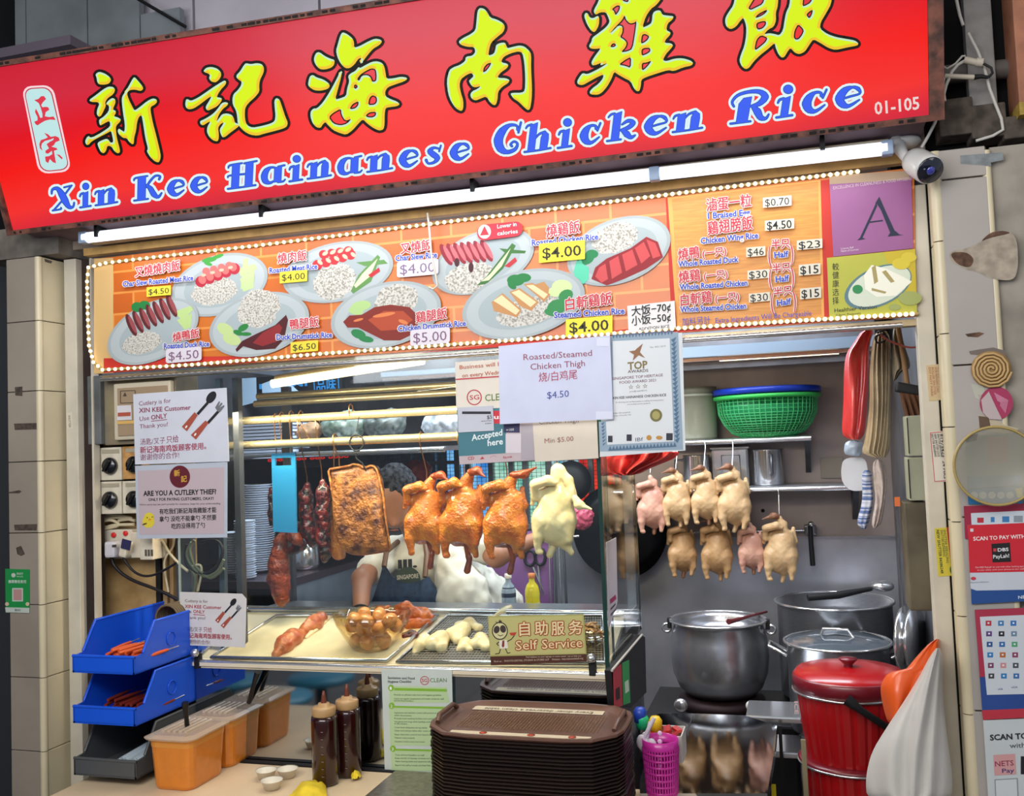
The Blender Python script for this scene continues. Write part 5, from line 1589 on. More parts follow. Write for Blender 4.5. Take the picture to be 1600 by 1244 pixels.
# hanging rails
BR = mat('warm steel rail', '#d9c79c', .24,.75)
for y, p0, p1, r in ((.15,(355,660),(712,640),.0145),(.15,(355,699),(712,680),.0145),(.38,(430,630),(712,613),.012),(.40,(470,617),(712,600),.012)):
    a, b2 = at(*p0, y=y), at(*p1, y=y)
    zc = (a.z + b2.z) / 2
    link('rail', MB().tube([(CX0 + .02, y, zc),(CX1 - .01, y, zc)], r, 14), BR, case)
# top frame of the case and inner hood plates behind the menu
link('top_plate', MB().box(((CX0 + CX1) / 2,.42,1.935),(CX1 - CX0,.62,.02)), STEEL, case)
a, b2 = at(135,590, y=.06), at(1395,520, y=.06)
tf = thing('menu_shelf', 'steel ledge running below the menu board across the whole stall front', 'ledge', (-1.0,.03,1.905))
link('ledge_plate', MB().box((-1.0,.035,1.903),(2.70,.05,.018)), mat('worn cream steel', '#b5a27e', .35,.5, noise=.2, nscale=14), tf)
link('ledge_trim', MB().tube([(-2.34,-.006,1.896),(.30,-.006,1.896)],.007,8), CHROME, tf)
# inner lamp of the case
il = thing('case_lamp_tube', 'slanting lit tube lamp inside the top of the glass case', 'lamp', at(560,590, y=.20))
a, b2 = at(425,600, y=.16), at(662,563, y=.20)
link('tube', MB().tube([a, b2],.015,12), mat('warm glowing tube', '#ffe9b8', .4, emit=2.6), il)
link('batten', MB().tube([a + Vector((0,.03,.016)), b2 + Vector((0,.03,.016))],.018,8), mat('cream batten', '#d9c9a0', .5), il)
# glass clamps
for px, py in ((306,1020),(924,1028)):
    p = at(px, py, y=-.012)
    kb = MB()
    kb.lathe(p + Vector((0,0,0)),[(0,.0),(.013,.0),(.015,.006),(.011,.016),(0,.018)],16, rotm(90))
    link('clamp_knob', kb, CHROME, case)
    link('clamp_block', MB().box(p + Vector((0,.012,-.03)),(.022,.02,.05), bev=.004), BLACK, case)

# mirror-dark lower panel and counters
MIR = mat('dark mirror panel', '#a9b0b6', .05,1.0)
ctr = thing('counter', 'stall counter with dark mirror panel under the case and beige ledge in front', 'counter', (-1.28,.2,0))
link('mirror_panel', MB().box(((CX0 + CX1) / 2,.008,.75),(CX1 - CX0,.008,.31)), MIR, ctr)
link('cabinet', MB().box(((CX0 + CX1) / 2,.33,.44),(CX1 - CX0,.60,.88)), STEELD, ctr)
BG = mat('beige laminate', '#d8c2a2', .42, noise=.05, nscale=6)
lg = MB()
lg.box((-1.26,-.335,.585),(1.92,.62,.03), bev=.004)
link('ledge_top', lg, BG, ctr)
link('gap_strip', MB().box((-1.39,-.012,.601),(1.65,.022,.006)), BLACK, ctr)
link('ledge_front', MB().box((-1.26,-.62,.28),(1.88,.02,.56)), STEELD, ctr)
g = MB()
g.box((at(600,1238, z=.603).x + .22,-.20,.603),(.52,.37,.006), bev=.002)
link('steel_top', g, mat('speckled steel', '#8a8278', .3,.6, noise=.2, nscale=60), ctr)

# stools and a table of the hall, seen mirrored in the panel
BS = mat('blue stool seat', '#3f93b4', .35)
SL_ = mat('stool leg', '#1d2a33', .5)


def stool(name, lab, x, y, zt, r):
    s_ = thing(name, lab, 'stool' if zt < .6 else 'table', (x, y, 0))
    link('seat' if zt < .6 else 'table_top', MB().lathe((x, y, 0),[(0, zt - .03),(r * .96, zt - .03),(r, zt - .015),(r * .97, zt),(0, zt)],32), BS, s_)
    link('post', MB().tube([(x, y, 0),(x, y, zt - .03)],.03,10), SL_, s_)
    link('foot', MB().lathe((x, y, 0),[(0,0),(r * .7,0),(r * .65,.012),(.04,.02),(0,.02)],24), SL_, s_)
    return s_


def mir(px, py, z):
    p = at(px, py, z=z)
    return p.x, -p.y


for nm_, lb, q, z, r in (('hall_stool', 'round blue stool mirrored under the glass case, nearer one', (430,1088),.45,.175),('hall_stool', 'round blue stool mirrored under the glass case, farther one', (500,1056),.45,.175),('hall_stool', 'round blue stool mirrored beside the blue bins', (355,1062),.45,.17)):
    x, y = mir(*q, z)
    stool(nm_, lb, x, max(y, -2.35), z, r)
# ------------------------------------------------------------------ food
def skin(name, c1, c2, rough=.28, ns=14, bump=.35, bs=90, coat=.4, sss=.15, thr=(.3,.7)):
    return mat(name, c1, rough, noise=.2, nscale=ns, color2=c2, bump=min(1, bump), bscale=bs, coat=coat, sss=sss, thr=thr, bdist=.012)


ROAST = skin('roast chicken skin', '#b84a08', '#ee9426', ns=26, bump=.6, bs=150, rough=.18, coat=.8, sss=.08, thr=(.28,.74))
STEAM = skin('steamed chicken skin', '#e6cf94', '#f3e2b4', .3,10,.12,60)
RAW = skin('raw chicken skin', '#b8946a', '#d2b388', .42,12,.12,60,.15)
RAWB = skin('darker raw skin', '#9c764c', '#bf9a6e', .42,12,.15,60,.15)
HEADM = skin('head skin', '#6b4a3a', '#9a6c50', .4,30,.3,90,.1)
ROASTD = skin('dark roast neck', '#6b230c', '#a34a14', .3,20,.4,80)
CHAR = skin('char siew glaze', '#100302', '#7a160c', .16,40,.9,80,.8,.05,(.42,.68))
GOOSE = skin('roast duck skin', '#48140a', '#9c4222', .24,30,.8,80,.5,.08)


def hook(parent, p, top, m=None, r=.0022):
    """wire hook from the rail (top) down to p"""
    t, q = Vector(top), Vector(p)
    pts = [t + Vector((0,.018,-.006)), t + Vector((0,.014,.012)), t + Vector((0,0,.019)), t + Vector((0,-.014,.010)), t + Vector((.002,-.016,-.02)), q + Vector((0,0,.03)), q]
    return link('hook', MB().tube(pts, r, 6), m or mat('copper wire hook', '#a8774a', .3,.9), parent)


def bird(name, label, group, at_, h, skinm, headm, railz, raily, style, seed, rz=0.0, neck='side'):
    """plucked bird hanging from a hook, head folded over a wing, legs down; origin at its top"""
    r = random.Random(seed)
    j = lambda s: r.uniform(-s, s)
    u = h
    th = thing(name, label, 'duck' if 'duck' in name else 'chicken', at_, group)
    w = 1.0
    E = [('e', (0,0,-.62),(.255 * w, .21,.30), None),('e', (.02,-.02,-.44),(.205,.17,.24), None),('e', (j(.01),-.07,-.58),(.16,.15,.25), None),
         ('c', (0,0,-.30),.12,(.05,.01,-.16),.075),
         # thighs, drumsticks
         ('c', (-.15,-.09,-.62),.115,(-.185,-.13,-.80),.06,.05),('c', (-.185,-.13,-.80),.06,(-.165 + j(.02),-.13,-.97),.036,.03),('e', (-.16,-.13,-.985),(.042,.04,.035), None, .02),
         ('c', (.13,-.07,-.66),.12,(.17,-.10,-.84),.06,.06)]
    if style == 'roast':
        E += [('c', (.13,-.05,-.80),.06,(.155 + j(.02),-.05,-.99),.036,.04),('c', (.05,.02,-.8),.10,(.10,.0,-.92),.05,.05)]
    elif style == 'steam':
        E += [('c', (.06,-.02,-.8),.13,(.18,-.04,-.99),.03,.06),('e', (.19,-.04,-1.0),(.03,.03,.04), None, .02)]
    else:
        E += [('c', (.17,-.10,-.84),.055,(.15 + j(.02),-.12,-.97),.035,.03),('e', (.03,.0,-.9),(.07,.06,.05), None, .05)]
    # wings folded across the shoulders
    E += [('c', (-.12,-.03,-.30),.055,(-.215,-.09,-.36),.048,.02),('c', (-.215,-.09,-.36),.046,(-.20,-.13,-.20),.042,.015),('c', (-.20,-.13,-.20),.060,(-.03,-.16,-.155),.062,.02),('c', (-.03,-.16,-.155),.058,(.05,-.15,-.19),.035,.02),
          ('c', (-.225,-.06,-.22),.036,(-.245,-.07,-.42),.030,.012),
          ('c', (.14,.02,-.30),.06,(.22,.04,-.42),.040,.02),('c', (.22,.04,-.42),.038,(.19,.06,-.22),.030,.012)]
    if style == 'roast':
        E += [('c', (.05,.0,-.18),.07,(.12,-.02,-.06),.05,.04)]
    elif style == 'steam':
        E += [('c', (.04,.0,-.22),.10,(.06,-.01,-.04),.075,.05),('c', (.06,-.01,-.04),.07,(.19,-.03,-.16),.055,.04),('c', (.19,-.03,-.16),.052,(.25,-.06,-.36),.045,.03)]
    else:
        E += [('c', (.03,.0,-.2),.07,(.0,-.02,-.05),.045,.04)]
    E = [tuple([e[0], tuple(Vector(e[1]) * u), tuple(x * u for x in e[2]), None] + [x * u for x in e[4:]]) if e[0] == 'e' else tuple(['c', tuple(Vector(e[1]) * u), e[2] * u, tuple(Vector(e[3]) * u), e[4] * u] + [x * u for x in e[5:]]) for e in E]
    cuts = []
    if style == 'roast':
        cuts = [('e', (-.02 * u, -.10 * u, -.93 * u),(.10 * u, .16 * u, .10 * u), None)]
    mb = sdf_mesh(E, u * .016, u * .028, noise=[(u * (.0022 if style == 'raw' else .0035),34 / u, seed),(u * .0018,80 / u, seed * 2)], cuts=cuts)
    L = Vector(at_)
    Mz = Matrix.Rotation(rz, 3, 'Z')
    mb.v = [L + Mz @ v for v in mb.v]
    body = link('body', mb, skinm, th, recalc=False)
    P = lambda *v: L + Mz @ (Vector(v) * u)
    # head and beak (neck bent over)
    hb = []
    if neck == 'side':
        hx = [(.12,-.03,-.05),(.22,-.07,-.03),(.34,-.12,-.10)]
    elif neck == 'hang':
        hx = [(.25,-.06,-.36),(.32,-.09,-.45),(.47,-.13,-.50)]
    elif neck == 'up':
        hx = [(.10,-.03,-.06),(.24,-.06,-.05),(.40,-.10,.03)]
    elif neck == 'left':
        hx = [(.0,-.02,-.05),(-.07,-.07,-.01),(-.24,-.12,-.06)]
    elif neck == 'cut':
        hx = None
    if hx:
        hb = [('c', tuple(Vector(hx[0]) * u),.042 * u, tuple(Vector(hx[1]) * u),.050 * u),('e', tuple(Vector(hx[1]) * u),(.07 * u, .05 * u, .05 * u), None),('c', tuple(Vector(hx[1]) * u),.042 * u, tuple(Vector(hx[2]) * u),.010 * u)]
        hm = sdf_mesh(hb, u * .012, u * .02, noise=[(u * .002,60 / u, seed)])
        hm.v = [L + Mz @ v for v in hm.v]
        link('head', hm, headm, th, recalc=False)
    if style == 'roast':
        lm = sdf_mesh([('c', (.03 * u, .03 * u, -.85 * u),.05 * u, (.06 * u + j(.03) * u, .02 * u, -1.02 * u),.030 * u),('c', (.06 * u, .02 * u, -1.02 * u),.03 * u, (.02 * u + j(.06) * u, .01 * u, -1.17 * u),.042 * u)], u * .012, u * .02)
        lm.v = [L + Mz @ v for v in lm.v]
        link('neck', lm, ROASTD, th, recalc=False)
    elif style == 'steam':
        lm = sdf_mesh([('c', (-.02 * u, .02 * u, -.9 * u),.045 * u, (-.08 * u, .0,-1.03 * u),.042 * u)], u * .012, u * .02)
        lm.v = [L + Mz @ v for v in lm.v]
        link('foot_stump', lm, skinm, th, recalc=False)
    elif style == 'raw':
        lm = sdf_mesh([('c', (.04 * u, .02 * u, -.86 * u),.05 * u, (.0 + j(.05) * u, -.02 * u, -1.02 * u),.035 * u)], u * .014, u * .02)
        lm.v = [L + Mz @ v for v in lm.v]
        link('tail', lm, HEADM if seed % 2 else skinm, th, recalc=False)
    tx = {'side': .03, 'hang': .05, 'up': .03, 'left': .0, 'cut': 0}[neck]
    hook(th, P(tx, 0,-.08),(L.x + tx * u, raily, railz), m=None if style != 'raw' else CHROME)
    return th


RZ = 1.646
for i, (px, top, bot, neck, st, sm, lab) in enumerate(((663,742,862, 'side', 'roast', ROAST, 'glossy orange roast chicken nearest the pork slab'),(721,735,866, 'side', 'roast', ROAST, 'glossy orange roast chicken, second from the pork slab, neck longest'),(788,738,868, 'up', 'roast', ROAST, 'glossy orange roast chicken hanging next to the pale steamed one'),(864,732,866, 'hang', 'steam', STEAM, 'pale yellow steamed chicken hanging beside the case end pane'))):
    y = .19
    a, b2 = at(px, top, y=y), at(px, bot, y=y)
    h = (a.z - b2.z)
    if st == 'steam':
        h *= 1.0
    bird('hanging_roast_chicken' if st == 'roast' else 'hanging_steamed_chicken', lab, 'chickens hanging in the glass case', a + Vector((.0,0,.006)), h * (1.04 if st == 'roast' else 1.0), sm, ROASTD if st == 'roast' else STEAM, RZ, .15, st, 3 + i * 4, rz=math.radians((8,-4,6,0)[i]), neck=neck)

# pork slab, pork strip
def slab(name, label, cat, outline, y, th_, m, edge, hookp, noise_amp=.0035):
    """thick cut of meat: outline in photograph pixels, real thickness, rippled skin"""
    c = at(sum(p[0] for p in outline) / len(outline), sum(p[1] for p in outline) / len(outline), y=y)
    t = thing(name, label, cat, c)
    out = smoothpoly(outline, 1)
    n = len(out)
    pts = [at(*p, y=y) for p in out]
    cen = sum(pts, Vector()) / n
    mb = MB()
    rings = [(1.0,.5),(1.0,0),(.97,-.42),(.90,-.62),(.6,-.72),(.3,-.76)]
    vs = []
    for s, d in rings:
        for p in pts:
            q = cen + (p - cen) * s
            nz = mnoise.noise(q * 26) * noise_amp + mnoise.noise(q * 70) * noise_amp * .5
            vs.append(Vector((q.x, y + d * th_ + nz + .02 * math.sin(q.z * 13) * s, q.z)))
    vs.append(Vector((cen.x, y - .77 * th_, cen.z)))
    fs = []
    for k in range(len(rings) - 1):
        for i in range(n):
            fs.append((k * n + i, k * n + (i + 1) % n, (k + 1) * n + (i + 1) % n, (k + 1) * n + i))
    for i in range(n):
        fs.append(((len(rings) - 1) * n + i, (len(rings) - 1) * n + (i + 1) % n, len(vs) - 1))
    fs.append(tuple(range(n))[::-1])
    mb.add(vs, fs, True)
    link('meat', mb, m, t)
    if edge:
        eb = MB()
        eb.tube([p + Vector((0,-.0,0)) for p in pts], th_ * .15,6, closed=True)
        link('crisp_edge', eb, edge, t)
    if hookp:
        hook(t, hookp[0], hookp[1])
    return t


PORK = skin('crackling pork skin', '#4a1c08', '#b9742f', .42,26,1,75,.2,.05,(.36,.66))
PORKE = skin('crisp pork edge', '#a9561c', '#d99548', .35,40,.9,70,.3,.05)
f = ZF(360,700,4.442)
rp_ = thing('ring_hook', 'black iron ring and hook holding the roast pork slab', 'hook', at(556,680, y=.14))
rk = MB()
c = at(557,692, y=.135)
rk.tube([c + Vector((.026 * math.cos(a * .393),0,.028 * math.sin(a * .393))) for a in range(16)],.0028,6, closed=True)
rk.tube([at(561,650, y=.14), at(557,674, y=.135)],.002,6)
rk.tube([at(556,708, y=.135), at(556,716, y=.135), at(566,724, y=.14), at(572,736, y=.15)],.003,6)
link('ring', rk, BLACK, rp_)
slab('roast_pork_slab', 'large slab of crackling roast pork hanging from a black ring hook', 'meat', f([(678,150),(740,140),(830,125),(850,112),(900,120),(925,140),(990,120),(1015,150),(1030,200),(1060,330),(1068,440),(1085,560),(1102,640),(1108,705),(1080,715),(1000,728),(920,740),(850,735),(800,715),(770,650),(755,560),(725,430),(705,300),(690,210)]),.20,.030, PORK, PORKE, None)
slab('roast_pork_strip', 'narrow golden strip of roast pork left of the big pork slab', 'meat', f([(708,360),(730,370),(745,450),(760,560),(785,650),(800,740),(790,770),(745,782),(718,760),(700,650),(695,600),(705,520),(712,450)]),.25,.024, PORKE, None, (at(522,780, y=.25), at(524,688, y=.25)))


def strip(name, label, pts, y, m, seed, hk, cat='meat', res=.0045, rs=None):
    """long meat strip following pixel points with pixel radii"""
    P_ = [(at(a, b_, y=y + (dy if len(q) > 3 else 0)), r) for q in pts for a, b_, r, *dd in [q] for dy in [dd[0] if dd else 0]]
    E = []
    for i in range(len(P_) - 1):
        (a, ra),(b2, rb) = P_[i], P_[i + 1]
        E.append(('c', tuple(a), ra / ppm(a), tuple(b2), rb / ppm(b2)))
    mb = sdf_mesh(E, res, .012, noise=[(.0016,90, seed),(.0012,230, seed + 1)])
    t = thing(name, label, cat, P_[0][0])
    link('meat', mb, m, t, recalc=False)
    if hk:
        hook(t, hk[0], hk[1])
    return t


strip('char_siew_strip', 'dark red glazed char siew strip left of the thickest strip', [(480,760,6),(478,775,10),(479,800,11),(483,830,12),(489,848,8)],.24, CHAR, 2,(at(480,758, y=.24), at(468,660, y=.15)))
strip('char_siew_strip', 'glossy red char siew strip beside the roast pork slab', [(504,752,5),(505,770,11),(505,800,12),(505,840,11),(508,865,9),(508,874,5)],.20, CHAR, 5,(at(503,750, y=.20), at(496,662, y=.15)))
strip('char_siew_strip', 'blackened char siew piece half hidden behind the blue board', [(424,766,5),(424,800,5),(424,820,4)],.27, CHAR, 8, None)
strip('char_siew_strip', 'dark charred scrap of meat hanging right of the blue board lower corner', [(466,820,5),(463,838,9),(470,852,9),(458,860,8)],.26, CHAR, 9, None)
strip('roast_duck_piece', 'long roast duck piece hanging below the blue chopping board', [(441,838,7),(438,848,10),(437,866,14),(435,885,16),(436,905,17),(438,922,14),(441,935,11),(440,941,7)],.22, GOOSE, 11, None, res=.004)
strip('roast_duck_piece', 'small roast duck piece at the blue board lower right corner', [(452,836,7),(462,842,9),(468,850,4)],.21, GOOSE, 12, None)
# blue translucent board
bb = thing('blue_chopping_board', 'light blue plastic chopping board hanging in the case over red meat', 'chopping board', at(442,770, y=.17))
bm_ = MB()
o4 = [at(*p, y=.17) for p in ((424,709),(461,707),(463,833),(427,831))]
hole = [at(*p, y=.17) for p in ((430,716),(455,715),(455,727),(430,728))]
for (a, b2, c_, d) in ((0,1,1,0),(1,2,2,1),(2,3,3,2),(3,0,0,3)):
    for dy in (0,.008):
        k = Vector((0, dy, 0))
        bm_.quad(o4[a] + k, o4[b2] + k, hole[c_] + k, hole[d] + k)
    bm_.quad(o4[a], o4[b2], o4[b2] + Vector((0,.008,0)), o4[a] + Vector((0,.008,0)))
link('board', bm_, mat('sky blue plastic', '#2f8fc4', .2, alpha=.74), bb)
for i, (px, ty) in enumerate(((431,654),(440,652),(455,650))):
    hook(bb, at(px + 1,712, y=.175), at(px, ty, y=.15))
for lab, p0, p1 in (('wire hook hanging empty at the rail above the char siew', (470,650),(484,700)),('wire hook hanging empty left of the ring hook', (523,686),(530,728)),('short bent hook on the upper rail above the ring hook', (548,640),(551,655))):
    e_ = thing('empty_hook', lab, 'hook', at(*p0, y=.15))
    hook(e_, at(*p1, y=.16), at(*p0, y=.15))

# ------------------------------------------------------------------ on the tilted shelf
SHN = Vector((0,-.1,.3)).normalized() * -1 if False else Vector((0,-.316,.949))
SHP = Pl((0,0,.9215), SHN)


def onshelf(px, py, lift=0.0):
    return SHP.pt(px, py, lift)


Mt = rotm(18.4,0,0)
GRATE = mat('steel grate', '#9a948a', .3,.9)


def sheetq(name, q, m, parent, lift=.002, th_=.004):
    vs = [onshelf(*p, lift) for p in q]
    lo = [onshelf(*p, lift - th_) for p in q]
    return link(name, MB().add(vs + lo, [(0,1,2,3),(0,4,5,1),(1,5,6,2),(2,6,7,3),(3,7,4,0)]), m, parent)


t1 = thing('serving_tray', 'cream lined steel tray holding sliced meat and the egg bowl', 'tray', onshelf(470,1000))
TL1 = [(432,962),(684,962),(604,1032),(330,1027)]
sheetq('tray_liner', TL1, mat('greasy cream paper', '#d9cba6', .35, noise=.12, nscale=9), t1,.005)
rm = MB()
rm.tube([onshelf(*p, .010) for p in TL1],.006,8, closed=True)
link('rim', rm, CHROME, t1)
t2 = thing('serving_tray', 'perforated steel tray holding pale chicken pieces behind the self service sign', 'tray', onshelf(760,1000))
TL2 = [(700,962),(942,962),(945,1036),(620,1034)]
sheetq('tray_base', TL2, mat('tray steel shade', '#5f5a54', .4,.7), t2,.003)
rm = MB()
rm.tube([onshelf(*p, .010) for p in TL2],.006,8, closed=True)
link('rim', rm, CHROME, t2)
gm = MB()
for i in range(64):
    u = i / 63
    a, b2 = bil(TL2, u, .02), bil(TL2, u, .98)
    gm.tube([onshelf(*a, .009), onshelf(*b2,.009)],.0011,4, caps=False)
for i in range(22):
    v = i / 21
    a, b2 = bil(TL2,.01, v), bil(TL2,.99, v)
    gm.tube([onshelf(*a, .010), onshelf(*b2,.010)],.0011,4, caps=False)
link('wire_mesh', gm, GRATE, t2)['kind'] = 'stuff'


def lump(name, label, cat, pts, m, seed, group=None, res=.004, k=.012, amp=.002, flat=.7):
    """piece of food lying on the shelf: pixel centre, pixel radius"""
    E = []
    P_ = [(onshelf(a, b_, r / 490 * flat), r / 490) for a, b_, r in pts]
    for i in range(max(1, len(P_) - 1)):
        if len(P_) == 1:
            E.append(('e', tuple(P_[0][0]),(P_[0][1],) * 3, None))
        else:
            E.append(('c', tuple(P_[i][0]), P_[i][1], tuple(P_[i + 1][0]), P_[i + 1][1]))
    mb = sdf_mesh(E, res, k, noise=[(amp, 90, seed),(amp * .5,220, seed)])
    t = link(name, mb, m, None, loc=P_[0][0], label=label, cat=cat, group=group, recalc=False)
    return t


RP = skin('sliced roast pork', '#a8462a', '#d98f5c', .35,30,.5,70,.3,.1)
WM = skin('white meat', '#d9b488', '#efdcb8', .4,16,.2,60,.2,.15)
PALE = skin('poached chicken', '#d6bd8c', '#ecdcb0', .32,12,.15,60,.3,.2)
WING = skin('roast wing', '#a8350c', '#e07a2e', .28,20,.5,80,.5)
lump('roast_meat_chunk', 'long reddish roast pork piece at the front of the cream tray', 'meat', [(432,1022,8),(444,1008,15),(458,997,15),(470,990,9)], RP, 1)
lump('roast_meat_chunk', 'roast pork piece with pale cut face behind the front piece', 'meat', [(476,984,11),(490,975,14),(502,966,11)], RP, 2)
for i, (a, b_) in enumerate(((486,990),(493,985),(499,979),(506,973),(511,968))):
    lump('meat_slice', 'pale sliced white meat leaning beside the roast pork, slice %s' % ['nearest the glass front', 'second back', 'third back', 'fourth back', 'farthest back'][i], 'meat', [(a - 7, b_ + 7,3.4),(a, b_, 4.6),(a + 7, b_ - 6,3.4)], WM, i + 3, 'pale meat slices on the cream tray', k=.004, amp=.0008)
for i, (pts, lab) in enumerate((([(583,968,5),(594,958,7),(606,954,5)], 'roast chicken wing on the pile, leftmost'),([(600,972,8),(618,966,9),(634,962,6)], 'roast chicken wing on the pile, in the middle'),([(632,968,9),(650,962,9),(664,968,7)], 'roast chicken wing on the pile, right behind the bowl'),([(622,954,6),(634,952,8),(648,956,5)], 'roast chicken wing on top of the pile'),([(646,956,5),(662,960,7),(674,968,5)], 'roast chicken wing at the pile back right'),([(640,978,7),(656,976,7),(668,974,5)], 'roast chicken wing in front of the pile'))):
    lump('roast_wing', lab, 'chicken', [(a, b_ - 2, r * 1.35) for a, b_, r in pts], WING, i + 20, 'roast wings piled behind the egg bowl', k=.006)
lump('dark_meat_scrap', 'dark brown meat scrap right of the glass egg bowl', 'meat', [(632,994,5),(642,990,6),(650,992,5)], CHAR, 41)
for i, (pts, lab) in enumerate((([(648,1020,5),(656,1010,10),(664,1000,11)], 'pale poached chicken piece nearest the egg bowl'),([(676,1006,13),(688,1000,14),(690,1012,10)], 'round pale poached chicken piece, second from the egg bowl'),([(706,992,12),(724,984,12),(716,1000,9)], 'poached chicken breast piece in the middle of the perforated tray'),([(740,1008,9),(752,1000,11),(760,1012,9)], 'poached chicken piece partly behind the self service sign'),([(716,978,8),(734,974,9),(748,982,7)], 'poached chicken piece farthest back on the perforated tray'),([(720,1014,7),(728,1006,9),(734,1016,6)], 'small poached chicken thigh beside the round piece'),([(770,968,6),(784,958,6),(796,950,5)], 'poached chicken leg sticking up behind the self service sign'))):
    lump('poached_chicken_piece', lab, 'chicken', pts, PALE, i + 50, 'pale chicken pieces on the perforated tray', k=.012, amp=.0015)

# glass bowl of braised eggs
BG_ = glass_mat('bowl glass', '#fff4dc', .12,.95)
bc = onshelf(572,1026,.0)
bc = Vector((bc.x, bc.y + .055, bc.z + .015))
bw_ = thing('glass_bowl', 'scalloped clear glass bowl full of brown braised eggs on the case shelf', 'bowl', bc)
prof = [(.0,.002),(.058,.0),(.070,.012),(.095,.045),(.118,.085),(.128,.115),(.124,.115),(.114,.085),(.090,.046),(.064,.014),(0,.008)]
vs, fs = [],[]
n = 60
for r_, h_ in prof:
    for k in range(n):
        a = 2 * math.pi * k / n
        s = 1 + (.035 * abs(math.sin(a * 6)) if h_ > .01 else 0)
        vs.append(bc + Vector((r_ * s * math.cos(a), r_ * s * math.sin(a), h_ + (.006 * abs(math.sin(a * 6)) if h_ > .1 else 0))))
for i in range(len(prof) - 1):
    for k in range(n):
        fs.append((i * n + k, i * n + (k + 1) % n, (i + 1) * n + (k + 1) % n, (i + 1) * n + k))
link('bowl', MB().add(vs, fs, True), BG_, bw_)
EGG = mat('braised egg', '#b8763a', .3, noise=.2, nscale=30, color2='#d99a58', coat=.5, sss=.1)
e0 = None
eggs = [(-.052,-.018,.035),(.0,-.045,.034),(.050,-.020,.035),(.02,.03,.035),(-.03,.035,.036),(-.062,-.02,.082),(-.012,-.05,.080),(.045,-.045,.080),(.078,.01,.082),(-.04,.035,.084),(.02,.02,.086),(-.075,.012,.098),(-.045,-.04,.108),(-.03,.0,.118),(.03,-.01,.118),(.075,-.03,.104),(.005,-.055,.106)]
for i, (x, y, z) in enumerate(eggs):
    L = bc + Vector((x, y, z - .006))
    if e0 is None:
        e0 = link('braised_egg', MB().sphere(L, (.023,.023,.028),16, rotm(60,20,30)), EGG, None, loc=L, label='brown braised egg in the scalloped glass bowl', cat='egg', group='braised eggs in the glass bowl')
    else:
        o = e0.copy()
        COL.objects.link(o)
        o.location = L
        o.rotation_euler = (i * 1.3, i * .7, i)
# plate of shredded pale meat at the right end
pl8 = thing('plate_of_shreds', 'glass plate heaped with brown chicken feet strips at the case right end', 'plate', onshelf(925,1006))
pc_ = onshelf(922,1002,.012)
link('plate', MB().lathe(pc_, [(0,0),(.04,0),(.062,.018),(.064,.02),(.04,.006),(0,.006)],28, Mt), BG_, pl8)
shd = MB()
rr = random.Random(9)
for i in range(60):
    a, r_ = rr.random() * 6.28, rr.random() ** .5 * .046
    c_ = pc_ + Vector((r_ * math.cos(a), r_ * math.sin(a) * .7 - .005,.014 + .04 * (1 - r_ / .05) + rr.random() * .012))
    d = Vector((rr.uniform(-1,1), rr.uniform(-1,1), rr.uniform(-.4,.8))).normalized() * .014
    shd.tube([c_ - d, c_ + Vector((0,0,.004)), c_ + d],[.003,.0045,.002],5)
link('meat_shreds', shd, skin('shredded meat', '#8f6038', '#c79c66', .4,30,.3,60,.2,.1), pl8)['kind'] = 'stuff'
# ------------------------------------------------------------------ left: electrics on a timber board, cutlery bins
BY = .15
board = struct('wall_panel_left', MB().box(((-2.30), BY + .03,1.42),(.40,.02,1.02)), mat('stained plywood', '#cdaa74', .6, noise=.2, nscale=7, color2='#8f6f42', bump=.1))
IV = mat('ivory plastic', '#d3cab6', .4, noise=.12, nscale=20)
GYP = mat('grey green plastic', '#7f867c', .45)


def pbox(name, px0, py0, px1, py1, y, dep, m, parent, bev=.004):
    a, b2 = at(px0, py0, y=y), at(px1, py1, y=y)
    return link(name, MB().box(((a.x + b2.x) / 2, y + dep / 2,(a.z + b2.z) / 2),(b2.x - a.x, dep, a.z - b2.z), bev=bev), m, parent)


eb = thing('distribution_box', 'grimy grey electrical distribution box with clear flap behind the cutlery notice', 'electrical box', at(215,690, y=.13))
pbox('box_body', 162,588,276,691,.04,.13, mat('grimy enamel', '#8f8264', .5, noise=.35, nscale=9, color2='#6b6458'), eb, .004)
pbox('flap_frame', 177,600,268,684,.015,.022, mat('ivory flap', '#c7bda6', .35), eb, .006)
pbox('flap_window', 183,607,262,678,.010,.006, mat('brown tinted window', '#a08a70', .2), eb, .001)
pl = PY(.0085)
lb = MB().poly(pl, [(183,634),(205,633),(206,656),(183,657)],.001)
fo = link('label', lb, ink('#cfccd0'), eb)
link('label', MB().poly(pl, [(183,658),(212,657),(212,662),(183,663)],.001), ink('#d0a860'), eb)
link('switch_bank', MB().poly(pl, [(184,645),(204,644),(204,650),(184,651)],.002), ink('#a8503c'), eb)
wr = MB()
wr.brush(pl, [(188,611),(211,610),(211,629),(188,630)],.8,.001, closed=True)
wr.poly(pl, [(195,613),(192,619),(198,619)],.001)
link('warning_label', wr, ink('#4a4236'), eb)
gbox = thing('grey_box', 'tall dark grey metal box at the opening left edge under the menu', 'electrical box', at(146,700, y=.1))
pbox('box_body', 136,588,158,694,.02,.14, mat('scuffed grey', '#5c5f60', .5, noise=.3, nscale=9), gbox, .003)
knob_m = mat('black knob', '#101318', .25, coat=.5)
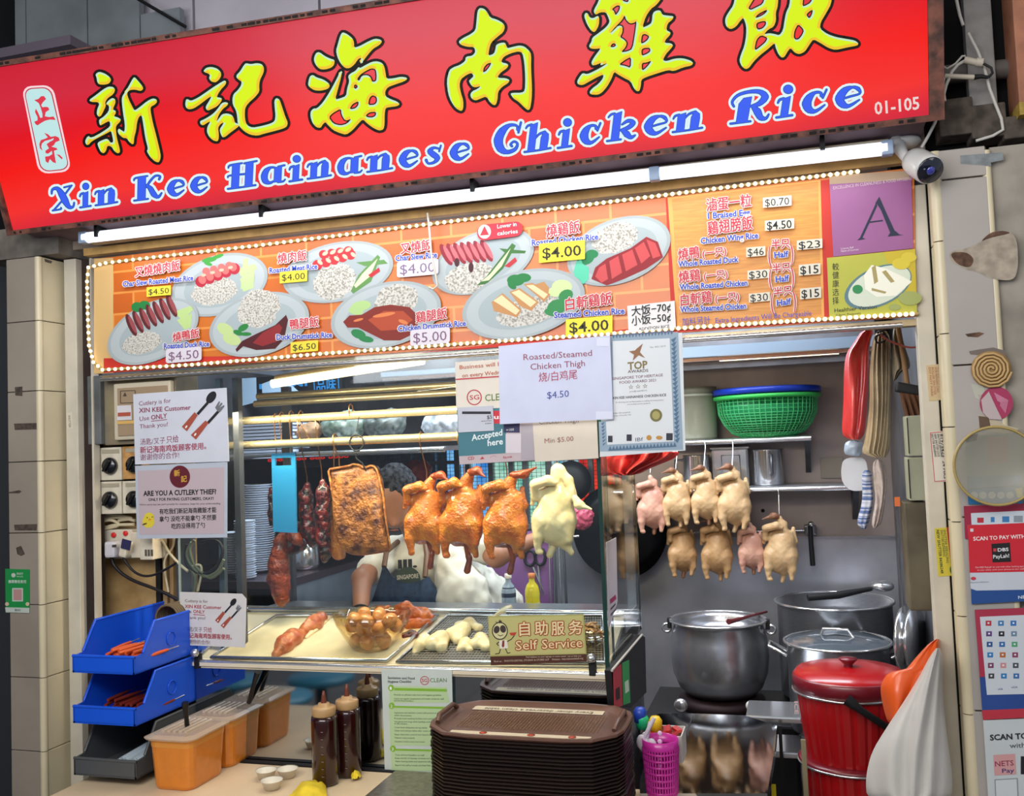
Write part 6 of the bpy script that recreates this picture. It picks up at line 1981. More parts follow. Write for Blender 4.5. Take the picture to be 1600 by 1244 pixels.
for i, (x0, y0, x1, y1, lab) in enumerate(((154,700,190,750, 'upper left rotary isolator switch with black knob'),(154,753,190,803, 'lower left rotary isolator switch with black knob'),(191,698,228,748, 'rusty upper isolator switch partly behind the cutlery thief notice'),(191,752,228,802, 'lower isolator switch partly behind the cutlery thief notice'))):
    t = thing('isolator_switch', lab, 'switch', at((x0 + x1) / 2, y1, y=.13), 'rotary isolator switches')
    pbox('box_body', x0 - 13 if i < 2 else x0 + 1, y0, x1, y1,.07,.10, GYP, t)
    pbox('face_plate', x0, y0, x1, y1,.055,.02, mat('rusty ivory', '#b98a52', .5, noise=.3, nscale=30) if i == 2 else IV, t, .003)
    c = at((x0 + x1) / 2 + 1,(y0 + y1) / 2 + 3, y=.052)
    k = link('knob', MB().lathe(c, [(0,0),(.030,0),(.030,.010),(.026,.016),(0,.016)],28, rotm(90)), knob_m, t)
    link('grip', MB().box(c + Vector((0,-.022,0)),(.009,.016,.046), M=rotm(0,35,0), bev=.003), knob_m, k)
    link('label', MB().poly(PY(.054),[(x0 + 5, y0 + 3),(x1 - 4, y0 + 2),(x1 - 4, y0 + 8),(x0 + 5, y0 + 9)],.001), ink('#a59c86'), t)
ps = thing('power_strip', 'ivory power strip with three red round switches on the plywood board', 'power strip', at(180,872, y=.14))
pbox('strip_body', 141,828,207,873,.10,.05, IV, ps, .006)
RED = mat('red rocker', '#d32a2c', .3)
for px, py in ((158.5,838.5),(178,836),(196.5,833.5)):
    link('switch', MB().lathe(at(px, py, y=.098),[(0,0),(.0095,0),(.0095,.004),(.006,.006),(0,.003)],16, rotm(90)), RED, ps)
ad = thing('plug', 'white plug adapter in the power strip', 'plug', at(178,868, y=.10))
link('plug_body', MB().box(at(178,858, y=.075),(.046,.05,.058), bev=.010), mat('white plug', '#c3c1c8', .35), ad)
link('display', MB().poly(PY(.049),[(175,851.5),(182,851),(182,855),(175,855.5)],.002), ink('#33342f'), ad)
ad = thing('plug', 'dark blue printed plug beside the white plug', 'plug', at(199,862, y=.10))
link('plug_body', MB().box(at(199,858, y=.075),(.032,.05,.056), M=rotm(0,12,0), bev=.008), IV, ad)
link('sticker', MB().box(at(197,851, y=.046),(.038,.004,.034), M=rotm(0,14,0)), mat('navy sticker', '#2b2a52', .5), ad)
ad = thing('socket_extension', 'ivory multi socket block with three slots right of the power strip', 'socket', at(226,872, y=.12))
pbox('block', 204,832,220,872,.08,.06, IV, ad)
pbox('block', 218,840,239,875,.05,.08, IV, ad)
for k in range(3):
    pbox('slot', 226 + k * 4.6,859,229 + k * 4.6,869,.047,.004, ink('#5a554c'), ad, 0)
WIRE, BWIRE, OWIRE = mat('cream wire', '#cdbf9e', .5), mat('black wire', '#17151a', .5), mat('olive wire', '#6f7058', .5)


def wire(lab, pts, y, r, m):
    P_ = []
    n_ = len(pts)
    for i in range(n_ - 1):
        p0, p1, p2, p3 = pts[max(0, i - 1)], pts[i], pts[i + 1], pts[min(n_ - 1, i + 2)]
        for t in (0,.25,.5,.75):
            cr = lambda a, b_, c_, d: .5 * ((2 * b_) + (c_ - a) * t + (2 * a - 5 * b_ + 4 * c_ - d) * t * t + (3 * b_ - a - 3 * c_ + d) * t ** 3)
            P_.append(at(cr(p0[0], p1[0], p2[0], p3[0]), cr(p0[1], p1[1], p2[1], p3[1]), y=y))
    P_.append(at(*pts[-1], y=y))
    return tag(link('wire', MB().tube(P_, r, 7), m, loc='c'), lab, 'wire')


f = ZF(130,780,5.922)
wire('thick black cable sagging from the white plug to the case', f([(262,520),(280,600),(360,690),(480,760),(640,820),(780,880),(890,940)]),.09,.006, BWIRE)
wire('thin black cable sagging from the dark blue plug', f([(365,520),(400,590),(470,670),(560,710),(660,700),(780,640),(860,590)]),.07,.0045, BWIRE)
wire('cream cable slanting down right behind the cutlery thief notice', f([(680,340),(740,400),(800,500),(890,600),(970,670)]),.10,.005, WIRE)
wire('cream cable with a kink below the cutlery thief notice', f([(840,340),(830,440),(760,550),(755,660),(790,860)]),.11,.004, WIRE)
wire('upper loop of bunched cream cable above the power strip', f([(50,290),(80,220),(170,160),(300,150),(460,180),(330,200),(320,250),(230,265),(170,240),(190,190),(330,170),(480,200)]),.11,.006, WIRE)
wire('lower loop of bunched cream cable above the power strip', f([(140,230),(160,280),(260,265),(330,235),(260,195),(170,215),(200,260),(300,240),(470,235)]),.10,.006, WIRE)
for i, pts in enumerate(([(960,420),(945,520),(970,620),(1100,690),(1220,640),(1290,500),(1260,400),(1180,380),(1090,400)],[(1000,400),(960,500),(1000,610),(1120,715),(1240,670),(1300,560)],[(1030,380),(990,450),(1010,560),(1060,640),(1180,730),(1300,640)],[(990,640),(1040,720),(1030,860)],[(1010,620),(1080,610),(1095,680),(1060,850)])):
    wire(['black cable loop hanging left of the plate stack', 'inner olive cable loop left of the plate stack', 'lowest olive cable loop left of the plate stack', 'olive cable tail dropping behind the small notice', 'cream cable tail dropping behind the small notice'][i], f(pts),.03,.0055 if i < 4 else .004,(BWIRE, OWIRE, OWIRE, OWIRE, WIRE)[i])
tr1 = thing('cable_trunking', 'cream vertical timber batten and trunking right of the power strip', 'trunking', at(262,960, y=.16))
for x0, x1, m in ((242,252, BLACK),(253,262, mat('tan batten', '#a8895c', .6, noise=.2, nscale=10)),(264,272, mat('tan batten', '#a8895c')),(274,300, STEELD)):
    pbox('batten', x0,835, x1,980,.15,.03, m, tr1,0)

BLUE = mat('blue bin plastic', '#1455d8', .35, coat=.2)
GREYP = mat('grey bin plastic', '#4c4f52', .4)


def bin_(z0, m, lab, sh=0.0):
    x0, x1, y0, y1, H, lip = -2.220,-1.988,-.30,.20,.145,.052
    t = thing('stacking_bin', lab, 'bin', ((x0 + x1) / 2,-.05, z0), 'open fronted storage bins')
    w = .006
    mb = MB()
    mb.box(((x0 + x1) / 2,(y0 + y1) / 2, z0 + w / 2),(x1 - x0, y1 - y0, w))
    link('floor', mb, m, t)
    prof = [(y0, z0),(y1, z0),(y1, z0 + H),(y0 + .10, z0 + H),(y0 + .045, z0 + lip + .004),(y0, z0 + lip)]
    for xx, sg_ in ((x0,1),(x1 - w, 1)):
        vs = [Vector((xx, a, b_)) for a, b_ in prof] + [Vector((xx + w, a, b_)) for a, b_ in prof]
        n_ = len(prof)
        fs = [tuple(range(n_)), tuple(range(2 * n_ - 1, n_ - 1,-1))] + [(i, (i + 1) % n_, n_ + (i + 1) % n_, n_ + i) for i in range(n_)]
        link('side_wall', MB().add(vs, fs), m, t)
        rb = MB()
        rb.tube([(xx + w / 2, y1, z0 + H),(xx + w / 2, y0 + .10, z0 + H),(xx + w / 2, y0 + .045, z0 + lip + .006)],.005,6)
        link('rim', rb, m, t)
    for yy in (0.02,.11):
        link('rib', MB().box((x1 + .003, yy, z0 + H / 2),(.005,.008, H * .8)), m, t)
    link('ring_mark', MB().tube([(x1 + .002,-.12 + .022 * math.cos(a * .524), z0 + .075 + .022 * math.sin(a * .524)) for a in range(12)],.002,5, closed=True), m, t)
    link('back_wall', MB().box(((x0 + x1) / 2, y1 - w / 2, z0 + H / 2),(x1 - x0, w, H)), m, t)
    link('front_lip', MB().box(((x0 + x1) / 2, y0 + w / 2, z0 + lip / 2),(x1 - x0, w, lip), bev=.002), m, t)
    link('front_lip_rim', MB().tube([(x0, y0 + .002, z0 + lip),(x1, y0 + .002, z0 + lip)],.005,6), m, t)
    return t


bin_(.945, BLUE, 'top blue plastic bin holding orange handled cutlery')
bin_(.788, BLUE, 'middle blue plastic bin of the stack with dark red cutlery')
bin_(.628, GREYP, 'bottom grey plastic bin of the stack holding white paper')
OH = mat('orange handle', '#e0602a', .4)
DH = mat('dark red handle', '#7c2c20', .4)
rr = random.Random(5)
for zz, m, n_, nm_, lab in ((.953, OH, 30, 'cutlery', 'orange handled spoon or fork lying in the top blue bin'),(.796, DH, 26, 'cutlery', 'dark red handled spoon or fork lying in the middle blue bin')):
    for i in range(n_):
        lay, k = divmod(i, 8)
        x = -2.15 + k * .021 + rr.uniform(-.006,.006)
        y = -.235 + rr.uniform(-.02,.03)
        z = zz + .006 + lay * .013
        t = thing(nm_, lab, 'cutlery', (x, y, z), 'orange handled cutlery' if zz > .9 else 'dark red handled cutlery')
        dx = rr.uniform(-.03,.03)
        link('handle', MB().tube([(x, y, z),(x + dx * .5, y + .05, z + .002),(x + dx, y + .10, z + .004)],[.0055,.0065,.0045],8), m, t)
        link('neck', MB().tube([(x + dx, y + .10, z + .004),(x + dx * 1.3, y + .15, z + .006)],.002,5), CHROME, t)
for i in range(12):
    y = -.02 + i * .011
    c = (-2.045, y - .04,1.072)
    o = link('scrub_coil', MB().tube([(c[0] + .045 * math.cos(a * .42), c[1], c[2] + .045 * math.sin(a * .42)) for a in range(15)],.0042,6, closed=True), mat('brown coil', '#6b5a40', .6), None, loc=c, label='brown ring of the coil bundle in the top blue bin', cat='ring', group='brown rings bundled in the top blue bin')
pr_roll = MB()
for i in range(9):
    a = i * .7
    pr_roll.tube([(-2.11 + i * .011,-.24,.642 + .018 * abs(math.sin(a))),(-2.08 + i * .011,-.10,.665 + .02 * abs(math.sin(a)))],.013,8)
tag(link('napkin_roll', pr_roll, mat('pale paper', '#aebcc4', .7), loc='c'), 'crumpled pale paper roll lying in the grey bin', 'paper')

# ------------------------------------------------------------------ condiments on the ledge
SAUCE = mat('orange chilli sauce', '#cf7a22', .3, noise=.06, nscale=30, coat=.5)
CLR = mat('clear lid plastic', '#d6c4ae', .12, alpha=.45)
LADM = mat('black ladle', '#0d0d0f', .3)


def tub(cx, cy, lab, lad):
    L, W, H, z0 = .200,.155,.150,.6015
    t = thing('sauce_tub', lab, 'tub', (cx, cy, z0), 'tubs of orange chilli sauce')
    M = Matrix.Rotation(math.radians(0),3, 'Z')

    def ringp(sx, sy, z, r=.03, k=5):
        pts = []
        for ax, ay, a0 in ((1,1,0),(-1,1,90),(-1,-1,180),(1,-1,270)):
            for i in range(k):
                a = math.radians(a0 + 90 * i / (k - 1))
                pts.append(Vector((cx, cy, 0)) + M @ Vector((ax * (sx / 2 - r) + r * math.cos(a), ay * (sy / 2 - r) + r * math.sin(a), z)))
        return pts

    def loft(rings, cap=True):
        vs = [p for r_ in rings for p in r_]
        n_ = len(rings[0])
        fs = [(i * n_ + j, i * n_ + (j + 1) % n_, (i + 1) * n_ + (j + 1) % n_, (i + 1) * n_ + j) for i in range(len(rings) - 1) for j in range(n_)]
        fs += [tuple(range(n_))[::-1], tuple((len(rings) - 1) * n_ + j for j in range(n_))]
        return MB().add(vs, fs, False)
    link('sauce', loft([ringp(W * .86, L * .86, z0), ringp(W * .90, L * .90, z0 + .01), ringp(W * .98, L * .98, z0 + H - .02)]), SAUCE, t)
    link('tub_wall', loft([ringp(W * .99, L * .99, z0 + H - .022), ringp(W * 1.01, L * 1.01, z0 + H)]), mat('orange smeared tub', '#d08a3c', .3), t)
    link('lid', loft([ringp(W * 1.12, L * 1.12, z0 + H + .002), ringp(W * 1.16, L * 1.16, z0 + H + .008), ringp(W * .96, L * .96, z0 + H + .014)]), CLR, t)
    rb = MB()
    for i in range(5):
        rb.tube([Vector((cx - W * .30 + i * W * .13, cy - L * .3, z0 + H + .016)), Vector((cx - W * .30 + i * W * .13, cy + L * .36, z0 + H + .016))],.006,8)
    link('lid_ridge', rb, CLR, t)
    lo = MB()
    P_ = [at(*p, y=cy + d) for p, d in zip(lad, (-.0,-.02,-.03))]
    lo.tube(P_, [.008,.007,.011],10)
    tag(link('ladle', lo, LADM, None, loc='c'), 'black ladle handle standing in the %s sauce tub' % ('front' if cy < -.15 else 'rear'), 'ladle')
    return t


tub(-1.868,-.205, 'nearer tub of orange chilli sauce with a black ladle, left of ledge', [(293,1142),(291,1118),(289,1098)])
tub(-1.868,.005 - .0, 'farther tub of orange chilli sauce with a black ladle against the panel', [(389,1098),(396,1072),(403,1050)])


def bottle(x, y, lab):
    t = thing('sauce_bottle', lab, 'bottle', (x, y, .6035), 'dark sauce squeeze bottles')
    c = (x, y, .6035)
    link('bottle', MB().lathe(c, [(0,0),(.036,0),(.040,.006),(.040,.19),(.038,.202),(0,.203)],28), mat('dark soy sauce', '#2b0d0c', .15, coat=.6), t)
    link('collar', MB().lathe(c, [(.034,.203),(.036,.205),(.036,.226),(.033,.230),(.018,.232),(.017,.240),(0,.241)],28), mat('amber cap', '#b08d62', .3), t)
    link('nozzle', MB().lathe(c, [(.009,.240),(.006,.262),(.0035,.276),(0,.277)],14), mat('brown nozzle', '#6b3423', .3), t)
    tk = MB()
    for i in range(7):
        tk.box((x + .012, y - .0398,.635 + i * .022),(.007,.002,.0016))
    link('scale_marks', tk, ink('#7d706c'), t)
    return t


bottle(-1.42,-.155, 'nearer dark sauce squeeze bottle with amber cap')
bottle(-1.385,-.070, 'farther dark sauce squeeze bottle with amber cap')
CUP = mat('white cup', '#d9d2c2', .4)
for i, (px, py) in enumerate(((416,1216),(449,1214),(425,1232))):
    p = at(px, py, z=.603)
    link('sauce_cup', MB().lathe(p, [(0,.002),(.022,0),(.031,.024),(.034,.026),(.029,.024),(.020,.004),(0,.004)],24), CUP, None, loc=p, label='small white sauce cup %s' % ['left of the pair behind', 'right of the pair behind', 'in front of the other two'][i], cat='cup', group='small white sauce cups')
tyr = MB()
tyr.add([at(*p, z=z) for p, z in (((425,1250),.61),((470,1217),.61),((475,1223),.62),((440,1256),.62))] , [(0,1,2,3)])
YEL_ = mat('yellow cloth', '#d8bd2a', .7, noise=.15, nscale=20)


def cloth(lab, quad, z, hh, seed):
    def fn(u, v):
        p = bil(quad, u, v)
        q = at(p[0], p[1], z=z)
        e = math.sin(u * 3.14) * math.sin(v * 3.14)
        return q + Vector((0,0,.002 + hh * (e * .7 + .5 * abs(mnoise.noise(Vector((u * 4, v * 4, seed)))))))
    return tag(link('yellow_cloth', MB().grid(fn, 16,12), YEL_, None, loc='c'), lab, 'cloth')


cloth('crumpled yellow cloth in front of the sauce bottles', [(470,1224),(508,1218),(512,1258),(440,1262)],.606,.03,1)
cloth('crumpled yellow cloth scrap between bottles and checklist poster', [(548,1212),(560,1206),(566,1216),(550,1220)],.606,.02,7)

# ------------------------------------------------------------------ stack of food trays
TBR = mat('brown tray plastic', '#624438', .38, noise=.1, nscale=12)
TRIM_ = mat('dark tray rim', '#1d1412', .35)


def tray_ring(sx, sy, z, c):
    sx, sy, c = sx * KT, sy * KT, c * KT
    x, y = sx / 2, sy / 2
    pts = [(-x + c, -y),(x - c, -y),(x, -y + c),(x, y - c),(x - c, y),(-x + c, y),(-x, y - c),(-x, -y + c)]
    out = []
    for i in range(8):
        a, b2 = pts[i], pts[(i + 1) % 8]
        out.append(Vector((a[0] * .85 + b2[0] * .15, a[1] * .85 + b2[1] * .15, z)))
        out.append(Vector((a[0] * .15 + b2[0] * .85, a[1] * .15 + b2[1] * .85, z)))
    return out


def loft2(rings, o):
    vs = [p + Vector(o) for r_ in rings for p in r_]
    n_ = len(rings[0])
    fs = [(i * n_ + j, i * n_ + (j + 1) % n_, (i + 1) * n_ + (j + 1) % n_, (i + 1) * n_ + j) for i in range(len(rings) - 1) for j in range(n_)]
    fs.append(tuple((len(rings) - 1) * n_ + j for j in range(n_)))
    return MB().add(vs, fs)


KT = 1.12
TC = Vector((-.665 * KT, -2.8 + 2.308 * KT, 1.6 - .690 * KT))
def nth(i):
    return '%d%s' % (i, {1: 'st', 2: 'nd', 3: 'rd'}.get(i % 10 if i % 100 not in (11,12,13) else 0, 'th'))


lower = thing('food_tray', 'dark brown food tray directly under the top tray of the stack', 'tray', TC, 'stack of brown food trays')
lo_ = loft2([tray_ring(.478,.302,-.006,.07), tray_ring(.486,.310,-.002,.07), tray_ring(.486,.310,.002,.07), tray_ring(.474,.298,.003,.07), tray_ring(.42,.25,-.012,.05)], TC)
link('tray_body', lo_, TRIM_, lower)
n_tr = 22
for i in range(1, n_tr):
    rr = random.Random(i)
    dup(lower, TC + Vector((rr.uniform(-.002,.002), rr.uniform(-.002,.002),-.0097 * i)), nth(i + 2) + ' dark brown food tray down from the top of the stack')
tt = thing('food_tray', 'topmost brown food tray with cream paper strips on the stack', 'tray', TC + Vector((0,0,.010)), 'stack of brown food trays')
T0 = TC + Vector((0,0,.010))
link('tray_body', loft2([tray_ring(.478,.302,-.006,.07), tray_ring(.490,.312,.0,.07), tray_ring(.488,.310,.006,.07), tray_ring(.470,.294,.006,.07), tray_ring(.425,.252,-.004,.05)], T0), TBR, tt)
hd = MB()
for sx in (-1,1):
    hd.tube([T0 + Vector((sx * .222,-.07,.006)) * KT, T0 + Vector((sx * .226,-.05,.018)) * KT, T0 + Vector((sx * .226,.05,.018)) * KT, T0 + Vector((sx * .222,.07,.006)) * KT],.007,8)
link('handle', hd, TBR, tt)
dt = MB()
for i in range(44):
    for j in range(15):
        x, y = -.195 + i * .0092,-.074 + j * .0102
        c = T0 + Vector((x, y, -.002))
        dt.add([c + Vector((-.003,0,0)), c + Vector((0,-.0033,0)), c + Vector((.003,0,0)), c + Vector((0,.0033,0)), c + Vector((0,0,.0022))],[(0,1,4),(1,2,4),(2,3,4),(3,0,4)])
link('grip_studs', dt, mat('shiny studs', '#7a5a3e', .25), tt)['kind'] = 'stuff'
TP = Pl(T0 + Vector((0,0,-.0025)),(0,0,1))
sb = MB()
sb.box(T0 + Vector((-.01,.098,-.002)) * KT, (.39,.037,.001))
s1 = link('paper_strip', sb, ink('#cdbfa6'), tt)
vs_, fs_, gx0, gx1 = glyphs('Every diner deserves a clean table', 0)
tm = MB()
k = .325 / (gx1 - gx0)
tm.add([T0 + Vector((-.01 + .163 - (x - gx0) * k, .113 - y * k * 1.25,-.0010)) for x, y in vs_], fs_)
link('lettering', tm, ink('#4a3c36'), s1)
s2 = link('paper_strip', MB().box(T0 + Vector((.0,-.112,-.002)) * KT, (.39,.024,.001)), ink('#cdbfa6'), tt)
lg_ = MB()
for dx in (-.09,.03,.13):
    lg_.lathe(T0 + Vector((dx, -.112,-.0012)) * KT, [(0,.0008),(.011,.0005),(0,.0)],12)
link('print', lg_, ink('#c04a34'), s2)
# ------------------------------------------------------------------ back of the stall
def shelf(name, lab, x0, x1, z, y0=1.72, brk=()):
    t = thing(name, lab, 'shelf', ((x0 + x1) / 2,1.85, z))
    link('shelf_plate', MB().box(((x0 + x1) / 2,(y0 + 2.0) / 2, z),(x1 - x0,2.0 - y0,.018)), STEEL, t)
    link('front_tube', MB().tube([(x0, y0 - .01, z - .004),(x1, y0 - .01, z - .004)],.013,10), CHROME, t)
    for bx in brk:
        link('bracket', MB().add([(bx - .012, y0 + .02, z - .01),(bx + .012, y0 + .02, z - .01),(bx + .012,1.995, z - .17),(bx - .012,1.995, z - .17),(bx - .012,1.995, z - .01),(bx + .012,1.995, z - .01)],[(0,1,2,3),(0,4,5,1),(0,3,4),(1,5,2),(3,2,5,4)]), STEELD, t)
    return t


US = at(1160,690, y=1.72)
LS = at(1330,763, y=1.72)
shelf('wall_shelf', 'upper steel wall shelf carrying the green colander', at(930,690, y=1.72).x, at(1267,684, y=1.72).x, US.z + .008, brk=(at(1262,700, y=1.8).x,))
shelf('wall_shelf', 'lower steel wall shelf carrying the metal mugs', at(960,770, y=1.72).x, at(1345,762, y=1.72).x, LS.z + .008, brk=(at(1338,780, y=1.8).x,))
uz, lz = US.z + .018, LS.z + .018
# hood across the top
hd_ = thing('extractor_hood', 'long steel extractor hood under the stall ceiling', 'hood', (-.5,1.5,2.0))
for y, p, dz, m in ((1.30,(1200,543),.045, mat('pale blue steel', '#8fa6bb', .3,.7)),(1.32,(1200,556),.014, CHROME),(1.34,(1200,566),.03, STEELD)):
    q = at(*p, y=y)
    link('hood_band', MB().box((-.75, y, q.z),(2.2,.02, dz)), m, hd_)
q = at(1200,590, y=1.6)
link('hood_body', MB().box((-.75,1.74,2.14),(2.2,.50,.34)), STEELD, hd_)
link('hood_lamp', MB().box((-.05,1.5,1.945),(.5,.08,.012)), mat('hood lamp', '#f3d9b0', .4, emit=1.2), hd_)

# containers on the upper shelf
t = thing('storage_canister', 'tall cloudy plastic canister on the upper wall shelf beside the certificate', 'container', at(1088,675, y=1.85))
c = at(1088,678, y=1.85)
c.z = uz
link('canister', MB().lathe(c, [(0,0),(.098,.0),(.102,.01),(.102,.22),(.106,.222),(.106,.25),(0,.252)],32), mat('cloudy plastic jar', '#9a9c88', .25, noise=.1, nscale=8, coat=.4), t)
link('lid_band', MB().lathe(c, [(.1065,.205),(.108,.207),(.108,.214),(.1065,.216)],32), mat('pale band', '#b4b6a4', .4), t)
cc_ = at(1200,672, y=1.84)
cc_.z = uz
RX = (at(1285,612, y=1.84).x - at(1115,612, y=1.84).x) / 2
ZT = at(1200,618, y=1.84).z - uz
t = thing('green_colander', 'large green mesh plastic colander on the upper wall shelf under a blue basin', 'colander', cc_)
GRN = mat('green plastic', '#55cc80', .35, coat=.2)
cm = MB()
pf = [(.12,.0),(.165,.02),(.20,.06),(.225,.11),(RX * .93, ZT * .93)]
for k in range(56):
    a = 2 * math.pi * k / 56
    cm.tube([cc_ + Vector((r * math.cos(a), r * math.sin(a), h)) for r, h in pf],.0022,4, caps=False)
for k in range(17):
    v = k / 16 * (len(pf) - 1)
    i = min(len(pf) - 2, int(v))
    r = pf[i][0] + (pf[i + 1][0] - pf[i][0]) * (v - i)
    h = pf[i][1] + (pf[i + 1][1] - pf[i][1]) * (v - i)
    cm.tube([cc_ + Vector((r * math.cos(a * .1745), r * math.sin(a * .1745), h)) for a in range(36)],.0016,4, closed=True)
link('mesh', cm, GRN, t)['kind'] = 'stuff'
link('rim', MB().lathe(cc_, [(RX * .93, ZT * .9),(RX * 1.0, ZT * .92),(RX * 1.0, ZT),(RX * .95, ZT)],48), mat('light green rim', '#3fc35c', .3), t)
link('base', MB().lathe(cc_, [(0,.0),(.125,0),(.128,.012),(0,.012)],36), GRN, t)
t = thing('blue_basin', 'blue rimmed plastic basin nested in the green colander', 'basin', cc_ + Vector((0,0,.02)))
link('bowl', MB().lathe(cc_, [(0,.025),(.13,.03),(.20,.09),(RX * .9, ZT * .96),(RX * .88, ZT * .96),(.19,.095),(0,.035)],40), mat('deep green basin', '#2a9a62', .4), t)
link('rim', MB().lathe(cc_, [(RX * .9, ZT + .004),(RX * 1.0, ZT + .006),(RX * 1.01, ZT + .03),(RX * .97, ZT + .034),(RX * .9, ZT + .028)],48), mat('blue rim', '#1d3fb8', .3), t)
# mugs
for lab, p0, p1, top, bot, hs in (('small steel mug on the lower wall shelf behind the raw ducks', 1068,1110,711,762,-1),('steel mug with handle at the right of the lower wall shelf', 1177,1225,702,762,0)):
    a, b2 = at(p0,740, y=1.86), at(p1,740, y=1.86)
    r = (b2.x - a.x) / 2
    c = Vector(((a.x + b2.x) / 2,1.86, lz))
    h = at((p0 + p1) / 2, top, y=1.86).z - lz
    t = thing('steel_mug', lab, 'mug', c)
    link('mug_body', MB().lathe(c, [(0,0),(r * .98,0),(r, .006),(r, h - .006),(r * 1.04, h),(r * .96, h),(r * .94,.01),(0,.01)],32), CHROME, t)
    d = Vector((math.cos(math.radians(180 if hs else 280)), math.sin(math.radians(180 if hs else 280)),0))
    hp_ = [c + d * r + Vector((0,0, h * .85)), c + d * (r + .035) + Vector((0,0, h * .85)), c + d * (r + .038) + Vector((0,0, h * .35)), c + d * r + Vector((0,0, h * .3))]
    link('handle', MB().tube(hp_, .007,8), STEELD, t)
t = thing('steel_canister', 'squarish steel canister with embossed panel between the two steel mugs', 'canister', at(1142,760, y=1.88))
a, b2 = at(1113,740, y=1.84), at(1171,740, y=1.84)
zt = at(1142,700, y=1.84).z
cx_ = (a.x + b2.x) / 2
link('canister_body', MB().box((cx_, 1.90,(lz + zt) / 2),(b2.x - a.x, .13, zt - lz), bev=.012), CHROME, t)
fr2 = MB()
fr2.tube([(cx_ - .04,1.833, lz + .04),(cx_ - .04,1.833, zt - .035),(cx_ + .045,1.833, zt - .035),(cx_ + .045,1.833, lz + .04)],.003,6, closed=True)
link('embossed_frame', fr2, STEEL, t)
link('rim', MB().box((cx_, 1.90, zt),(b2.x - a.x + .01,.14,.010), bev=.004), STEEL, t)
pq = at(1300,731, y=1.99)
tag(link('wall_plate', MB().box(pq, (.105,.012,.10), bev=.003), mat('beige plate', '#8f877c', .5), loc='c'), 'small square beige plate on the back wall right of the mugs', 'plate')

# round black pan lid hung behind the case end pane
c = at(968,830, y=1.90)
t = thing('wok_lid', 'big round black wok hung on the splashback behind the case end pane', 'wok', c)
link('wok_body', MB().lathe(c, [(0,.045),(.10,.038),(.17,.02),(.232,0),(.236,.006),(.17,.028),(0,.055)],56, rotm(90)), mat('black iron', '#121315', .35,.6, noise=.2, nscale=8), t)
link('handle', MB().tube([c + Vector((0,-.01,.23)), c + Vector((.0,-.02,.36))],.012,8), BLACK, t)
c = at(893,752, y=1.86)
t = thing('frying_pan', 'dark frying pan hung high behind the steamed chicken', 'pan', c)
link('pan_body', MB().lathe(c, [(0,.03),(.06,.03),(.10,0),(.103,.004),(.06,.036),(0,.036)],32, rotm(90)), BLACK, t)
link('handle', MB().tube([c + Vector((0,0,.1)), c + Vector((0,-.0,.22))],.008,8), BLACK, t)

# rail with black tap handle
t = thing('water_pipe', 'thin steel pipe with a black lever tap on the back wall', 'pipe', at(1262,830, y=1.95))
a, b2 = at(1070,832, y=1.96), at(1262,829, y=1.96)
link('pipe', MB().tube([a, b2],.007,8), CHROME, t)
link('valve', MB().box(at(1266,828, y=1.93),(.055,.05,.05), bev=.01), STEELD, t)
link('lever', MB().tube([at(1266,820, y=1.90), at(1267,845, y=1.90), at(1270,884, y=1.90)],[.010,.011,.012],10), BLACK, t)
link('knob', MB().sphere(at(1267,819, y=1.90),.014,10), CHROME, t)

# raw birds
for i, (px, top, bot, neck, sm, lab) in enumerate(((1012,738,826, 'cut', skin('pink raw skin', '#b98474', '#d3a68e', .42,12,.12,60,.15), 'pinkish raw duck, first of the upper row, under the red bags'),(1052,730,815, 'left', RAW, 'pale raw duck, second of the upper row, head folded left'),(1096,726,812, 'left', RAW, 'pale raw duck, third of the upper row, below the small mug'),(1140,724,822, 'left', RAW, 'pale raw duck at the right end of the upper row'),(1059,808,894, 'cut', RAWB, 'browner raw duck at the left end of the lower row, broadest'),(1114,806,898, 'left', RAWB, 'brownish raw duck, second of the lower row'),(1167,812,889, 'cut', skin('pink raw skin', '#b98474', '#d3a68e'), 'pinkish raw duck, third of the lower row'),(1213,801,900, 'left', RAW, 'pale raw duck alone at the right end of the lower row'))):
    y = 1.60 if i < 4 else 1.66
    a, b2 = at(px, top, y=y), at(px, bot, y=y)
    bird('hanging_raw_duck', lab, 'raw ducks hanging from the wall shelves', a + Vector((.012,0,-.01)),(a.z - b2.z) * 1.02, sm, HEADM, US.z if i < 4 else LS.z, 1.70, 'raw', 31 + i * 3, rz=math.radians((6,-6,3,0,12,-5,4,-8)[i]), neck=neck)

# plates of the back left, chopping counter, kettle, purple board
t = thing('side_counter', 'dark steel side counter along the left with plate stacks on it', 'counter', (-2.55,1.3,0))
link('worktop', MB().box((-2.385,1.32,1.075),(.71,1.32,.03)), mat('maroon edged steel', '#5a4a54', .25,.7), t)
link('front', MB().box((-2.05,1.32,.53),(.03,1.30,1.06)), mat('grey steel front', '#7b8694', .35,.4, noise=.3, nscale=4), t)
PLM = mat('white plate', '#c6cfe0', .25)


def pile(px, bot, top, y, r, lab, grp, step=.0098):
    c = at(px, bot, y=y)
    n_ = int((at(px, top, y=y).z - c.z) / step)
    o = link('plate', MB().lathe(c, [(0,0),(r * .55,0),(r * .98,.012),(r, .0145),(r * .96,.0145),(r * .5,.004),(0,.004)],26), PLM, None, loc=c, label=lab, cat='plate', group=grp)
    for i in range(1, n_):
        d = o.copy()
        COL.objects.link(d)
        d.location = c + Vector((.002 * math.sin(i * 2.1),0, step * i))
        d['label'] = nth(i + 1) + ' ' + lab.replace(' in the ', ' up in the ')
    return c, n_ * step


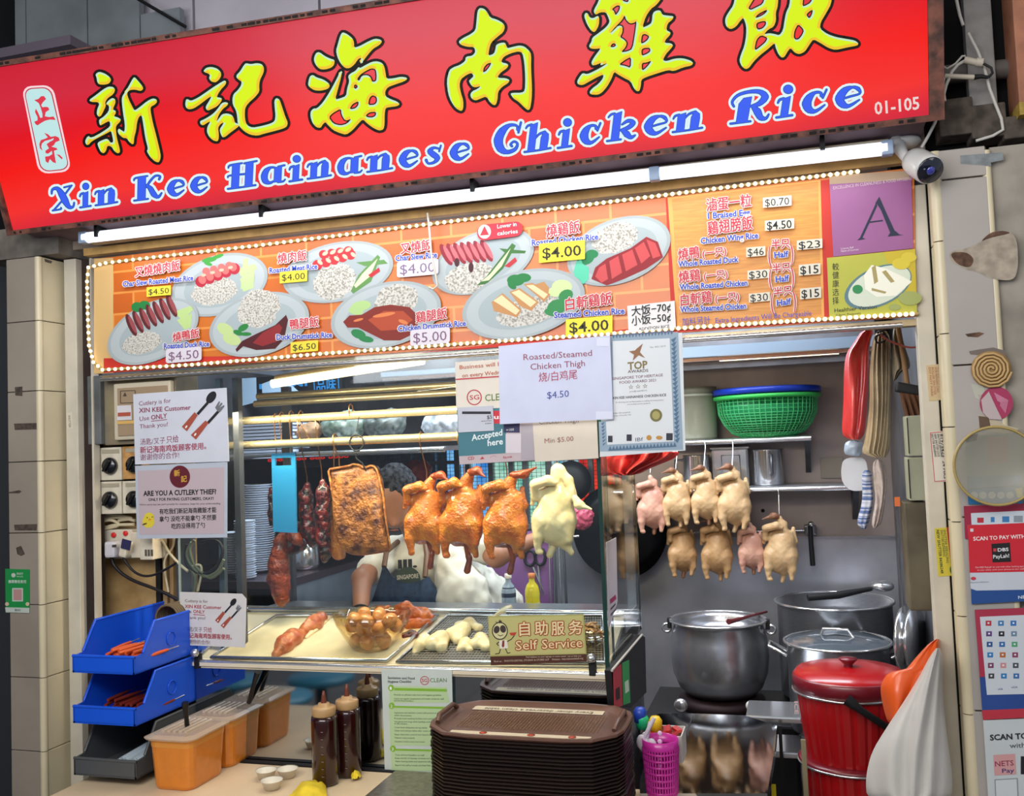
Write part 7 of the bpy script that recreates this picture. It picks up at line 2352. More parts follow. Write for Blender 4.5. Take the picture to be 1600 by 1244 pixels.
pile(401,893,756,.95,.085, 'white plate in the tall stack behind the blue board', 'tall stack of white plates')
pile(384,906,812,.74,.045, 'small white saucer in the short stack before the tall one', 'short stack of white saucers')
pile(372,897,832,.80,.062, 'white plate in the stack behind the hanging cable loops', 'white plates behind the cable loops')
t = thing('steel_kettle', 'shiny steel kettle on the side counter behind the char siew', 'kettle', at(478,889, z=1.09))
link('kettle_body', MB().lathe(at(478,889, z=1.091),[(0,0),(.055,0),(.06,.02),(.055,.10),(.03,.13),(.012,.14),(0,.15)],28), CHROME, t)
link('knob', MB().sphere(at(478,889, z=1.091) + Vector((0,0,.155)),.012,10), BLACK, t)
# boxes, bags and tins on the overhead shelf
t = shelf('overhead_shelf', 'overhead steel shelf behind the case rails with boxes and bags', -2.70, at(705,700, y=1.05).x, at(560,706, y=1.05).z, y0=.98)
oz = at(560,706, y=1.05).z + .01
for k in range(9):
    a = at(420,692 - k * 5.4, y=1.1)
    tag(link('paper_box', MB().box((a.x - .01 * (k % 2),1.15, oz + .008 + k * .0155),(.28,.20,.011)), mat('white card', '#b9c2d8', .6), loc='c'), 'flat white paper box in the pile on the overhead shelf', 'box', 'pile of flat white paper boxes')


def sack(name, lab, px, py, r, m, seed, cat='bag', y=1.15, sz=.7):
    c = at(px, py, y=y)
    mb = sdf_mesh([('e', tuple(c),(r, r * .7, r * sz), None),('e', tuple(c + Vector((r * .4,0, r * .2))),(r * .6, r * .5, r * .5), None)], r * .09, r * .3, noise=[(r * .05,30 / r * .35, seed),(r * .03,60 / r * .4, seed)])
    tag(link(name, mb, m, None, loc=c, recalc=False), lab, cat)


sack('greens_bag', 'clear bag of green leaves on the overhead shelf', 535,668,.11, mat('bagged greens', '#5c6f62', .3, noise=.4, nscale=30, color2='#9aa79c', coat=.5),3, sz=.5)
sack('bread_bag', 'tan paper bag beside the white boxes on the overhead shelf', 480,676,.07, mat('tan paper', '#a5805f', .6),5, sz=.5)
sack('ingredient_bag', 'dark bag of ingredients at the middle of the overhead shelf', 600,664,.10, mat('dark bag', '#39413f', .35, noise=.5, nscale=20, color2='#7b807c'),8, sz=.6)
sack('rice_bag', 'pale mottled bag at the right of the overhead shelf', 690,664,.09, mat('mottled bag', '#8b93a0', .4, noise=.5, nscale=30, color2='#c9ccd2'),12, sz=.8)
sack('red_hanging_bag', 'red bag hanging at the back between head and first chicken', 648,738,.085, mat('red bag plastic', '#a23530', .35),4, y=1.7)
sack('pink_bag', 'small pink plastic bag knotted beside the wok behind the steamed chicken', 908,808,.055, mat('pink bag plastic', '#c25068', .35),6, y=1.5, sz=1.1)
# red LED text strips seen under the shelf
lt = MB()
pls = PY(1.12)
text(lt, pls, '888 8888 888 8888', (418,722),(545,715),7,.02,.002)
tk_ = thing('red_led_ticker', 'dark ticker strip with red lit characters under the overhead shelf', 'display', at(480,716, y=1.14))
pbox('ticker_body', 372,706,560,728,1.125,.02, BLACK, tk_, 0)
link('lit_characters', lt, ink('#e2231a', 1.0), tk_)
bt = MB()
for w, a, b2, h in (('OO', (372,612),(400,610),8),('MINMI', (405,608),(480,603),8)):
    text(bt, PY(1.5), w, a, b2, h, .02,.0)
tb_ = thing('blue_lit_sign', 'blue lit sign characters glowing above the shelf behind the rails', 'sign', at(500,606, y=1.52))
pbox('sign_box', 366,592,535,618,1.52,.03, BLACK, tb_, 0)
fr3 = MB().brush(PY(1.515),[(490,588),(528,585),(530,615),(492,618)],1.6,.002, closed=True)
text(fr3, PY(1.515), '品味', (495,612),(525,609),16,.02,.002)
link('lit_frame', fr3, ink('#3a9be8', .9), tb_)
link('lit_characters', bt, ink('#3a9be8', .9), tb_)
for i, q in enumerate(([(369,592),(400,590),(401,628),(372,636)],[(409,600),(440,588),(470,615),(410,617)])):
    card('pale_paper_sheet', 'pale blue paper sheet taped %s of the blue lit sign' % ('left' if i == 0 else 'in front'), 'paper', q, 1.285, '#a9c4de')
pq = [(760,835),(862,828),(872,1255),(766,1258)]
pb_, pl = card('purple_board', 'purple plastic board with scissors hanging, behind the case', 'board', pq, 1.40, '#8a5a92', .012)
sc_ = thing('scissors', 'black handled scissors hanging on the purple board', 'scissors', at(838,880, y=1.36))
sb_ = MB()
for px, py, rx, ry in ((828,872,8.5,12),(844,870,8,13)):
    sb_.tube([at(px + rx * math.cos(a * .524), py + ry * math.sin(a * .524), y=1.392) for a in range(12)],.007,6, closed=True)
link('handles', sb_, BLACK, sc_)
bl_ = MB()
for e in ((833,886,852,930),(841,884,846,932)):
    a, b2 = at(e[0], e[1], y=1.392), at(e[2], e[3], y=1.392)
    bl_.tube([a, (a + b2) / 2, b2],[.006,.006,.001],4)
link('blade', bl_, CHROME, sc_)
for lab, px, m1, m2, cap in (('clear water bottle with white cap standing behind the case shelf', 797, '#8fa0b4', '#2b3550', '#d8cfc8'),('yellow juice bottle with orange cap standing behind the case shelf', 834, '#d6c627', '#d8c92f', '#c2753f')):
    t = thing('drink_bottle', lab, 'bottle', at(px, 1000, y=.72))
    c = at(px, 985, y=.72)
    c.z -= .0
    link('bottle_body', MB().lathe(c, [(0,0),(.026,0),(.028,.01),(.028,.15),(.022,.17),(.011,.185),(.011,.2)],24), mat('bottle ' + m1, m1,.15, coat=.6), t)
    link('shoulder', MB().lathe(c, [(.0285,.128),(.0287,.14),(.024,.165)],24), mat('bottle ' + m2, m2,.2), t)
    link('cap', MB().lathe(c, [(.013,.198),(.0135,.2),(.0135,.216),(0,.217)],18), mat('cap ' + cap, cap, .4), t)
    link('label', MB().lathe(c, [(.0288,.05),(.029,.052),(.029,.105),(.0288,.107)],24), mat('bottle label ' + m1, '#c9cdd6' if px == 797 else '#e3dc9c', .5, noise=.2, nscale=60, color2='#5f6f9c' if px == 797 else '#c9a030'), t)
t = thing('hanging_utensils', 'steel skewers and ladles hanging between purple board and wok', 'utensils', at(868,850, y=1.39))
for i, px in enumerate((858,866,873,880)):
    link('rod', MB().tube([at(px, 845, y=1.385), at(px + 3 + i, 960, y=1.385)],.004 + .002 * (i % 2),6),(CHROME, STEELD)[i % 2], t)
link('rail', MB().tube([at(840,842, y=1.39), at(905,838, y=1.39)],.006,6), CHROME, t)

# ------------------------------------------------------------------ the cook, bent over the chopping board
PC = Vector((-1.46,.86,0))
pn = thing('person', 'person with short grey hair, white t-shirt and denim apron bending over the board', 'person', PC)
SK = mat('skin tone', '#a06a4c', .5, noise=.1, nscale=12, sss=.15)
hc = at(616,772, y=.72)
sl, sr = at(600,872, y=.82), at(725,832, y=.90)
hip = Vector((-1.30,1.12,.86))
cs_ = (sl + sr) / 2 + Vector((0,.03,-.03))
el, hl = at(566,905, y=.62), at(563,966, y=.44)
er, hr = at(776,870, y=.80), at(846,838, y=.98)
tv = lambda v: tuple(v)
fd = Vector((.22,-.62,-.75)).normalized()
sdv = fd.cross(Vector((0,0,1))).normalized()
ear = hc + sdv * .0
E = [('e', tv(hc),(.076,.088,.100), rotm(-35,0,0)),('e', tv(hc + fd * .035 + Vector((0,0,-.045))),(.056,.060,.065), None),('c', tv(hc + fd * .085 + Vector((0,0,-.01))),.012, tv(hc + fd * .105 + Vector((0,0,-.035))),.015,.012),
     ('c', tv(hc + Vector((.02,.05,-.06))),.055, tv(cs_ + Vector((0,0,.03))),.065),('c', tv(sl),.055, tv(sr),.055),('c', tv(cs_ + Vector((0,0,-.05))),.115, tv(hip),.13),
     ('c', tv(sl),.05, tv(el),.042,.02),('c', tv(el),.040, tv(hl),.026,.02),('c', tv(sr),.05, tv(er),.042,.02),('c', tv(er),.040, tv(hr),.027,.02),
     ('c', tv(hip + Vector((-.09,0,0))),.09, tv(Vector((-1.40,1.05,.45))),.06),('c', (-1.40,1.05,.45),.06,(-1.40,1.12,.05),.045),('c', tv(hip + Vector((.09,0,0))),.09,(-1.20,1.05,.45),.06),('c', (-1.20,1.05,.45),.06,(-1.20,1.12,.05),.045),('c', (-1.40,1.12,.04),.038,(-1.41,.96,.04),.035),('c', (-1.20,1.12,.04),.038,(-1.19,.96,.04),.035)]
for side in (-1,1):
    E.append(('e', tv(hc + Vector((side * .078,.005,-.015))),(.012,.022,.030), None, .006))
for hd_c, dirv in ((hl, (hl - el).normalized()),(hr, (hr - er).normalized())):
    sv_ = dirv.cross(Vector((0,0,1))).normalized()
    pc0 = hd_c + dirv * .045
    E.append(('e', tv(pc0),(.036,.036,.034), None, .012))
    for k in range(4):
        b0 = pc0 + dirv * .02 + sv_ * (-.024 + .016 * k)
        m0 = b0 + dirv * (.035 - .003 * abs(k - 1.5)) + Vector((0,0,-.008))
        E.append(('c', tv(b0),.009, tv(m0),.008,.004))
        E.append(('c', tv(m0),.008, tv(m0 + dirv * .018 + Vector((0,0,-.020))),.007,.003))
    E.append(('c', tv(pc0 - sv_ * .028),.010, tv(pc0 - sv_ * .048 + dirv * .03 + Vector((0,0,-.01))),.008,.005))
body = sdf_mesh(E, .0085,.025)
link('body', body, SK, pn, recalc=False)
HR = mat('grey hair', '#0d0d0f', .9, spec=.1, noise=.5, nscale=70, color2='#44464c', bump=.5, bscale=150)
bk = -fd
hm = sdf_mesh([('e', tv(hc + Vector((0,.012,.020))),(.088,.098,.104), None),('e', tv(hc + Vector((.02,.05,-.03))),(.070,.060,.075), None)],.007,.02, noise=[(.003,120,2),(.002,260,3)], cuts=[('e', tv(hc + Vector((-.01,-.085,-.095))),(.092,.085,.085), None)])
link('hair', hm, HR, pn, recalc=False)
ey = MB()
for s_ in (-1,1):
    ey.sphere(hc + fd * .082 + Vector((s_ * .03,.01,.014)),(.010,.006,.005),8)
link('eye', ey, mat('eye dark', '#1a1412', .3), pn)
mo = MB().box(hc + fd * .095 + Vector((0,.0,-.068)),(.035,.006,.006), bev=.002)
link('mouth', mo, mat('lips', '#8c4f44', .5), pn)
TS = mat('white cotton', '#d6d0c2', .75, noise=.06, nscale=10, bump=.3, bscale=14)
hem = at(700,990, y=.78)
Es = [('c', tv(sl),.072, tv(sr),.072),('c', tv(cs_ + Vector((0,0,-.05))),.135, tv(hip + Vector((0,0,.03))),.155),('c', tv(sl),.070, tv(sl * .45 + el * .55),.062,.02),('c', tv(sr),.072, tv(sr * .35 + er * .65),.062,.02),
      ('c', tv(at(700,860, y=.76)),.055, tv(at(722,930, y=.72)),.10,.05),('c', tv(at(722,930, y=.72)),.095, tv(at(735,948, y=.72)),.085,.05)]
shm = sdf_mesh(Es, .009,.03, noise=[(.005,42,1),(.003,95,5)], cuts=[('e', tv(hc + Vector((.03,.02,-.10))),(.085,.09,.05), None)])
link('t_shirt', shm, TS, pn, recalc=False)
DN = mat('denim', '#2c4260', .8, noise=.3, nscale=50, color2='#1c2c44', bump=.3, bscale=200)


def fa_(u, v):
    q = [(598,884),(668,902),(708,966),(572,968)]
    p = bil(q, u, v)
    if v < .5:
        p = (p[0], p[1] + 16 * math.sin(u * math.pi) * (1 - v * 2))
    b_ = at(p[0], p[1], y=.655)
    return b_ + Vector((0,-.03 * math.sin(u * math.pi) + .008 * math.sin(u * 19 + v * 5),0))


ap = MB().grid(fa_, 24,16)
a2 = MB().grid(lambda u, v: fa_(u, v) + Vector((0,.012,0)),24,16)
ap.add(a2.v, a2.f, True)
a_o = link('apron', ap, DN, pn)
stp = MB()
stp.tube([at(600,886, y=.655), at(604,862, y=.70), at(622,846, y=.78)],.011,6)
stp.tube([at(664,902, y=.655), at(667,868, y=.70), at(664,846, y=.80)],.011,6)
link('strap', stp, mat('brown leather strap', '#6b4a30', .5), a_o)
tp_ = MB()
pls = PY(.645)
tp_.ell(pls, 637,905,20,19,0,.0)
o_ = link('shirt_print', tp_, ink('#3d4a38'), pn)
tp_ = MB()
text(tp_, pls, 'SINGAPORE', (620,906),(654,903),7,.03,.003)
link('lettering', tp_, ink('#c9c4b2'), o_)
tp_ = MB()
text(tp_, PY(.668), 'III.', (622,888),(652,886),13,.05,.0)
link('shirt_print', tp_, ink('#2a2a26'), pn)
wb_ = MB()
wc = hl + (el - hl) * .16
dv = (hl - el).normalized()
u_ = dv.orthogonal().normalized()
w_ = dv.cross(u_)
wb_.tube([wc + (u_ * math.cos(a * .4) + w_ * math.sin(a * .4)) * .0315 for a in range(16)],.005,6, closed=True)
link('wristband', wb_, BLACK, pn)
# chopping counter behind the case
t = thing('chopping_counter', 'steel chopping counter between the cook and the case', 'counter', (-1.4,.62,0))
link('worktop', MB().box((-1.28,.665,.93),(1.36,.15,.03)), STEEL, t)
link('front', MB().box((-1.28,.72,.46),(1.34,.02,.92)), STEELD, t)
# ------------------------------------------------------------------ pots, cooler, bags at the right
ALU = mat('worn aluminium', '#b0b2b8', .26,.85, noise=.2, nscale=8, bump=.08, bscale=30)
c = Vector((-.362,1.42,.50))
t = thing('soup_pot', 'large round bellied steel soup pot on the low stove', 'pot', c)
ztop = at(1123,968, y=1.42).z
R1 = (at(1198,975, y=1.42).x - at(1048,975, y=1.42).x) / 2
c = Vector(((at(1198,975, y=1.42).x + at(1048,975, y=1.42).x) / 2,1.42, at(1123,1082, y=1.42).z))
H = ztop - c.z
link('pot_body', MB().lathe(c, [(0,0),(R1 * .70,0),(R1 * .86,.03),(R1 * .98,.09),(R1 * 1.02, H * .5),(R1 * 1.0, H * .75),(R1 * .93, H * .93),(R1 * .95, H * .97),(R1 * 1.0, H),(R1 * .96, H),(R1 * .90, H * .92),(R1 * .9, H * .80),(0, H * .78)],56), ALU, t)
link('rim', MB().tube([c + Vector((R1 * 1.0 * math.cos(a * .131), R1 * math.sin(a * .131), H)) for a in range(48)],.006,6, closed=True), CHROME, t)
link('soup', MB().lathe(c, [(0, H * .81),(R1 * .89, H * .805),(R1 * .89, H * .79),(0, H * .79)],40), mat('dark broth', '#3b2c28', .1), t)
for s_ in (-1,1):
    hc_ = c + Vector((s_ * R1 * 1.08,-.01, H * .88))
    link('handle', MB().tube([hc_ + Vector((.018 * math.cos(a * .524),0,.018 * math.sin(a * .524))) for a in range(12)],.006,8, closed=True), CHROME, t)
    link('lug', MB().box(hc_ + Vector((-s_ * .012,0,.022)),(.018,.02,.045), bev=.004), BLACK, t)
tag(link('pot_ladle', MB().tube([at(1138,972, y=1.30), at(1148,970, y=1.33), at(1175,962, y=1.45), at(1198,956, y=1.6)],[.013,.009,.006,.005],8), mat('maroon ladle', '#5a2024', .4), loc='c'), 'maroon handled ladle across the soup pot rim', 'ladle')
t = thing('stove_burner', 'black gas burner ring under the soup pot with two round knobs', 'stove', (c.x, 1.42,0))
link('ring', MB().lathe((c.x, 1.42, c.z),[(R1 * .55,-.055),(R1 * .88,-.055),(R1 * .90,-.02),(R1 * .72,-.004),(R1 * .6,-.02)],40), mat('burnt iron', '#2c1e22', .6,.5), t)
link('stove_body', MB().box((c.x, 1.45,(c.z - .06) / 2),(.62,.56, c.z - .06), bev=.01), BLACK, t)
link('knob', MB().lathe(at(1174,1103, y=1.10),[(0,0),(.018,0),(.022,.006),(.016,.016),(0,.017)],20, rotm(90)), mat('white knob', '#c9c6c0', .3), t)
link('knob', MB().lathe(at(1064,1102, y=1.12),[(0,0),(.028,0),(.028,.008),(.020,.016),(0,.017)],20, rotm(90)), CHROME, t)


def pot(name, lab, pl0, pr0, py, y, H, cat='pot', lid=False, m=ALU):
    a, b2 = at(pl0, py, y=y), at(pr0, py, y=y)
    r = (b2.x - a.x) / 2
    c = Vector(((a.x + b2.x) / 2, y, a.z - H))
    t = thing(name, lab, cat, c)
    prof = [(0,0),(r * .96,0),(r * .98,.01),(r * .98, H - .01),(r * 1.02, H),(r * .95, H),(r * .94, H * .85),(0, H * .84)] if not lid else [(0,0),(r * .94,0),(r * .96,.01),(r * .96, H - .006),(r, H),(0, H)]
    link('pot_body', MB().lathe(c, prof, 48), m, t)
    link('rim', MB().tube([c + Vector((r * 1.01 * math.cos(k * .131), r * 1.01 * math.sin(k * .131), H)) for k in range(48)],.006,6, closed=True), CHROME, t)
    return t, c, r


t, c, r = pot('stock_pot', 'tall wide steel stock pot at the back right corner with a long ladle', 1212,1396,938,1.62,.40, m=STEEL)
link('handle', MB().tube([c + Vector((-.02,-r, .30)), c + Vector((-.02,-r - .04,.31)), c + Vector((.11,-r - .02,.315)), c + Vector((.11,-r + .02,.305))],.008,8), CHROME, t)
ld_ = thing('long_ladle', 'black handled steel ladle lying across the stock pot', 'ladle', at(1330,930, y=1.5))
link('handle', MB().tube([at(1262,934, y=1.40), at(1310,930, y=1.44), at(1362,920, y=1.50)],[.014,.016,.009],8), BLACK, ld_)
link('scoop', MB().sphere(at(1378,916, y=1.52),(.05,.04,.025),14), CHROME, ld_)
t, c, r = pot('lidded_pot', 'steel pot with glass lid in front of the tall stock pot', 1226,1392,1000,1.16,.34, lid=True, m=STEEL)
lid = link('glass_lid', MB().lathe(c + Vector((0,0,.34)),[(r * .97,.0),(r * .8,.014),(r * .4,.026),(0,.03)],40), mat('smoky glass lid', '#4c545c', .06, coat=1.0), t)
link('lid_handle', MB().tube([c + Vector((-.06,-.02,.365)), c + Vector((-.05,-.03,.392)), c + Vector((.04,-.04,.392)), c + Vector((.06,-.05,.362))],.006,8), CHROME, lid)
for s_ in (-1,1):
    link('handle', MB().tube([c + Vector((s_ * r * .97,-.05,.29)), c + Vector((s_ * (r + .06),-.05,.325)), c + Vector((s_ * (r + .06),.04,.325)), c + Vector((s_ * r * .97,.04,.29))],.007,8), CHROME, t)
t = thing('stacked_lids', 'two steel pot lids standing on edge in the right corner', 'lid', at(1415,1000, y=.9))
for i in range(2):
    link('lid', MB().lathe(at(1412 + i * 15,1000, y=.95),[(0,0),(.12,0),(.125,.012),(0,.016)],36, rotm(90,0,68)), CHROME, t)
t = thing('steel_trays_low', 'steel pans on the low rack between prep table and cooler', 'pan', at(1215,1120, y=.9))
for i, (py) in enumerate((1112,1165)):
    p = at(1210, py, y=.95)
    link('pan', MB().box(p, (.20,.22,.022), bev=.006), CHROME, t)
link('rack_leg', MB().box(at(1222,1200, y=.8),(.012,.012,.30)), BLACK, t)

# insulated red cooler and the one below it
y = .66
a, b2 = at(1237,1045, y=y), at(1417,1038, y=y)
r = (b2.x - a.x) / 2
cx = (a.x + b2.x) / 2
zt = at(1326,1052, y=y).z
RD = mat('red cooler plastic', '#a31015', .3, coat=.4)
RD2 = mat('maroon cooler band', '#6e1220', .35, coat=.3)
for nm_, lab, z1, hh, k, bd in (('insulated_bucket', 'upper round red insulated rice bucket with domed lid', zt, .275,1.0,.052),('insulated_bucket', 'lower red insulated bucket carrying the upper one', zt - .277,.42,.97,.012)):
    t = thing(nm_, lab, 'bucket', (cx, y, z1 - hh))
    o_ = (cx, y, z1 - hh)
    R_ = r * k
    nb, vs, fs = 96,[],[]
    prof = [(R_ * .80,.0),(R_ * .86,.08),(R_ * .93, hh - bd - .025),(R_ * .95, hh - bd)]
    for rr_, h_ in prof:
        for j in range(nb):
            ang = 2 * math.pi * j / nb
            q = rr_ - (.004 if j % 4 == 0 else 0)
            vs.append(Vector(o_) + Vector((q * math.cos(ang), q * math.sin(ang), h_)))
    for i in range(len(prof) - 1):
        for j in range(nb):
            fs.append((i * nb + j, i * nb + (j + 1) % nb, (i + 1) * nb + (j + 1) % nb, (i + 1) * nb + j))
    fs.append(tuple(range(nb))[::-1])
    link('staved_body', MB().add(vs, fs, False), RD, t)
    link('band', MB().lathe(o_, [(R_ * .95, hh - bd + .001),(R_ * 1.0, hh - bd + .003),(R_ * 1.0, hh - .006),(R_ * .97, hh),(R_ * .9, hh + .002)],56), RD2, t)
    link('chrome_line', MB().tube([Vector(o_) + Vector((R_ * 1.0 * math.cos(j * .131), R_ * 1.0 * math.sin(j * .131), hh - bd - .001)) for j in range(48)],.004,6, closed=True), CHROME, t)
    if z1 == zt:
        l_ = link('lid', MB().lathe(o_, [(R_ * .97, hh),(R_ * .92, hh + .012),(R_ * .5, hh + .022),(0, hh + .024)],56), RD, t)
        link('lid_knob', MB().lathe(o_, [(.016, hh + .02),(.014, hh + .03),(.030, hh + .046),(.030, hh + .051),(0, hh + .053)],24), RD2, l_)
        link('handle', MB().tube([at(1323,1093, y=y - R_ - .02), at(1345,1110, y=y - R_ - .03), at(1385,1136, y=y - R_ + .02), at(1440,1160, y=y - R_ + .12)],[.020,.012,.012,.012],8), BLACK, t)
        tx = MB()
        text(tx, PY(y - R_ * .55), 'ICE', (1241,1096),(1242,1116),6,.03,0, up=(1,0))
        link('lettering', tx, ink('#d8b8b8'), t)
tag(link('cloth_strip', MB().box(at(1258,1210, y=.42),(.016,.006,.22), bev=.002), mat('olive strap', '#8a7f63', .6), loc='c'), 'olive strap hanging in front of the lower red bucket', 'strap')

# prep table
pts = [(1030,1115),(1083,1115),(1164,1118),(1214,1134),(1211,1166),(1199,1240),(1000,1240),(1000,1130)]
t = thing('prep_table', 'stainless prep table reflecting the hanging ducks', 'table', at(1120,1180, z=.61))
top = [at(*p, z=.62) for p in pts]
lo = [p - Vector((0,0,.035)) for p in top]
n_ = len(top)
link('table_top', MB().add(top + lo, [tuple(range(n_)), tuple(range(2 * n_ - 1, n_ - 1,-1))] + [(i, (i + 1) % n_, n_ + (i + 1) % n_, n_ + i) for i in range(n_)]), mat('scuffed mirror steel', '#a8abb0', .06,1.0, noise=.15, nscale=8, bump=.02, bscale=20), t)
link('seam', MB().tube([at(1083,1117, z=.621), at(1034,1250, z=.621)],.0015,5), STEELD, t)
for p in ((1200,1150),(1190,1235)):
    q = at(*p, z=.6)
    link('leg', MB().tube([(q.x - .02, q.y, 0),(q.x - .02, q.y, .59)],.014,8), STEELD, t)
tag(link('yellow_tag', MB().box(at(1209,1236, y=.3),(.014,.004,.04)), ink('#d8c21a'), loc='c'), 'small yellow tag low beside the prep table', 'tag')

# black terminal with stickers at the case end, baskets with spoons
t = thing('black_display_back', 'slanted black screen back with red and green stickers at the case end', 'screen', at(975,1050, y=.2))
q = [(1001,993),(1008,996),(1008,1080),(985,1106),(958,1105),(956,1052)]
PXs = Pl((-.545,0,0),(1,0,0))
f_ = [PXs.pt(*p) for p in [(955,1048),(1002,992),(1008,996),(1010,1082),(986,1106),(960,1104)]]
b_ = [p - Vector((.02,0,0)) for p in f_]
n_ = len(f_)
link('panel', MB().add(f_ + b_, [tuple(range(n_)), tuple(range(2 * n_ - 1, n_ - 1,-1))] + [(i, (i + 1) % n_, n_ + (i + 1) % n_, n_ + i) for i in range(n_)]), BLACK, t)
link('pale_edge', MB().tube([f_[1] + Vector((.002,0,0)), f_[0] + Vector((.002,0,0))],.004,6), mat('pale edge', '#b9b4ac', .4), t)
for q, cc1, lab in (([(958,1047),(971,1037),(973,1103),(960,1107)], '#b8323c', 'red payment sticker on the case end below the green edge'),([(972,1036),(983,1031),(985,1098),(974,1102)], '#2a9a4e', 'green payment sticker beside the red one on the case end')):
    so, plq = card('payment_sticker', lab, 'sticker', q, 0, cc1,.0006, pl=Pl((-.541,0,0),(1,0,0)))
    x0, y0 = q[0]
    prints(so, plq, [('#22181a' if cc1[1] == 'b' else '#c9d8c4', [[(x0 + 4, y0 + 30),(x0 + 10, y0 + 26),(x0 + 11, y0 + 44),(x0 + 5, y0 + 48)]])])
MG = mat('magenta plastic', '#c02c98', .3, alpha=.9, coat=.3)
c = at(1018,1240, z=.606)
c = Vector((-.405,-.10,.606))
hb_ = .165
t = thing('spoon_basket', 'magenta perforated plastic basket of white spoons right of the trays', 'basket', c)
cm = MB()
nn = 36
for j, (r_, h_) in enumerate(((.040,0),(.043,.02),(.050, hb_ - .03),(.051, hb_))):
    pass
cm.lathe(c, [(0,0),(.040,0),(.042,.015)],36)
cm.lathe(c, [(.0495, hb_ - .025),(.051, hb_),(.049, hb_),(.0475, hb_ - .025)],36)
for j in range(36):
    ang = j * math.pi / 18
    cm.tube([c + Vector((.042 * math.cos(ang),.042 * math.sin(ang),.015)), c + Vector((.0495 * math.cos(ang),.0495 * math.sin(ang), hb_ - .022))],.0028,5, caps=False)
for j in range(7):
    v = (j + .5) / 7
    rr_ = .042 + .0075 * v
    cm.tube([c + Vector((rr_ * math.cos(a * .262), rr_ * math.sin(a * .262),.015 + v * (hb_ - .04))) for a in range(24)],.0035,5, closed=True)
link('perforated_wall', cm, MG, t)['kind'] = 'stuff'
dm_ = MB()
for j in range(5):
    dm_.sphere(at(1031,1146 + j * 13, y=-.14),(.007,.003,.007),8)
link('dot', dm_, mat('pale dots', '#d9b4d4', .4), t)['kind'] = 'stuff'
for i, (p0, p1, rr_) in enumerate((((1003,1160),(1022,1122),.006),((1008,1165),(1016,1128),.006),((1018,1166),(1006,1146),.006))):
    a, b2 = at(*p0, y=-.10), at(*p1, y=-.09 + i * .01)
    sp_ = MB()
    sp_.tube([a, b2], rr_, 6)
    sp_.sphere(a, (.016,.008,.022),10)
    tag(link('soup_spoon', sp_, mat('white plastic spoon', '#c6c0cc', .35), loc='c'),('white plastic spoon slanting out of the magenta basket, longest', 'white plastic spoon standing in the magenta basket', 'white plastic spoon lying low in the magenta basket')[i], 'spoon')
t = thing('white_basket', 'white perforated basket of red packets behind the magenta basket', 'basket', at(1042,1175, y=.02))
q = at(1042,1178, y=.02)
wbk = MB()
for dx, dy, sx, sy in ((0,-.05,.10,.004),(0,.05,.10,.004),(-.05,0,.004,.10),(.05,0,.004,.10)):
    wbk.box(q + Vector((dx, dy, .03)),(sx, sy, .075), bev=.001)
wbk.box(q, (.10,.10,.006))
link('basket_wall', wbk, mat('white basket', '#b9b6b0', .4), t)
pk = MB()
for i in range(9):
    pk.box(q + Vector((-.03 + .03 * (i % 3),-.03 + .03 * (i // 3),.062)),(.03,.02,.008), rz=i * .7, M=rotm(20 * (i % 2),15, i * 40))
link('packet', pk, mat('red packet', '#a8201f', .4), t)['kind'] = 'stuff'
for lab, px, py, cc1 in (('blue bottle cap among the bottles behind the magenta basket', 1000,1112, '#1e3fa0'),('green capped bottle behind the magenta basket', 1003,1122, '#1fb47a'),('yellow handled cup behind the magenta basket', 1024,1126, '#d8b41f')):
    p = at(px, py, y=.02)
    tag(link('bottle_cap', MB().lathe(p, [(0,-.03),(.018,-.03),(.020,0),(.012,.012),(0,.013)],18), mat('cap ' + cc1, cc1,.35), loc='c'), lab, 'cap')


def bunch(name, lab, cat, pts, y, th_, m, ns, seed, fold=.02):
    """hanging bundle: real thickness, vertical folds"""
    t = thing(name, lab, cat, at(*pts[0], y=y))
    out = smoothpoly(pts, 2)
    ys = [p[1] for p in out]
    y0, y1 = min(ys), max(ys)
    rows, colsn = 26, ns

    def span(yy):
        xs = []
        for i in range(len(out)):
            a, b_ = out[i], out[(i + 1) % len(out)]
            if (a[1] - yy) * (b_[1] - yy) <= 0 and a[1] != b_[1]:
                xs.append(a[0] + (b_[0] - a[0]) * (yy - a[1]) / (b_[1] - a[1]))
        return (min(xs), max(xs)) if xs else (out[0][0], out[0][0])

    def fn(u, v, back=0):
        yy = y0 + (y1 - y0) * min(.995, max(.005, v))
        a, b_ = span(yy)
        px = a + (b_ - a) * u
        d = math.sin(u * math.pi) ** .6 * th_
        w = fold * math.sin(u * ns * .9 + seed + 2 * math.sin(v * 3 + u * 5)) * math.sin(u * math.pi)
        return at(px, yy, y=y + (d if back else -d + w))
    mb = MB().grid(lambda u, v: fn(u, v), colsn, rows)
    g2 = MB().grid(lambda u, v: fn(u, v, 1), colsn, rows)
    mb.add(g2.v, g2.f, True)
    link('bundle', mb, m, t)
    return t


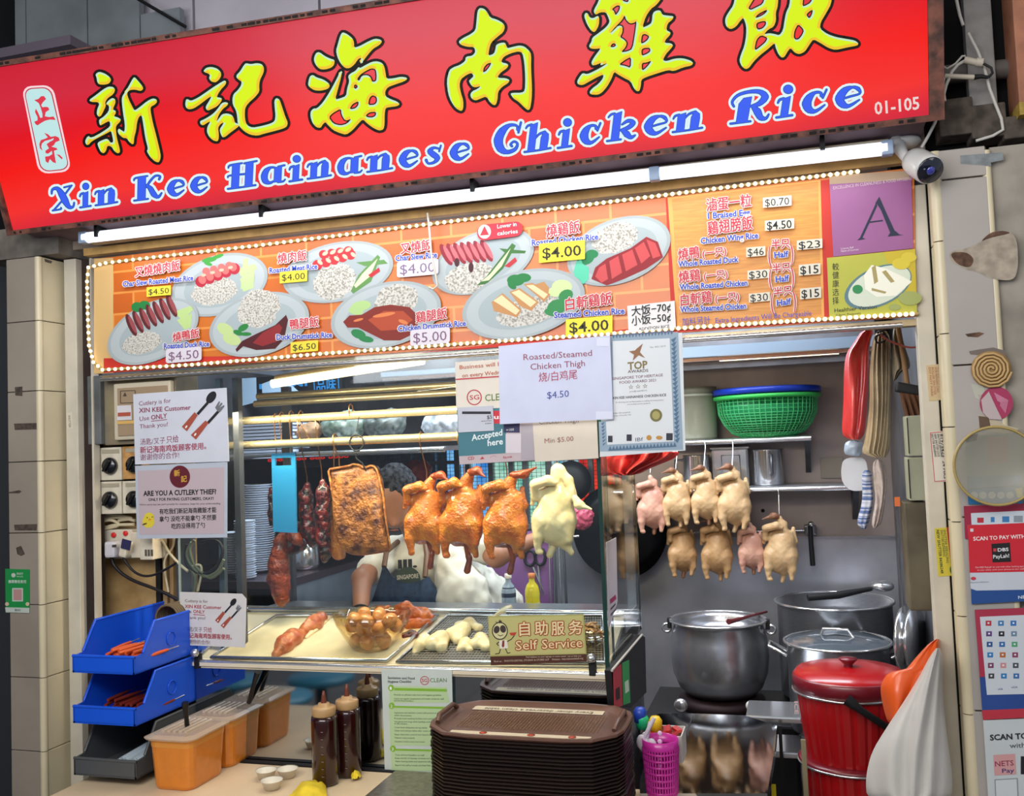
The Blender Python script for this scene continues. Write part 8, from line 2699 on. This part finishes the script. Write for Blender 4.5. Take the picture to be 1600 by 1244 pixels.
f = ZF(1030,500,3.769)
RB = mat('red carrier plastic', '#cf3a38', .3, noise=.12, nscale=14, coat=.5)
bunch('red_bag_bundle', 'tall bundle of red plastic bags hanging at the right side', 'bag bundle', f([(1195,55),(1275,50),(1240,130),(1235,300),(1225,500),(1210,700),(1150,710),(1072,695),(1085,500),(1090,210),(1150,130)]),.42,.035, RB, 14,1,.02)
RG = mat('beige strips', '#b3a386', .8, noise=.2, nscale=10)
bunch('beige_bag_bundle', 'thick bundle of beige bags hanging right of the red bags', 'bag bundle', f([(1280,60),(1360,62),(1368,300),(1365,500),(1360,815),(1270,812),(1185,800),(1215,690),(1240,500),(1238,300),(1255,120)]),.38,.04, RG, 40,4,.016)
bunch('grey_cloth_bundle', 'drooping grey beige gloves or cloths at the upper right corner', 'cloth', f([(1372,50),(1410,30),(1445,150),(1482,262),(1470,295),(1430,300),(1400,350),(1372,368)]),.36,.03, mat('grey cloth', '#9a917c', .9, noise=.2, nscale=12),18,7,.02)
bunch('clear_bag_bundle', 'bluish clear plastic bags sticking out under the red bundle', 'bag bundle', f([(1095,708),(1210,712),(1190,805),(1130,800),(1085,790)]),.43,.02, mat('milky bag', '#9fb0c4', .3, coat=.4),8,2,.01)
bunch('striped_bag_bundle', 'blue and white striped paper bags hanging low at the right wall', 'bag bundle', f([(1190,885),(1250,882),(1255,960),(1262,1080),(1225,1232),(1190,1232),(1160,1200),(1200,1060)]),.40,.03, mat('striped paper', '#c3c8d6', .5, color2='#51689c', aniso=(1,1,60), nscale=1.6, thr=(.48,.52)),10,5,.01)
bunch('newspaper_bundle', 'folded newspapers and paper strips hanging beside the striped bags', 'paper', f([(1255,820),(1325,822),(1345,930),(1330,1080),(1310,1200),(1270,1230),(1245,1210),(1275,1060),(1262,960)]),.37,.03, mat('newsprint', '#a59a94', .8, noise=.4, nscale=60, color2='#c2b4b0'),16,3,.016)
card('white_board', 'rounded white plastic board hanging behind the bag bundles', 'board', smoothpoly([(1318,716),(1352,714),(1357,740),(1355,766),(1330,768),(1316,755),(1314,735)],2),.455, '#cdd0d6', .006)
bunch('red_bag_cluster', 'gathered red plastic bags hanging below the award certificate', 'bag bundle', [(946,706),(1064,703),(1056,716),(1020,730),(995,743),(965,743),(942,738)],.25,.03, RB, 30,9,.03)
br_ = thing('broom_brush', 'dark brush with brown bristles hanging over the pale junction boxes', 'brush', at(1425,600, y=.3))
link('brush_head', MB().box(at(1420,608, y=.30),(.075,.04,.03), M=rotm(0,14,0), bev=.006), BLACK, br_)
bm2 = MB()
for i in range(26):
    a = at(1407 + i * 1.2,614 - i * .3, y=.29)
    bm2.tube([a, a + Vector((.012 + i * .0004,-.01 * math.sin(i),-.075))],.003,4)
link('bristles', bm2, mat('brown bristle', '#5e3c26', .8), br_)['kind'] = 'stuff'
link('stick', MB().tube([at(1402,505, y=.32), at(1412,560, y=.31), at(1418,604, y=.30)],.008,8), mat('wooden stick', '#8a6a44', .6), br_)
for lab, a in (('upper pale green junction box at the right jamb', (1416,650,1449,712)),('lower pale green junction box at the right jamb', (1418,715,1451,782))):
    t = thing('junction_box', lab, 'electrical box', at(a[0] + 15, a[3], y=.25))
    pbox('box_body', *a, .20,.10, mat('pale green enamel', '#a3a48c', .5, noise=.1, nscale=8), t, .003)
    pbox('lid_seam', a[0] + 2, a[1] + 3, a[0] + 4, a[3] - 3,.197,.004, BLACK, t, 0)
wire('red and black twisted wire across to the right shutter guide', [(1376,523),(1385,530),(1400,537),(1420,543),(1436,542)],.2,.003, mat('copper red wire', '#a04a3c', .4))
wire('tangled dark wire knot over the beige bags', [(1370,520),(1380,518),(1384,530),(1372,536),(1368,526),(1382,523),(1390,534)],.25,.003, BWIRE)
t = thing('side_appliance', 'scuffed grey brown metal cabinet side below the junction boxes', 'cabinet', at(1432,900, y=.3))
pbox('cabinet_side', 1412,785,1458,955,.22,.12, mat('scuffed taupe metal', '#6f6754', .45,.3, noise=.3, nscale=7), t, .004)
pbox('cabinet_edge', 1402,790,1410,958,.30,.01, STEELD, t, 0)
tag(link('orange_label', MB().box(at(1402,784, y=.28),(.015,.004,.028)), ink('#d8703a'), loc='c'), 'small orange label between the bag bundles and cabinet', 'label')  # plain orange colour without emission

# carrier bags hanging from the right shutter guide
OB = mat('orange carrier plastic', '#df5a1e', .35, alpha=.96, coat=.3)
WB = mat('white carrier plastic', '#d5d2cc', .35, noise=.06, nscale=8, alpha=.93, coat=.3)
f = ZF(1180,880,3.417)
bunch('orange_carrier_bag', 'orange plastic carrier bag hanging behind the white carrier bag', 'bag', f([(985,398),(990,440),(960,620),(900,760),(800,860),(712,868),(680,760),(665,660),(700,590),(760,570),(800,575),(860,500),(935,420)]),-.02,.05, OB, 14,2,.02)
bunch('white_carrier_bag', 'bulging white plastic carrier bag hanging at the right shutter guide', 'bag', f([(975,440),(1000,480),(1000,620),(1010,800),(1035,1000),(1055,1150),(1050,1290),(600,1290),(588,1150),(620,1010),(700,880),(800,730),(880,600),(930,500)]),-.12,.09, WB, 26,6,.014)
bpy.data.objects.remove(_fo)
